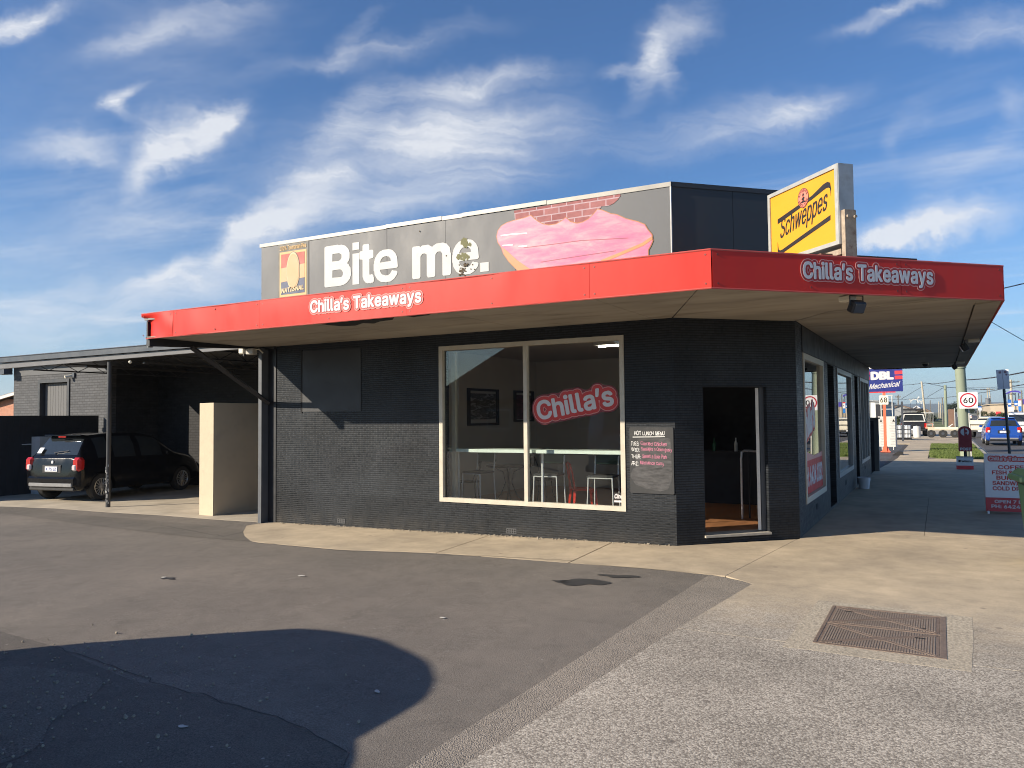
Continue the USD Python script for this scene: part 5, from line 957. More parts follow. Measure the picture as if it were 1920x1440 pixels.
part(ho, 'chimney', B().box((-57.2, 31, 3), (-56.0, 32, 4.75)).box((-57.3, 30.9, 4.6), (-55.9, 32.1, 4.72)), M_ORBR)
w_ = part(ho, 'window', B().box((-60.5, 29.92, .6), (-58.9, 29.99, 2.0)), M_FASW); part(w_, 'pane', B().box((-60.4, 29.90, .7), (-59.0, 29.915, 1.9)), paint('dim_pane', (.05, .06, .06), .15, .1, 2))

# ---------------------------------------------------------------- vehicles
from scipy.interpolate import PchipInterpolator
M_TYRE = paint('tyre_rubber', (.020, .020, .020), .8, .15, 20); M_RIM = paint('alloy_rim', (.46, .45, .42), .35, .1, 10, metallic=.7); M_CARG = mat('car_glass', {'p': ('principled_bsdf', {'base_color': (.02, .024, .026), 'roughness': .04, 'specular_ior_level': .8})}, []); M_TRIM = paint('black_trim', (.018, .018, .019), .5, .1, 10)
M_TAIL = paint('tail_lamp', (.45, .012, .010), .15, .1, 10, coat=.5); M_TAILW = paint('clear_lamp', (.62, .55, .55), .15, .1, 10, coat=.5); M_PLATE = paint('number_plate', (.74, .75, .76), .4, .05, 5); M_PLTX = paint('plate_blue', (.05, .09, .30), .5, .05, 5)
def car_paint(name, col, flake=0.0, coat=.7): return paint(name, col, .25, .03, 3, coat=coat, metallic=flake, spec=.4)
class Loft:
    """A car body lofted through side-view stations: y, bottom, belt, top, half widths at sill, belt and top."""
    def __init__(s, st, n=64):
        st = np.array(st, float); y = st[:, 0]; s.y = np.unique(np.concatenate([np.linspace(y[0], y[-1], n), y])); f = [PchipInterpolator(y, st[:, k]) for k in range(1, 7)]
        rows = []
        for yy in s.y:
            zb, zl, zt, ws, wb, wt = [float(g(yy)) for g in f]; zl = min(zl, zt-.01)
            half = [(0, zb), (.55*ws, zb), (.86*ws, zb+.01), (.97*ws, zb+.06), (ws, zb+.18*(zl-zb)), (ws*1.0+.012, zb+.5*(zl-zb)), ((ws+wb)/2+.006, zb+.8*(zl-zb)), (wb, zl-.015), (wb-.012, zl), (wb+(wt-wb)*.5+.012, zl+(zt-zl)*.5), (wt+.004, zl+(zt-zl)*.86), (wt*.955, zl+(zt-zl)*.965), (wt*.80, zt-.002*(zt-zl)), (wt*.45, zt+.004), (0, zt+.006)]
            rows.append([(x, yy, z) for x, z in half]+[(-x, yy, z) for x, z in half[-2:0:-1]])
        s.g = np.array(rows); s.nv = s.g.shape[1]
    def solid(s, arches=(), r=.33, depth=.24):
        ny, nv = len(s.y), s.nv; v = s.g.reshape(-1, 3); f = []
        for i in range(ny-1):
            for j in range(nv):
                a, b, c, d = i*nv+j, i*nv+(j+1) % nv, (i+1)*nv+(j+1) % nv, (i+1)*nv+j; f += [(a, b, c), (a, c, d)]
        k = len(v); v = np.vstack([v, s.g[0].mean(0), s.g[-1].mean(0)])
        for j in range(nv): f += [(k, (j+1) % nv, j), (k+1, (ny-1)*nv+j, (ny-1)*nv+(j+1) % nv)]
        m = trimesh.Trimesh(v, f, process=False)
        if m.volume < 0: m.invert()
        man = m3.Manifold(m3.Mesh(np.array(m.vertices, np.float32), np.array(m.faces, np.uint32)))
        if man.is_empty(): return m
        for (x, y, z) in arches:
            for sx in (-1, 1):
                c = m3.Manifold.cylinder(depth, r, r, 28).rotate((0, 90, 0)).translate((x-depth if sx > 0 else -x, y, z)); man = man-c
        o = max(man.decompose(), key=lambda q: q.volume()).to_mesh(); return trimesh.Trimesh(o.vert_properties[:, :3], o.tri_verts, process=False)
    def patch(s, y0, y1, j0, j1, off=.006, mirror=False):
        """The skin between two stations and two profile points, lifted a little off the body."""
        ii = [i for i, yy in enumerate(s.y) if y0-1e-6 <= yy <= y1+1e-6]; js = list(range(j0, j1+1))
        g = s.g[np.ix_(ii, js)]; du = np.gradient(g, axis=0); dv = np.gradient(g, axis=1); nn = np.cross(dv, du); nn /= np.linalg.norm(nn, axis=2, keepdims=True)+1e-12
        c = g.mean((0, 1)); ctr = np.array([0, c[1], .75])
        if np.sum((g.mean((0, 1))-ctr)*nn.mean((0, 1))) < 0: nn = -nn
        v = (g+nn*off).reshape(-1, 3); w = len(js); f = [(a*w+b, (a+1)*w+b, (a+1)*w+b+1, a*w+b+1) for a in range(len(ii)-1) for b in range(w-1)]; f = [t for q in f for t in ((q[0], q[1], q[2]), (q[0], q[2], q[3]))]
        m = trimesh.Trimesh(v, f, process=False)
        if np.mean(m.face_normals @ nn.mean((0, 1))) < 0: m.invert()
        if mirror: m = m.copy(); m.vertices[:, 0] *= -1; m.invert()
        return m
def wheel(parent, x, y, r, w, sx, spokes=0, rimmat=None):
    prof = [(r*.62, -w/2+.01), (r*.80, -w/2), (r*.95, -w/2+.012), (r, -w/2+.04), (r, w/2-.04), (r*.95, w/2-.012), (r*.80, w/2), (r*.62, w/2-.01)]
    t = part(parent, 'wheel', B().lathe(prof+[prof[0]], (x, y, r), 32, 'x'), M_TYRE, smooth=35, world=False)
    b = B(); xo = x+sx*(w/2-.02); b.lathe([(r*.60, -.02), (r*.66, .012), (r*.62, .016), (r*.57, -.01)], (0, 0, 0), 32, 'x' )
    b.l[0].apply_scale((sx, 1, 1)); b.l[0].apply_translation((xo, y, r)); b.lathe([(0, .0), (r*.17, 0), (r*.14, .03), (0, .035)], (0, 0, 0), 16, 'x'); b.l[-1].apply_scale((sx, 1, 1)); b.l[-1].apply_translation((xo-sx*.015, y, r))
    for k in range(spokes):
        a = 2*math.pi*k/spokes; b.tube([(xo-sx*.002, y+r*.12*math.cos(a), r+r*.12*math.sin(a)), (xo+sx*.004, y+r*.60*math.cos(a), r+r*.60*math.sin(a))], [.011, .014], 5)
    part(t, 'rim', b, rimmat or M_RIM, world=False)
    part(t, 'brake_disc', B().lathe([(0, 0), (r*.58, 0), (r*.58, .01), (0, .01)], (xo-sx*.06, y, r), 20, 'x'), M_TRIM, world=False)
HATCH = [(0.0, .33, .50, .60, .58, .55, .50), (.018, .28, .72, .82, .74, .72, .62), (.05, .25, .90, .955, .80, .78, .66), (.12, .24, .95, 1.04, .83, .80, .65), (.28, .24, .95, 1.27, .84, .80, .585), (.42, .24, .955, 1.445, .845, .805, .56), (.62, .23, .96, 1.485, .85, .815, .57), (1.2, .22, .955, 1.515, .85, .82, .59), (1.8, .22, .95, 1.50, .85, .82, .59), (2.25, .22, .94, 1.43, .85, .82, .60), (2.6, .22, .93, 1.24, .85, .81, .60), (2.98, .22, .91, .995, .85, .80, .66), (3.3, .22, .86, .93, .84, .77, .62), (3.6, .23, .76, .84, .80, .72, .52), (3.78, .26, .62, .70, .72, .64, .40), (3.87, .34, .50, .56, .55, .50, .25)]
def hatchback(loc, rz, name, label, pm, spokes, plate, near=True, sc=1.0):
    t = thing(name, label, 'car', loc, rz); st = np.array(HATCH)*sc; lf = Loft(st, 70 if near else 36); k = sc
    R = .305*k; ax = (.60*k, 3.08*k)
    body = part(t, 'body', lf.solid([(.90*k, y, R) for y in ax], R*1.16, .26*k), pm, smooth=32, world=False)
    part(t, 'rear_window', lf.patch(.115*k, .40*k, 11, 17), M_CARG, smooth=True, world=False)
    part(t, 'windscreen', lf.patch(2.32*k, 2.94*k, 11, 17), M_CARG, smooth=True, world=False)
    for mir in (False, True):
        for a, b in ((.50, .86), (.94, 1.62), (1.70, 2.46)): part(t, 'side_window', lf.patch(a*k, b*k, 8, 10, .006, mir), M_CARG, smooth=True, world=False)
    for x in (.74, -.74):
        for y in ax: wheel(t, x*k, y, R, .185*k, 1 if x > 0 else -1, spokes)
    part(t, 'bumper', B().rbox((0, .03*k, .45*k), (1.46*k, .13*k, .25*k), .055), pm, world=False); part(t, 'bumper_strip', B().rbox((0, -.032*k, .38*k), (1.28*k, .03*k, .08*k), .012), paint('bumper_grey', (.22, .22, .22), .5, .1, 10), world=False)
    part(t, 'lower_valance', B().rbox((0, .04*k, .29*k), (1.34*k, .10*k, .08*k), .02), M_TRIM, world=False)
    for s in (1, -1):
        l = part(t, 'tail_lamp', B().rbox((s*.705*k, .085*k, .83*k), (.24*k, .19*k, .32*k), .06), M_TAIL, world=False)
        part(l, 'clear_lens', B().rbox((s*.675*k, .0*k, .765*k), (.13*k, .05*k, .14*k), .03), M_TAILW, world=False)
    part(t, 'plate_recess', B().rbox((-.0, .012*k, .73*k), (.56*k, .03*k, .18*k), .01), M_TRIM, world=False)
    pl = part(t, 'number_plate', B().rbox((0, -.010*k, .73*k), (.37*k, .012, .115*k), .004), M_PLATE, world=False)
    part(pl, 'plate_lettering', B().prism(fit(text_poly(plate, True), -.15*k, .15*k, .695*k, .765*k), (0, -.016*k-.0008, 0), (1, 0, 0), (0, 0, 1), .0015), M_PLTX, world=False)
    part(t, 'spoiler', B().rbox((0, .38*k, 1.462*k), (1.10*k, .24*k, .03*k), .012, rx=-.10), pm, world=False); part(t, 'brake_light', B().cbox((0, .262*k, 1.440*k), (.22*k, .012, .025*k)), M_TAIL, world=False)
    part(t, 'wiper', B().tube([(0, .095*k, 1.06*k), (-.05*k, .115*k, 1.09*k), (.34*k, .15*k, 1.13*k)], .010*k, 5), M_TRIM, world=False)
    part(t, 'badge', B().lathe([(0, 0), (.04*k, 0), (.03*k, -.008), (0, -.01)], (0, .018*k, .88*k), 12, 'y'), M_CHROME, world=False)
    for s in (1, -1):
        part(t, 'mirror', B().rbox((s*.90*k, 2.42*k, 1.0*k), (.17*k, .10*k, .12*k), .03), pm, world=False)
        for y in (1.05, 1.80): part(t, 'door_handle', B().rbox((s*.848*k, y*k, .86*k), (.03, .16*k, .03*k), .008), pm, world=False)
        part(t, 'headlamp', B().rbox((s*.60*k, 3.62*k, .68*k), (.24*k, .22*k, .13*k), .05), M_TAILW, world=False)
    return t
hb = hatchback((-17.88, 10.33, -.116), .17, 'hatchback', 'black hatchback parked in the carport with red tail lamps', paint('black_car_paint', (.004, .004, .005), .16, .03, 3, coat=.12, spec=.22), 15, 'K 75 JZ', True, 1.03)
part(hb, 'plate_sticker', B().cbox((-.50, .135, 1.17), (.13, .008, .15), rx=-.62), M_PLATE, world=False, label='white learner style square sticker on the rear window')
hatchback((3.02, 49.6, -.12), .02, 'hatchback', 'bright blue hatchback parked at the kerb beyond the mail box', car_paint('blue_car_paint', (.012, .06, .30)), 8, 'F 42 LK', False, 1.02)
UTE = [(0, .50, .92, .96, .80, .86, .80), (.05, .46, .98, 1.02, .84, .89, .84), (1.55, .40, 1.0, 1.04, .88, .90, .85), (1.72, .36, 1.02, 1.40, .89, .90, .74), (1.95, .36, 1.04, 1.72, .90, .90, .68), (2.4, .34, 1.04, 1.77, .90, .90, .68), (2.9, .34, 1.03, 1.70, .90, .90, .68), (3.5, .34, 1.02, 1.10, .90, .88, .74), (4.3, .34, .98, 1.04, .90, .86, .74), (4.7, .40, .80, .90, .85, .78, .60), (4.8, .46, .60, .70, .70, .66, .4)]
def ute(loc, rz, label, pm, canopy=False, tray=None, zs=1.0):
    t = thing('utility_truck', label, 'ute', loc, rz); us = np.array(UTE); us[:, 3] *= zs; lf = Loft(us, 40); R = .36
    part(t, 'body', lf.solid([(.95, .95, R), (.95, 3.85, R)], R*1.15, .28), pm, smooth=32, world=False)
    part(t, 'rear_window', lf.patch(1.60, 1.90, 11, 17), M_CARG, smooth=True, world=False); part(t, 'windscreen', lf.patch(2.95, 3.45, 11, 17), M_CARG, smooth=True, world=False)
    for mir in (False, True):
        for a, b in ((1.78, 2.3), (2.36, 3.1)): part(t, 'side_window', lf.patch(a, b, 8, 10, .006, mir), M_CARG, smooth=True, world=False)
    for x in (.78, -.78):
        for y in (.95, 3.85): wheel(t, x, y, R, .22, 1 if x > 0 else -1, 6)
    part(t, 'tailgate', B().rbox((0, -.015, .78), (1.36, .05, .44), .02), pm, world=False); part(t, 'tailgate_handle', B().rbox((0, -.045, .88), (.2, .02, .06), .008), M_TRIM, world=False)
    part(t, 'bumper', B().rbox((0, -.06, .48), (1.6, .14, .13), .03), M_TRIM, world=False); part(t, 'number_plate', B().cbox((.0, -.14, .50), (.37, .01, .11)), M_PLATE, world=False)
    for s in (1, -1): part(t, 'tail_lamp', B().rbox((s*.76, -.0, .80), (.13, .07, .34), .02), M_TAIL, world=False)
    if canopy:
        part(t, 'canopy', B().prism(Polygon([(-.84, 1.03), (.84, 1.03), (.70, 1.72), (-.70, 1.72)]), (0, 1.6, 0), (1, 0, 0), (0, 0, 1), 1.55), pm, world=False)
        part(t, 'canopy_window', B().prism(Polygon([(-.68, 1.14), (.68, 1.14), (.58, 1.58), (-.58, 1.58)]), (0, .048, 0), (1, 0, 0), (0, 0, 1), .01), M_CARG, world=False)
        part(t, 'window_frame', B().prism(Polygon([(-.76, 1.08), (.76, 1.08), (.64, 1.64), (-.64, 1.64)]).difference(Polygon([(-.68, 1.14), (.68, 1.14), (.58, 1.58), (-.58, 1.58)])), (0, .045, 0), (1, 0, 0), (0, 0, 1), .03), M_FASW, world=False)
        part(t, 'roof_rack', B().cbox((0, 1.9, 1.86), (1.5, 2.2, .05)).cbox((0, 1.2, 1.98), (1.3, 1.2, .16)), M_TRIM, world=False)
    if tray: part(t, 'tray', B().rbox((0, .75, 1.0), (1.9, 1.9, .1), .02).box((-.95, -.2, 1.0), (-.91, 1.6, 1.26)).box((.91, -.2, 1.0), (.95, 1.6, 1.26)).box((-.95, -.22, .98), (.95, -.18, 1.26)), pm, world=False)
    return t
ute((5.02, 64.5, -.12), -.02, 'clean white dual cab utility truck parked beyond the blue hatchback', car_paint('white_ute_paint', (.74, .74, .72)))
ute((2.55, 64.0, -.12), -.30, 'cream tray back utility truck behind the power pole', car_paint('cream_ute_paint', (.62, .57, .45)), tray=True, zs=.84)
ute((-1.70, 64.0, -.03), .05, 'black utility truck with a canopy and white framed rear window by the workshop', car_paint('black_ute_paint', (.02, .02, .024)), canopy=True)
SED = [(0, .40, .62, .70, .66, .64, .56), (.08, .30, .86, .95, .80, .78, .66), (.6, .24, .92, 1.02, .87, .83, .72), (.85, .23, .94, 1.10, .88, .84, .66), (1.35, .22, .94, 1.38, .88, .83, .60), (2.0, .22, .94, 1.43, .88, .83, .60), (2.6, .22, .93, 1.36, .88, .83, .60), (3.2, .22, .92, 1.0, .88, .82, .66), (4.0, .23, .84, .90, .86, .76, .6), (4.45, .3, .62, .70, .70, .6, .4)]
def sedan(loc, rz, label, pm):
    t = thing('sedan', label, 'car', loc, rz, group='cars far down the street'); lf = Loft(SED, 30)
    part(t, 'body', lf.solid([(.92, .9, .31), (.92, 3.5, .31)], .36, .25), pm, smooth=32, world=False); part(t, 'rear_window', lf.patch(.9, 1.3, 11, 17), M_CARG, smooth=True, world=False); part(t, 'windscreen', lf.patch(2.65, 3.15, 11, 17), M_CARG, smooth=True, world=False)
    for mir in (False, True): part(t, 'side_window', lf.patch(1.2, 2.7, 8, 10, .006, mir), M_CARG, smooth=True, world=False)
    for x in (.76, -.76):
        for y in (.9, 3.5): wheel(t, x, y, .31, .19, 1 if x > 0 else -1, 0)
    for s in (1, -1): part(t, 'tail_lamp', B().rbox((s*.62, .04, .78), (.3, .08, .14), .02), M_TAIL, world=False)
    part(t, 'number_plate', B().cbox((0, -.005, .62), (.37, .02, .11)), M_PLATE, world=False); return t
sedan((3.75, 74.0, -.12), -.03, 'silver sedan parked between the blue hatchback and the white utility truck', car_paint('silver_car_paint', (.50, .52, .55), .3))
sedan((5.6, 205, -.12), 0, 'white car driving away in the distance on the left lane of the road', car_paint('white_car_paint', (.75, .75, .74)))
sedan((10.6, 260, -.12), math.pi, 'small pale car in the far distance beside the green power pole', car_paint('pale_car_paint', (.6, .6, .6)))
sedan((-5.9, 128, -.02), 1.2, 'dark red car parked by the fence on the far left of the street', car_paint('red_car_paint', (.30, .012, .012)))

# ---------------------------------------------------------------- street furniture
M_DBLB = paint('sign_navy', (.025, .035, .19), .35, .05, 4); M_DBLR = paint('sign_red', (.72, .05, .06), .4, .05, 4); M_POSTO = paint('orange_post', (.86, .16, .08), .4, .08, 4); M_CREAMS = paint('cream_plate', (.80, .74, .58), .5, .05, 5)
def plane_text(parent, name, poly, O, U, k, m_): return part(parent, name, B().prism(poly, np.array(O)+np.array([0, -.006*k, 0]), U, (0, 0, 1), .004), m_)
DY = 37.8
ds = thing('workshop_sign', 'tall navy and red workshop sign on an orange post beside the footpath', 'sign', (-2.15, DY, 0))
dl, drr, dzb, dzt = -2.92, -1.385, 2.675, 3.69
part(ds, 'panel', B().box((dl, DY, dzb), (drr, DY+.12, dzt)), M_DBLB); part(ds, 'upper_panel', B().box((dl, DY, dzt+.006), (drr, DY+.12, 4.7)), M_FASW)
for z in (3.21, 3.43):
    part(ds, 'red_stripe', B().box((-1.69, DY-.006, z), (drr-.002, DY, z+.15)), M_DBLR); part(ds, 'red_stripe', B().box((dl+.002, DY-.006, z), (-2.70, DY, z+.15)), M_DBLR)
part(ds, 'lettering', B().prism(fit(text_poly('DBL', True, .09), -2.66, -1.73, 3.20, 3.575), (0, DY-.003, 0), (1, 0, 0), (0, 0, 1), .004), M_WHITEL)
t = fit(text_poly('Mechanical', False, .03, .8, .35), -2.74, -1.48, 2.84, 3.08); t = affinity.affine_transform(t, [1, 0, .09, 1, 0, .09*2.1]); part(ds, 'lettering', B().prism(t, (0, DY-.003, 0), (1, 0, 0), (0, 0, 1), .004), M_WHITEL)
part(ds, 'base_rail', B().box((-2.75, DY-.02, 2.625), (-1.68, DY+.14, 2.67)), M_DBLR); part(ds, 'post', B().box((-2.20, DY+.0, 0), (-2.085, DY+.115, 2.62)), M_POSTO)
part(ds, 'foot_plate', B().box((-2.34, DY-.12, 0), (-1.94, DY+.22, .025)).prism(Polygon([(-2.30, .025), (-1.98, .025), (-2.08, .28), (-2.21, .28)]), (0, DY+.07, 0), (1, 0, 0), (0, 0, 1), .03), M_POSTO)
np_ = part(ds, 'number_plate', B().prism(rounded(.37, .40, .03, -2.16, 2.30), (0, DY-.02, 0), (1, 0, 0), (0, 0, 1), .01), M_CREAMS); part(np_, 'numerals', B().prism(fit(text_poly('68', True), -2.30, -2.02, 2.19, 2.42), (0, DY-.031, 0), (1, 0, 0), (0, 0, 1), .003), M_BLK)
pb_ = thing('price_board', 'white notice board covered in small print behind the orange sign post', 'notice board', (-2.07, 38.4, 0))
part(pb_, 'board', B().box((-2.45, 38.4, .21), (-1.70, 38.44, 1.57)), paint('board_white', (.60, .60, .55), .5, .04, 5)); r = np.random.default_rng(5); pr = B()
for i in range(17):
    z = 1.46-.072*i; pr.cbox((-2.25, 38.397, z), (r.uniform(.16, .28), .004, .016)).cbox((-1.87, 38.397, z), (r.uniform(.14, .26), .004, .016))
part(pb_, 'small_print', pr, paint('print_grey', (.35, .36, .38), .6, .1, 10), kind='stuff')
for x in (-2.33, -1.82): part(pb_, 'emblem', B().prism(Polygon([(-.06, -.06), (0, .09), (.06, -.06), (0, -.02)]), (x, 38.398, 1.36), (1, 0, 0), (0, 0, 1), .004), M_BLK)
for x in (-2.38, -1.77): part(pb_, 'leg', B().box((x-.02, 38.42, -.02), (x+.02, 38.46, .22)), M_GUT)
wf = thing('sign_stand', 'empty white tubular sign frame behind the number 68 plate', 'frame', (-2.15, 40, 0)); part(wf, 'upright', B().tube([(-2.40, 40, 0), (-2.40, 40, 2.52)], .025, 8), M_FASW); part(wf, 'upright', B().tube([(-1.93, 40, 0), (-1.93, 40, 2.52)], .025, 8), M_FASW); part(wf, 'crossbar', B().tube([(-2.42, 40, 2.54), (-1.91, 40, 2.54)], .025, 8).tube([(-2.40, 40, 1.9), (-1.93, 40, 1.9)], .02, 8).tube([(-2.40, 40, 1.45), (-1.93, 40, 1.45)], .02, 8), M_FASW)
rw = thing('ramp_wedge', 'black rubber ramp wedge on the edge of the driveway', 'ramp', (-1.6, 35.6, 0)); part(rw, 'wedge', B().prism(Polygon([(-.2, 0), (.2, 0), (.2, .14), (.05, .16)]), (-1.57, 35.9, 0), (1, 0, 0), (0, 0, 1), .6), M_TRIM)
# cabinet at the end of the shop
cab = thing('timber_cabinet', 'weathered grey upright cabinet at the far end of the shop wall', 'cabinet', (-1.7, 24.6, 0)); M_GWOOD = paint('grey_timber', (.16, .15, .135), .8, .2, 3, stretch=(6, 6, 1))
part(cab, 'side_panel', B().box((-2.3, 25.42, 0), (-1.62, 25.62, 1.56)), M_GWOOD); part(cab, 'front', B().box((-2.3, 25.40, 0), (-1.74, 25.415, 1.50)), M_DOORB); part(cab, 'top', B().box((-2.35, 25.36, 1.56), (-1.58, 25.68, 1.60)), M_GWOOD)
bk = thing('bucket', 'white plastic bucket standing against the shop wall on the footpath', 'bucket', (-1.57, 19.45, .004)); part(bk, 'pail', B().lathe([(0, 0), (.105, 0), (.135, .24), (.142, .245), (.142, .26), (.125, .255), (.098, .012), (0, .012)], n=28), M_WHITEL, smooth=35, world=False); part(bk, 'bail', B().tube([(.14*math.cos(a), .02, .22-.10*math.sin(a)) for a in np.linspace(0, math.pi, 12)], .004, 5), M_CHROME, world=False)
# mail box
M_MAIL = paint('mail_red', (.29, .022, .030), .35, .06, 5)
mb = thing('mail_box', 'dark red arched street mail box on a black leg beside the grass verge', 'mail box', (.66, 27.7, 0)); mp = Polygon([(-.18, 0), (.18, 0), (.18, .62), *[(.18*math.cos(a), .62+.16*math.sin(a)) for a in np.linspace(0, math.pi, 16)], (-.18, .62)])
part(mb, 'body', B().prism(mp, (.66, 28.0, .52), (1, 0, 0), (0, 0, 1), .34), M_MAIL); part(mb, 'leg', B().box((.62, 27.78, 0), (.70, 27.86, .52)), M_TRIM)
disc = Point(0, 0).buffer(.115, 20); pcut = unary_union([sbox(-.02, -.2, .012, .2), sbox(-.02, -.2, .06, -.045), Point(.02, .025).buffer(.045)]); part(mb, 'emblem', B().prism(disc.difference(pcut), (.66, 27.657, 1.12), (1, 0, 0), (0, 0, 1), .004), M_WHITEL)
part(mb, 'lettering', B().prism(fit(text_poly('POST', True, .05), -.145, .155, .03, .12), (.66, 27.657, .52), (1, 0, 0), (0, 0, 1), .004), M_WHITEL)
bx = thing('crate_box', 'white and red printed box standing in front of the mail box leg', 'box', (.62, 27.2, .004)); part(bx, 'carton', B().rbox((.62, 27.2, .19), (.44, .4, .37), .008), M_PLATE); part(bx, 'red_band', B().box((.396, 26.993, .008), (.844, 27.41, .12)), M_DBLR); part(bx, 'lid', B().box((.40, 27.0, .375), (.84, 27.4, .385)), M_GWOOD)
part(bx, 'lettering', B().prism(unary_union([fit(text_poly('W\u00dcRTH', True, .05), -.09, .17, .22, .28), sbox(-.17, .22, -.11, .285)]), (.62, 26.998, .004), (1, 0, 0), (0, 0, 1), .004), M_BLK)
# A-frame board
M_AFW = paint('aframe_white', (.78, .78, .78), .5, .04, 5); M_AFR = paint('aframe_red', (.55, .045, .05), .45, .05, 5)
AFY = 15.6; af0, af1 = .645, 1.48
tilt = .11
af = thing('sandwich_board', 'white and red sandwich board listing food on the footpath by the wheelie bin', 'sandwich board', (1.05, AFY, 0)); AU, AV = np.array([1, .06, 0]), np.array([0, tilt, 1.0]); AV /= np.linalg.norm(AV)
AO = np.array([af0, AFY-.12, .05]); wA = af1-af0; hA = .98
part(af, 'panel', B().prism(sbox(0, .235, wA, hA), AO, AU, AV, -.02), M_AFW); part(af, 'phone_panel', B().prism(sbox(0, 0, wA, .232), AO, AU, AV, -.02), M_AFR)
AN = np.cross(AU, AV); AN /= np.linalg.norm(AN)
for txt, z0, z1, xm, w_, m_ in (('COFFEE', .715, .785, .5, .44, M_REDV), ('FISH & CHIPS', .625, .695, .5, .62, M_REDV), ('BURGERS', .535, .605, .5, .50, M_REDV), ('SANDWICHES', .445, .515, .5, .62, M_REDV), ('COLD DRINKS', .355, .425, .5, .62, M_REDV), ('OPEN 7 DAYS', .14, .195, .5, .58, M_WHITEL), ('PH: 6424 1032', .055, .115, .5, .68, M_WHITEL)):
    part(af, 'lettering', B().prism(fit(text_poly(txt, True, .02), wA*xm-w_/2, wA*xm+w_/2, z0, z1), AO+AN*.0005, AU, AV, .002), m_)
tt, kk = bubble('Chilla\u2019s Takeaways', .70, .085, sx=.8); tt = affinity.translate(tt, wA/2, .845); part(af, 'name_ground', B().prism(tt.buffer(.018), AO+AN*.0005, AU, AV, .002), M_REDV); part(af, 'name', B().prism(tt, AO+AN*.0025, AU, AV, .002), M_WHITEL)
AV2 = np.array([0, -tilt*2.2, 1.0]); AV2 /= np.linalg.norm(AV2); part(af, 'rear_panel', B().prism(sbox(0, .0, wA, hA*1.0), AO+[0, .45, 0], AU, AV2, .015), M_AFW)
for u in (.02, wA-.05):
    part(af, 'leg', B().prism(sbox(u, -.055, u+.03, .02), AO, AU, AV, -.02), M_AFW); part(af, 'leg', B().prism(sbox(u, -.055, u+.03, .02), AO+[0, .46, 0], AU, AV2, .02), M_AFW)
# wheelie bin
M_BIN = paint('bin_green', (.013, .036, .021), .5, .1, 5, dirt=.15, dirtcol=(.06, .08, .06))
bn = thing('wheelie_bin', 'dark green wheelie bin at the right edge of the footpath', 'bin', (1.10, 10.75, .004), .12)
def frust(w0, d0, w1, d1, z0, z1): 
    p = [(-w0/2, -d0/2, z0), (w0/2, -d0/2, z0), (w0/2, d0/2, z0), (-w0/2, d0/2, z0), (-w1/2, -d1/2, z1), (w1/2, -d1/2, z1), (w1/2, d1/2, z1), (-w1/2, d1/2, z1)]; return trimesh.convex.convex_hull(np.array(p))
part(bn, 'body', B().add(frust(.44, .48, .56, .62, .06, .97)), M_BIN, world=False); part(bn, 'rim', B().rbox((0, 0, .975), (.64, .70, .06), .02), M_BIN, world=False)
part(bn, 'lid', B().add(frust(.66, .74, .54, .58, 1.005, 1.07)), M_BIN, world=False); part(bn, 'handle', B().tube([(-.27, .36, 1.0), (-.27, .44, 1.02), (.27, .44, 1.02), (.27, .36, 1.0)], .018, 8), M_BIN, world=False)
part(bn, 'lip', B().rbox((-.335, .0, .968), (.08, .66, .07), .018), M_BIN, world=False)
for s in (1, -1): part(bn, 'wheel', B().lathe([(0, -.025), (.10, -.025), (.10, .025), (0, .025)], (s*.17, .25, .10), 20, 'x'), M_TYRE, world=False)
# parking sign, leaning a little
ps = thing('parking_sign', 'grey parking sign on a slightly leaning steel post at the kerb', 'sign', (1.68, 24.3, 0)); pt, pbm = AY(1882, 726, 24.3), AY(1897, 893, 24.3); pbm[2] = 0
part(ps, 'post', B().tube([pbm, pt], .035, 10), M_GUT); pd = (pt-pbm)/np.linalg.norm(pt-pbm); PU = np.array([pd[2], 0, -pd[0]])
part(ps, 'plate', B().prism(sbox(-.145, -.05, .135, .47), pt+[0, -.04, 0], PU, pd, .01), paint('sign_grey', (.75, .76, .78), .5, .06, 6)); part(ps, 'plate_seam', B().prism(sbox(-.008, -.05, -.002, .47), pt+[0, -.0505, 0], PU, pd, .001), M_GUT)
part(ps, 'symbols', B().prism(unary_union([Point(.06, .40).buffer(.035), Point(.08, .33).buffer(.025), sbox(-.09, .37, -.03, .43)]), pt+[0, -.0505, 0], PU, pd, .002), paint('faded_symbol', (.30, .20, .22), .6, .1, 5))
# poles
M_POLEG = paint('painted_pole_green', (.23, .265, .19), .8, .15, 2, stretch=(3, 3, .4)); M_POLEW = paint('timber_pole', (.40, .36, .28), .85, .2, 2, stretch=(5, 5, .4)); M_POLED = paint('dark_pole', (.16, .15, .13), .8, .2, 2); M_INS = paint('insulator', (.2, .18, .16), .4, .1, 5)
pg = thing('power_pole', 'pale green power pole rising behind the awning, with the 60 sign on it', 'power pole', (.80, 32.9, 0))
part(pg, 'shaft', B().tube([(.80, 32.9, -.02), (.70, 32.9, 3.35)], [.185, .172], 18), M_POLEG, smooth=40); part(pg, 'upper_shaft', B().tube([(.70, 32.9, 3.35), (.58, 32.9, 6.9)], [.200, .16], 18), M_POLEG, smooth=40)
part(pg, 'conduit', B().tube([(.965, 32.80, 0), (.93, 32.80, 1.9)], .022, 8), M_FASW); part(pg, 'crossarm', B().box((-.15, 32.58, 6.5), (1.2, 32.7, 6.62)), M_POLEW)
sp = thing('speed_sign', 'white square speed limit sign reading 60 in a red ring', 'road sign', (.92, 32.5, 1.86)); part(sp, 'plate', B().prism(rounded(.60, .60, .04, .915, 2.165), (0, 32.52, 0), (1, 0, 0), (0, 0, 1), .01), M_AFW)
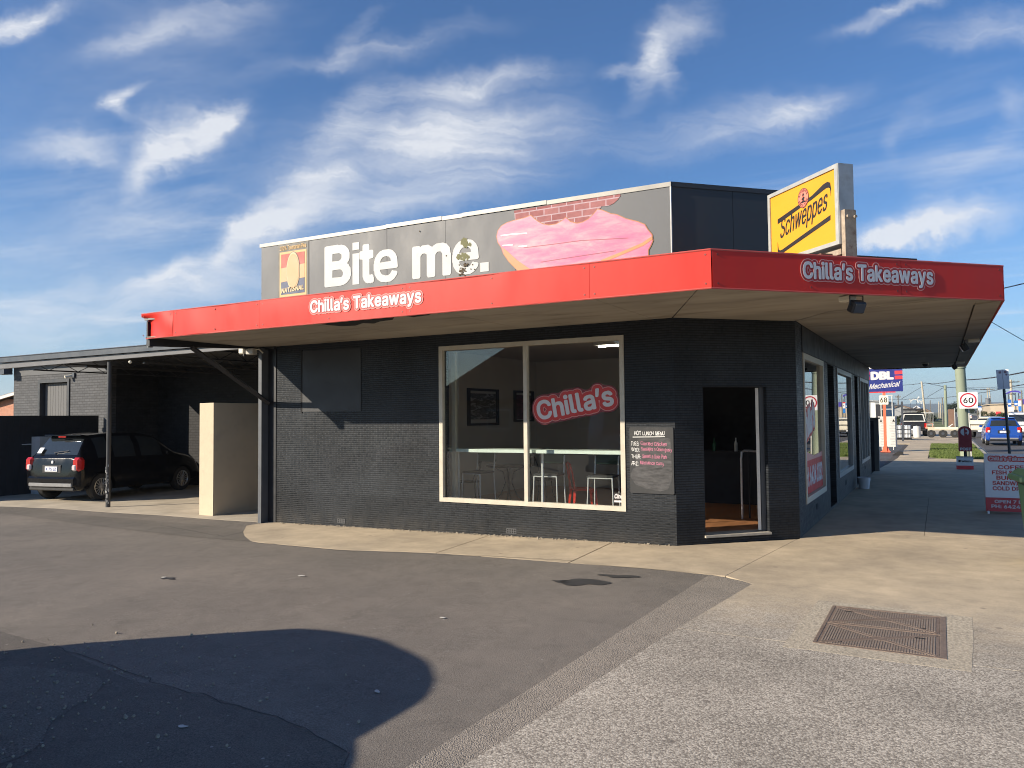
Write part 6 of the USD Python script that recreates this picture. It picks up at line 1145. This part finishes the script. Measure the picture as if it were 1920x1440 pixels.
part(sp, 'ring', B().prism(Point(.915, 2.165).buffer(.265, 24).difference(Point(.915, 2.165).buffer(.215, 24)), (0, 32.509, 0), (1, 0, 0), (0, 0, 1), .003), paint('ring_red', (.45, .03, .05), .4, .05, 5)); part(sp, 'numerals', B().prism(fit(text_poly('60', True, .01), .76, 1.075, 2.06, 2.265), (0, 32.509, 0), (1, 0, 0), (0, 0, 1), .003), M_BLK)
def pole(base, top, r, m_, label, arms=(), transformer=None, lean=0):
    t = thing('utility_pole', label, 'utility pole', base, group='utility poles along the street'); b0 = np.array(base, float)
    part(t, 'shaft', B().tube([b0-[0, 0, .1], [b0[0]+lean, b0[1], top]], [r, r*.8], 10), m_, smooth=40)
    for z, w in arms: part(t, 'crossarm', B().box((b0[0]-w, b0[1]-.25, z), (b0[0]+w, b0[1]-.13, z+.16)).add(trimesh.util.concatenate([trimesh.creation.box((.10, .10, .22), transform=trimesh.transformations.translation_matrix((b0[0]+q*w*.95, b0[1]-.19, z+.25))) for q in (-1, -.4, .4, 1)])), M_POLED)
    if transformer: part(t, 'transformer', B().lathe([(0, 0), (.55, 0), (.6, .1), (.6, 1.5), (.5, 1.7), (0, 1.75)], (b0[0], b0[1]-.9, transformer), 14), paint('transformer_grey', (.14, .15, .16), .5, .1, 2))
    return t
def px_pole(px, pyt, y, z=-.1): p, q = AY(px, 780, y), AY(px, pyt, y); return (float(p[0]), y, z), float(q[2])
for px, pyt, y, r_, m_, lab, arms, tr, ln in ((1736.5, 715, 112, .13, M_POLEW, 'thin grey timber pole behind the cream trailer, without crossarms', (), None, -.4), (1774, 722, 92, .16, M_POLEG, 'short thick pale green pole right of the cream trailer', (), None, 0), (1768, 745, 122, .10, M_POLED, 'short dark pole just left of the thick pale green pole', (), None, 0),
        (1761, 753, 190, .14, M_POLEW, 'faint pair pole left in the distance before the blue hill', (), None, 0), (1764, 756, 215, .14, M_POLEW, 'fainter pole just behind the faint one before the blue hill', (), None, 0), (1685, 740, 180, .14, M_POLED, 'distant pole with a short crossarm above the black utility truck', ((10.0, .5),), None, 0),
        (1853, 727, 240, .16, M_POLEW, 'distant pole carrying a grey transformer and long crossarm', ((13.0, 1.6),), 3.6, 0), (1860.5, 727, 244, .15, M_POLEW, 'distant pole immediately right of the transformer pole', (), None, -.5), (1897.5, 712, 200, .30, M_POLEW, 'stout pale pole with two crossarms in front of the fuel price banners', ((14.6, 1.6), (11.9, 1.4)), None, 0),
        (1834, 742, 210, .12, M_POLED, 'slender dark pole just right of the 60 sign', (), None, 0), (1841, 740, 225, .12, M_POLED, 'second slender dark pole right of the 60 sign, taller', (), None, 0), (1745, 750, 190, .10, M_POLED, 'short black pole above the brown roofed house', (), None, 0), (1917, 732, 150, .12, M_POLED, 'dark pole at the right edge of the photo', (), None, 0)):
    b_, tz = px_pole(px, pyt, y); pole(b_, tz, r_, m_, lab, [(min(z, tz-.6), w) for z, w in arms], tr, ln)
# overhead wires
M_WIREL = paint('overhead_wire', (.03, .03, .035), .6, .1, 5)
def wire(label, pts, r=.012, sag=0.0):
    p = [AY(*q) for q in pts]; out = []
    for a, b in zip(p[:-1], p[1:]):
        for k in range(12): s = k/12; out.append(a*(1-s)+b*s-np.array([0, 0, sag*4*s*(1-s)]))
    out.append(p[-1]); t = thing('overhead_wire', label, 'wire', p[0]); part(t, 'cable', B().tube(out, r, 5), M_WIREL)
wire('dark wire running up to the right from the red corner of the awning', [(1880, 541, 12.0), (1990, 515, 9.0)], .007)
wire('thin wire running down to the right from the street edge of the awning', [(1856, 602, 18.5), (1990, 680, 22.0)], .007)
wire('long wire crossing behind the 60 sign pole, rising to the right', [(1640, 723, 130.0), (1735, 718, 112.0), (1800, 712, 60), (1985, 683, 30.0)], .03, .15)
wire('wire from the thin grey pole dropping to the thick green pole', [(1735, 718, 112.0), (1774, 726, 92.0), (1850, 731, 150)], .03)
wire('stay wire slanting down to the left from the thin grey pole', [(1734, 722, 112.0), (1690, 748, 112.0)], .025); wire('stay wire slanting down to the left from the thick green pole', [(1772, 725, 92.0), (1738, 745, 100.0)], .02)
wire('low wire running along the street past the poles', [(1629, 751, 170.0), (1768, 746, 122.0), (1850, 735, 90), (1985, 708, 55)], .03); wire('upper distant wire between the crossarm poles', [(1812, 727, 240), (1853, 727, 240), (1897, 723, 200), (1985, 716, 150)], .04); wire('lower distant wire between the crossarm poles', [(1812, 731, 240), (1897, 728, 200), (1985, 720, 150)], .04)
# ---------------------------------------------------------------- further down the street
M_WOOD = paint('weathered_timber', (.30, .25, .18), .85, .2, 4); M_STEELP = paint('pale_steel', (.55, .55, .53), .5, .12, 6, metallic=.2); M_TRCR = paint('trailer_cream', (.66, .60, .46), .5, .12, 5, dirt=.3, dirtcol=(.4, .25, .15), dscale=3); M_TRRED = paint('trailer_guard', (.62, .30, .20), .5, .15, 5)
tr = thing('car_trailer', 'long low cream car trailer parked across the street', 'trailer', (.15, 60.6, 0))
part(tr, 'deck', B().box((-.75, 59.9, .50), (1.05, 61.5, .60)).box((-.75, 59.86, .58), (1.05, 59.92, .72)), M_TRCR)
part(tr, 'ramp', B().tube([(.35, 60.0, .6), (.75, 60.0, .92)], .03, 6).tube([(.1, 60.0, .6), (.6, 60.0, .75)], .03, 6), M_STEELP)
for x in (-.55, .15, .85): w_ = part(tr, 'wheel', B().lathe([(0, -.1), (.24, -.1), (.27, -.06), (.27, .06), (.24, .1), (0, .1)], (x, 59.98, .27), 20, 'y'), M_TYRE); part(w_, 'rim', B().lathe([(0, -.02), (.10, -.02), (.10, .01), (0, .01)], (x, 59.872, .27), 14, 'y'), M_GUT)
part(tr, 'mudguard', B().rbox((-.60, 59.98, .66), (.6, .26, .14), .05), M_TRRED); part(tr, 'front_rack', B().tube([(-.8, 60, .6), (-.8, 60, .95), (-.45, 60, .95), (-.45, 60, .6)], .025, 6), M_TRRED)
ib = thing('tank_cage', 'white liquid tank in a wire cage beside the black utility truck', 'tank', (-2.1, 54.6, 0)); part(ib, 'tank', B().rbox((-2.1, 55.0, .52), (.92, .92, .82), .06), paint('tank_plastic', (.66, .68, .68), .35, .08, 3)); part(ib, 'pallet', B().box((-2.6, 54.5, 0), (-1.6, 55.5, .08)), M_TRIM)
cg = B()
for x in np.linspace(-2.58, -1.62, 6): cg.tube([(x, 54.49, .05), (x, 54.49, .98)], .014, 5)
for z in (.12, .4, .68, .97): cg.tube([(-2.6, 54.49, z), (-1.6, 54.49, z)], .014, 5).tube([(-1.6, 54.49, z), (-1.6, 55.5, z)], .014, 5)
part(ib, 'cage', cg, M_TRIM)
ma = thing('lifting_mast', 'dark steel mast with a horizontal arm above the tank cage', 'mast', (-1.98, 52, 0)); part(ma, 'mast', B().box((-2.04, 51.95, 0), (-1.93, 52.06, 2.4)), M_GUT); part(ma, 'arm', B().box((-2.95, 51.96, 2.10), (-2.045, 52.04, 2.19)), M_GUT)
wt = thing('white_drum', 'small white drum standing between the black utility truck and the trailer', 'drum', (-1.35, 61, 0)); part(wt, 'shell', B().lathe([(0, 0), (.21, 0), (.23, .1), (.23, .72), (.2, .8), (0, .8)], (-1.42, 60, -.02), 18), M_FASW, smooth=35); part(wt, 'cap', B().lathe([(0, .8), (.06, .8), (.06, .88), (0, .88)], (-1.42, 60, -.02), 12), M_GUT)
ga = thing('mesh_gate', 'grey steel mesh gate between posts left of the thin pole', 'gate', (-1.3, 96, 0))
for x in (-2.3, -1.75): part(ga, 'post', B().box((x-.04, 96, 0), (x+.04, 96.08, 1.75)), M_STEELP)
part(ga, 'rail', B().box((-2.3, 96, 1.62), (-.6, 96.05, 1.7)).box((-2.3, 96, .3), (-.6, 96.05, .36)), M_STEELP); ms = B()
for x in np.arange(-2.2, -.6, .12): ms.box((x-.008, 96.02, .3), (x+.008, 96.03, 1.65))
part(ga, 'mesh', ms, M_STEELP, kind='stuff')
for x, lab in ((.85, 'rusty brown upright sheet beside the thick green pole'),):
    t = thing('upright_board', lab, 'board', (x, 89, 0)); part(t, 'board', B().box((.72, 88.6, .0), (1.25, 88.7, 2.0)), paint('brown_board', (.19, .11, .075), .8, .2, 3)); part(t, 'stay', B().box((1.27, 88.6, 0), (1.32, 88.7, 2.1)), M_FASW)
def shed(name, label, x0, x1, y0, y1, h, ridge, wall, roof, holes=()):
    t = thing(name, label, 'building', ((x0+x1)/2, y0, -.1)); w = Polygon([(x0, -.2), (x1, -.2), (x1, h), ((x0+x1)/2, h+ridge), (x0, h)])
    part(t, 'front_wall', B().prism(w, (0, y0+.3, 0), (1, 0, 0), (0, 0, 1), .3), wall); part(t, 'side_wall', B().box((x0, y0+.31, -.2), (x0+.3, y1, h)).box((x1-.3, y0+.31, -.2), (x1, y1, h)), wall)
    m = (x0+x1)/2; part(t, 'roof', B().prism(Polygon([(x0-.3, h-.05), (m, h+ridge), (x1+.3, h-.05), (x1+.3, h+.1), (m, h+ridge+.15), (x0-.3, h+.1)]), (0, y1+.2, 0), (1, 0, 0), (0, 0, 1), y1-y0+.5), roof)
    for a, b, c, d, n_, m_ in holes: part(t, n_, B().box((a, y0-.03, c), (b, y0-.004, d)), m_)
    return t
M_GRWALL = paint('grey_wall', (.30, .31, .31), .7, .1, 1); M_WHWALL = paint('white_wall', (.70, .69, .66), .7, .08, 1); M_TAN = paint('tan_wall', (.50, .41, .29), .7, .1, .6); M_BRR = paint('brown_roof', (.25, .17, .115), .7, .15, .6); M_WHR = paint('white_roof', (.66, .66, .66), .5, .1, .6); M_BRWALL = paint('brown_wall', (.16, .115, .075), .8, .15, 1); M_DK = paint('dark_opening', (.015, .016, .02), .7, .1, 1)
shed('warehouse', 'grey and white warehouse with a dark doorway behind the orange sign post', -14.5, -6.9, 124, 150, 3.3, .25, M_GRWALL, M_GRWALL, ((-8.15, -7.0, 0, 2.95, 'doorway', M_DK), (-8.75, -8.2, 0, 3.2, 'white_pilaster', M_WHWALL)))
shed('brown_building', 'low building with a long brown roof behind the dark trees', -9.5, -3.6, 165, 190, 1.9, 1.1, M_GRWALL, M_BRR)
shed('white_roofed_hall', 'white roofed hall right of the dark trees', -5.6, -2.9, 185, 215, 1.9, 1.1, M_WHWALL, M_WHR)
shed('brown_house', 'small brown gabled house just left of the thin grey pole', -3.35, -1.35, 158, 172, 1.5, .8, M_BRWALL, M_BRR, ((-2.9, -1.9, .1, 1.2, 'window', M_DK),))
shed('tan_building', 'flat tan building behind the fuel price banners', 8.7, 22, 178, 210, 3.1, .12, M_TAN, M_TAN, ((9.6, 10.4, 1.0, 1.7, 'red_board', M_DBLR), (12.0, 13.2, .2, 2.0, 'window', M_DK)))
shed('far_shed', 'pale shed far down the right side of the road', 5.5, 8.0, 300, 320, 3.0, .5, M_WHWALL, M_WHR)
M_BLUE = paint('banner_blue', (.02, .12, .42), .5, .05, 3); M_BLUE2 = paint('banner_bright_blue', (.02, .20, .62), .5, .05, 3); M_PURP = paint('canopy_purple', (.07, .05, .33), .4, .05, 3)
def zz(x, y_, Y_): p = AY(1820+x/9, 640+y_/9, Y_); return float(p[0]), float(p[2])
for lab, x0, y0, x1, y1, m_, sub in (('left blue and white fuel banner beneath the purple arch', 630, 982, 685, 1102, M_BLUE, 1), ('second blue and white fuel banner right of the pale pole', 735, 1000, 796, 1090, M_BLUE, 1), ('white banner with a red top right of the second blue banner', 803, 975, 870, 1092, M_AFW, 2), ('bright blue banner below the white banner', 808, 1096, 872, 1182, M_BLUE2, 0), ('wide white banner low behind the pale pole', 632, 1106, 730, 1186, M_AFW, 0), ('dark navy banner at the very right edge', 880, 975, 960, 1062, M_PURP, 0)):
    a, c = zz(x0, y1, 150); b, d = zz(x1, y0, 150); t = thing('price_banner', lab, 'banner', (a, 150, c), group='fuel price banners'); part(t, 'panel', B().box((a, 150, c), (b, 150.08, d)), m_)
    part(t, 'pole', B().box(((a+b)/2-.03, 150.085, -.2), ((a+b)/2+.03, 150.15, d+.5)), M_GUT)
    if sub == 1: part(t, 'white_stripe', B().box((a+.05, 149.985, c+.25*(d-c)), (b-.05, 149.998, c+.52*(d-c))), M_AFW)
    if sub == 2: part(t, 'red_top', B().box((a, 149.985, d-.2*(d-c)), (b, 149.998, d)), M_DBLR); part(t, 'print', B().box((a+.2, 149.985, c+.35*(d-c)), (b-.25, 149.998, c+.5*(d-c))), M_GUT)
ar = thing('service_station_sign', 'curved purple service station sign on thin posts', 'sign', (11.3, 152, 0)); pts_ = [zz(x, y, 152) for x, y in ((592, 880), (640, 848), (700, 835), (760, 830), (815, 838), (845, 860), (838, 882), (800, 858), (740, 852), (690, 856), (640, 876), (605, 890))]
part(ar, 'arch', B().prism(Polygon(pts_).buffer(.02), (0, 152.2, 0), (1, 0, 0), (0, 0, 1), .2), M_PURP); c0 = zz(655, 905, 152); c1 = zz(750, 870, 152)
part(ar, 'lettering', B().prism(fit(text_poly('Cafe', True, .03), c0[0], c1[0], c0[1], c1[1]), (0, 151.98, 0), (1, 0, 0), (0, 0, 1), .02), M_BLK)
for x in (635, 752, 808): a = zz(x, 870, 152); part(ar, 'post', B().box((a[0]-.06, 152.0, -.2), (a[0]+.06, 152.12, a[1])), M_GUT)
t = thing('shop_flag', 'small blue topped white sign on a post in the distance right of the 60 sign', 'sign', (8.2, 170, 0)); a, c = zz(128, 1165, 170); b, d = zz(182, 1095, 170); part(t, 'panel', B().box((a, 170, c), (b, 170.1, d)), M_AFW); part(t, 'blue_top', B().box((a, 169.97, d-.25), (b, 169.995, d)), M_BLUE); part(t, 'post', B().box(((a+b)/2-.08, 170.02, -.2), ((a+b)/2+.08, 170.12, c)), M_FASW)
wsn = thing('wind_spinner', 'cluster of white wind spinner blades on thin stalks above the white roof', 'wind spinner', (-2.6, 150, 0)); bl = B()
for px, py, s in ((1708, 751, .35), (1719, 749, .6), (1727, 753, .4)):
    p = AY(px, py, 150); part(wsn, 'stalk', B().tube([(p[0]-.35, 150, 0), (p[0], 150, p[2])], .03, 5), M_GUT)
    for k in range(3): an = k*2.09+px; part(wsn, 'blade', B().prism(Polygon([(-.06, 0), (.06, 0), (.16*s*2, s), (-.02, s)]), (p[0], 150, p[2]), (math.cos(an), 0, math.sin(an)), (-math.sin(an), 0, math.cos(an)), .03), M_FASW)
# trees: trunk, limbs and a crown of leaf clumps
M_BARK = paint('bark', (.10, .08, .06), .9, .25, 3)
def tree(x, y, h, rad, label, leaf, n=700, clumps=14, ls=.16, seed=0, flatten=.8, trunk=.35, group=None, name='tree', bare=0.0):
    r = np.random.default_rng(seed); z0 = zf(x)-.15; t = thing(name, label, 'tree', (x, y, z0), group=group)
    tk = B().tube([(0, 0, 0), (.03*h, 0, h*trunk), (0, .03*h, h*.72)], [.045*h*.6, .035*h*.6, .008*h], 8); cs = []
    for i in range(clumps):
        a, e = r.uniform(0, 2*np.pi), r.uniform(-.5, 1.0); q = r.uniform(.35, .95); c = np.array([rad*q*math.cos(a)*math.cos(e*1.2), rad*q*math.sin(a)*math.cos(e*1.2), h*(trunk+.32)+h*(1-trunk)*.42*math.sin(e*1.3)*flatten]); cs.append((c, rad*r.uniform(.22, .42)))
        tk.tube([(0, 0, h*r.uniform(trunk*.7, trunk+.15)), c*.6+[0, 0, .35*c[2]], c], [.012*h, .008*h, .003*h], 5)
    part(t, 'trunk', tk, M_BARK, world=False)
    k = n//clumps; v = []
    for c, s in cs:
        d = r.normal(0, 1, (k, 3)); d /= np.linalg.norm(d, axis=1, keepdims=True); p = c+d*s*r.uniform(.5, 1.08, (k, 1))*[1, 1, .8]
        u = r.normal(0, 1, (k, 3)); u /= np.linalg.norm(u, axis=1, keepdims=True); w = np.cross(u, r.normal(0, 1, (k, 3))); w /= np.linalg.norm(w, axis=1, keepdims=True); L = ls*r.uniform(.6, 1.4, (k, 1))
        v.append(np.stack([p-u*L*.5, p+w*L*.42, p+u*L*.6], 1))
    v = np.concatenate(v).reshape(-1, 3); part(t, 'crown', trimesh.Trimesh(v, np.arange(len(v)).reshape(-1, 3), process=False), leaf, world=False); return t
M_LEAFD = leafmat('dark_leaves', (.022, .035, .014), (.055, .072, .028)); M_LEAFO = leafmat('olive_leaves', (.05, .06, .022), (.10, .105, .04)); M_LEAFL = leafmat('light_leaves', (.07, .085, .03), (.14, .15, .06))
for i, (px, y, h, rad, lab, lf_) in enumerate(((1690, 100, 2.15, .95, 'dark rounded tree behind the dark mast', M_LEAFD), (1704, 104, 2.1, 1.0, 'dark rounded tree just above the black utility truck', M_LEAFD), (1727, 128, 2.4, 1.0, 'olive tree in front of the small brown house', M_LEAFO), (1743, 132, 2.1, .75, 'dark shrub tree right of the thin grey pole', M_LEAFD), (1671, 98, 1.4, .8, 'low light green bush behind the notice board', M_LEAFL),
      (1787, 420, 6.5, 3.5, 'dark distant tree at the end of the road, left one', M_LEAFD), (1797, 430, 7.5, 4.5, 'dark distant tree at the end of the road behind the green pole', M_LEAFD), (1832, 400, 6.0, 4.0, 'dark distant tree right of the green pole', M_LEAFD), (1847, 190, 2.2, 1.6, 'olive roadside bush below the transformer pole', M_LEAFO), (1868, 170, 2.0, 1.5, 'brown green roadside bush right of the transformer pole', M_LEAFO), (1879, 165, 1.7, 1.2, 'small roadside bush in front of the tan building', M_LEAFO))):
    p = AY(px, 779, y); tree(float(p[0]), y, h, rad, lab, lf_, 900, 14, .16*max(1, y/110), 40+i, trunk=.15, group=None)
# distant hill
def ridge(y, amp, seed, x0=-2600, x1=4200, base=-3):
    xs = np.linspace(x0, x1, 160); prof = amp*(.62+.5*meshkit.fbm(np.column_stack([xs/900, np.full_like(xs, seed), np.zeros_like(xs)]), 5, seed)); rows = []
    for k, q in enumerate((0, .35, .7, 1.0, .9)): rows.append(np.column_stack([xs, np.full_like(xs, y+k*260.0), base+prof*q*(1+.12*meshkit.fbm(np.column_stack([xs/160, np.full_like(xs, k*3.1), np.zeros_like(xs)]), 3, 3)*(k > 0))]))
    v = np.array(rows); n = len(xs); f = [(i*n+j, i*n+j+1, (i+1)*n+j+1, (i+1)*n+j) for i in range(4) for j in range(n-1)]; return trimesh.Trimesh(v.reshape(-1, 3), [t for q in f for t in ((q[0], q[1], q[2]), (q[0], q[2], q[3]))], process=False)
M_HILL = paint('forested_hill', (.050, .068, .040), .95, .3, .01)
struct('hill', ridge(4000, 62, 3), M_HILL, smooth=True)

# ---------------------------------------------------------------- behind the photographer: what the shop glass mirrors and what throws the shade
M_HBR = brickwork('house_bricks', (1, 0, 0), (.24, .12, .075), (.30, .155, .10), (.30, .26, .21)); M_HROOF = paint('terracotta_roof', (.105, .062, .045), .85, .25, 3, bump=.02, bscale=6)
h2 = thing('opposite_house', 'brown brick house with a hipped roof across the side street', 'house', (-19, -24, -.1))
part(h2, 'wall', B().box((-29.5, -33, -.2), (-9, -23, 2.9)), M_HBR)
rv = np.array([(-30.5, -33.8, 2.8), (-8.2, -33.8, 2.8), (-8.2, -22.2, 2.8), (-30.5, -22.2, 2.8), (-26.2, -27.5, 7.1), (-20.2, -27.5, 7.1)]); part(h2, 'roof', trimesh.convex.convex_hull(rv), M_HROOF)
for x in (-25, -18.5, -12): w_ = part(h2, 'window', B().box((x-.9, -22.99, .9), (x+.9, -22.93, 2.2)), M_FASW); part(w_, 'pane', B().box((x-.8, -22.928, 1.0), (x+.8, -22.91, 2.1)), paint('dim_pane', (.05, .06, .06), .15, .1, 2))
h3 = thing('corner_house', 'low rendered house across the side street near the corner', 'house', (-2, -28, -.1)); part(h3, 'wall', B().box((-6, -36, -.2), (6, -25, 2.9)), M_TAN); part(h3, 'roof', trimesh.convex.convex_hull(np.array([(-6.8, -36.8, 2.8), (6.8, -36.8, 2.8), (6.8, -24.2, 2.8), (-6.8, -24.2, 2.8), (-2.5, -30.5, 5.6), (2.5, -30.5, 5.6)])), M_HROOF)
tree(-10.5, -20.5, 4.6, 1.9, 'light green garden tree in front of the opposite house', M_LEAFL, 2600, 22, .16, 71, trunk=.3); tree(-32.5, -21, 6.3, 1.8, 'thin garden tree at the far side of the opposite house', M_LEAFO, 1500, 18, .14, 72, trunk=.35); tree(-14.5, -20.8, 4.2, 1.6, 'bushy garden tree by the middle of the opposite house', M_LEAFL, 2400, 20, .15, 73, trunk=.25)
for x, lab in ((-13.2, 'first timber bollard along the lawn across the side street'), (-10.9, 'middle timber bollard along the lawn across the side street'), (-9.0, 'last timber bollard along the lawn across the side street')):
    t = thing('timber_bollard', lab, 'bollard', (x, -5.4, -.13), group='timber bollards by the side street'); part(t, 'post', B().lathe([(0, 0), (.1, 0), (.1, 1.28), (.085, 1.33), (0, 1.34)], n=14), M_WOOD, world=False); part(t, 'cap_ring', B().lathe([(.101, 1.1), (.106, 1.1), (.106, 1.16), (.101, 1.16)], n=14), M_GUT, world=False)
struct('lawn', drape(sbox(-60, -23, 1.4, -17.1), -.10), M_DIRT)
struct('nature_strip', drape(sbox(-60, -6.1, -2.8, -4.9), -.03), M_DIRT)
VAN = [(0, 0.4, 1.25, 1.42, 0.84, 0.86, 0.8), (0.03, 0.34, 1.32, 1.74, 0.9, 0.92, 0.78), (0.19, 0.3, 1.34, 2.18, 0.93, 0.94, 0.74), (0.53, 0.28, 1.34, 2.23, 0.94, 0.94, 0.74), (0.92, 0.28, 1.34, 2.22, 0.94, 0.94, 0.75), (1.38, 0.28, 1.33, 2.15, 0.94, 0.94, 0.75), (1.97, 0.28, 1.32, 2.03, 0.94, 0.94, 0.75), (2.33, 0.28, 1.3, 1.92, 0.94, 0.93, 0.74), (2.67, 0.28, 1.28, 1.78, 0.94, 0.92, 0.74), (2.95, 0.28, 1.26, 1.64, 0.94, 0.91, 0.74), (3.22, 0.28, 1.1700000000000002, 1.4, 0.93, 0.9, 0.74), (3.44, 0.28, 1.1300000000000001, 1.3, 0.93, 0.88, 0.72), (4.08, 0.32, 0.89, 1.07, 0.9, 0.8, 0.62), (4.4, 0.4, 0.65, 0.82, 0.74, 0.64, 0.45)]
def van(loc, rz, label, pm, k=1.0):
    t = thing('van', label, 'van', loc, rz); s = np.array(VAN)*1.0; s[:, [2, 3]] *= k; lf = Loft(s, 50); part(t, 'body', lf.solid([(.96, .85, .34), (.96, 3.55, .34)], .39, .25), pm, smooth=32, world=False)
    part(t, 'windscreen', lf.patch(2.4, 3.15, 11, 17), M_CARG, smooth=True, world=False)
    for mir in (False, True): part(t, 'side_window', lf.patch(.4, 2.3, 8, 10, .006, mir), M_CARG, smooth=True, world=False)
    for x in (.84, -.84):
        for y in (.85, 3.55): wheel(t, x, y, .34, .2, 1 if x > 0 else -1, 5)
    for q in (1, -1): part(t, 'mirror', B().rbox((q*1.02, 2.85, 1.2), (.18, .10, .16), .03), M_TRIM, world=False); part(t, 'tail_lamp', B().rbox((q*.82, .02, 1.25), (.14, .08, .4), .03), M_TAIL, world=False)
    part(t, 'bumper', B().rbox((0, -.02, .45), (1.8, .14, .2), .04), M_TRIM, world=False); return t

van((-8.1, .70, -.09), -math.pi/2, 'silver people mover parked on the asphalt beside the photographer', car_paint('van_paint', (.42, .43, .45), .3))

# ---------------------------------------------------------------- the air
def haze():
    x0, y0, z0, x1, y1, z1 = -4050, -640, -6.0, 4550, 5350, 140.0
    m = trimesh.creation.box((x1-x0, y1-y0, z1-z0)); m.apply_translation(((x0+x1)/2, (y0+y1)/2, (z0+z1)/2)); return m
M_HAZE = mat('haze_air', {'v': ('principled_volume', {'color': (.82, .90, 1.0), 'density': 1.3e-4, 'anisotropy': .2})}, [], surface=None, volume='v.volume')
p_ = struct('haze', haze(), M_HAZE, kind='stuff', label='thin bluish air softening the far hill')
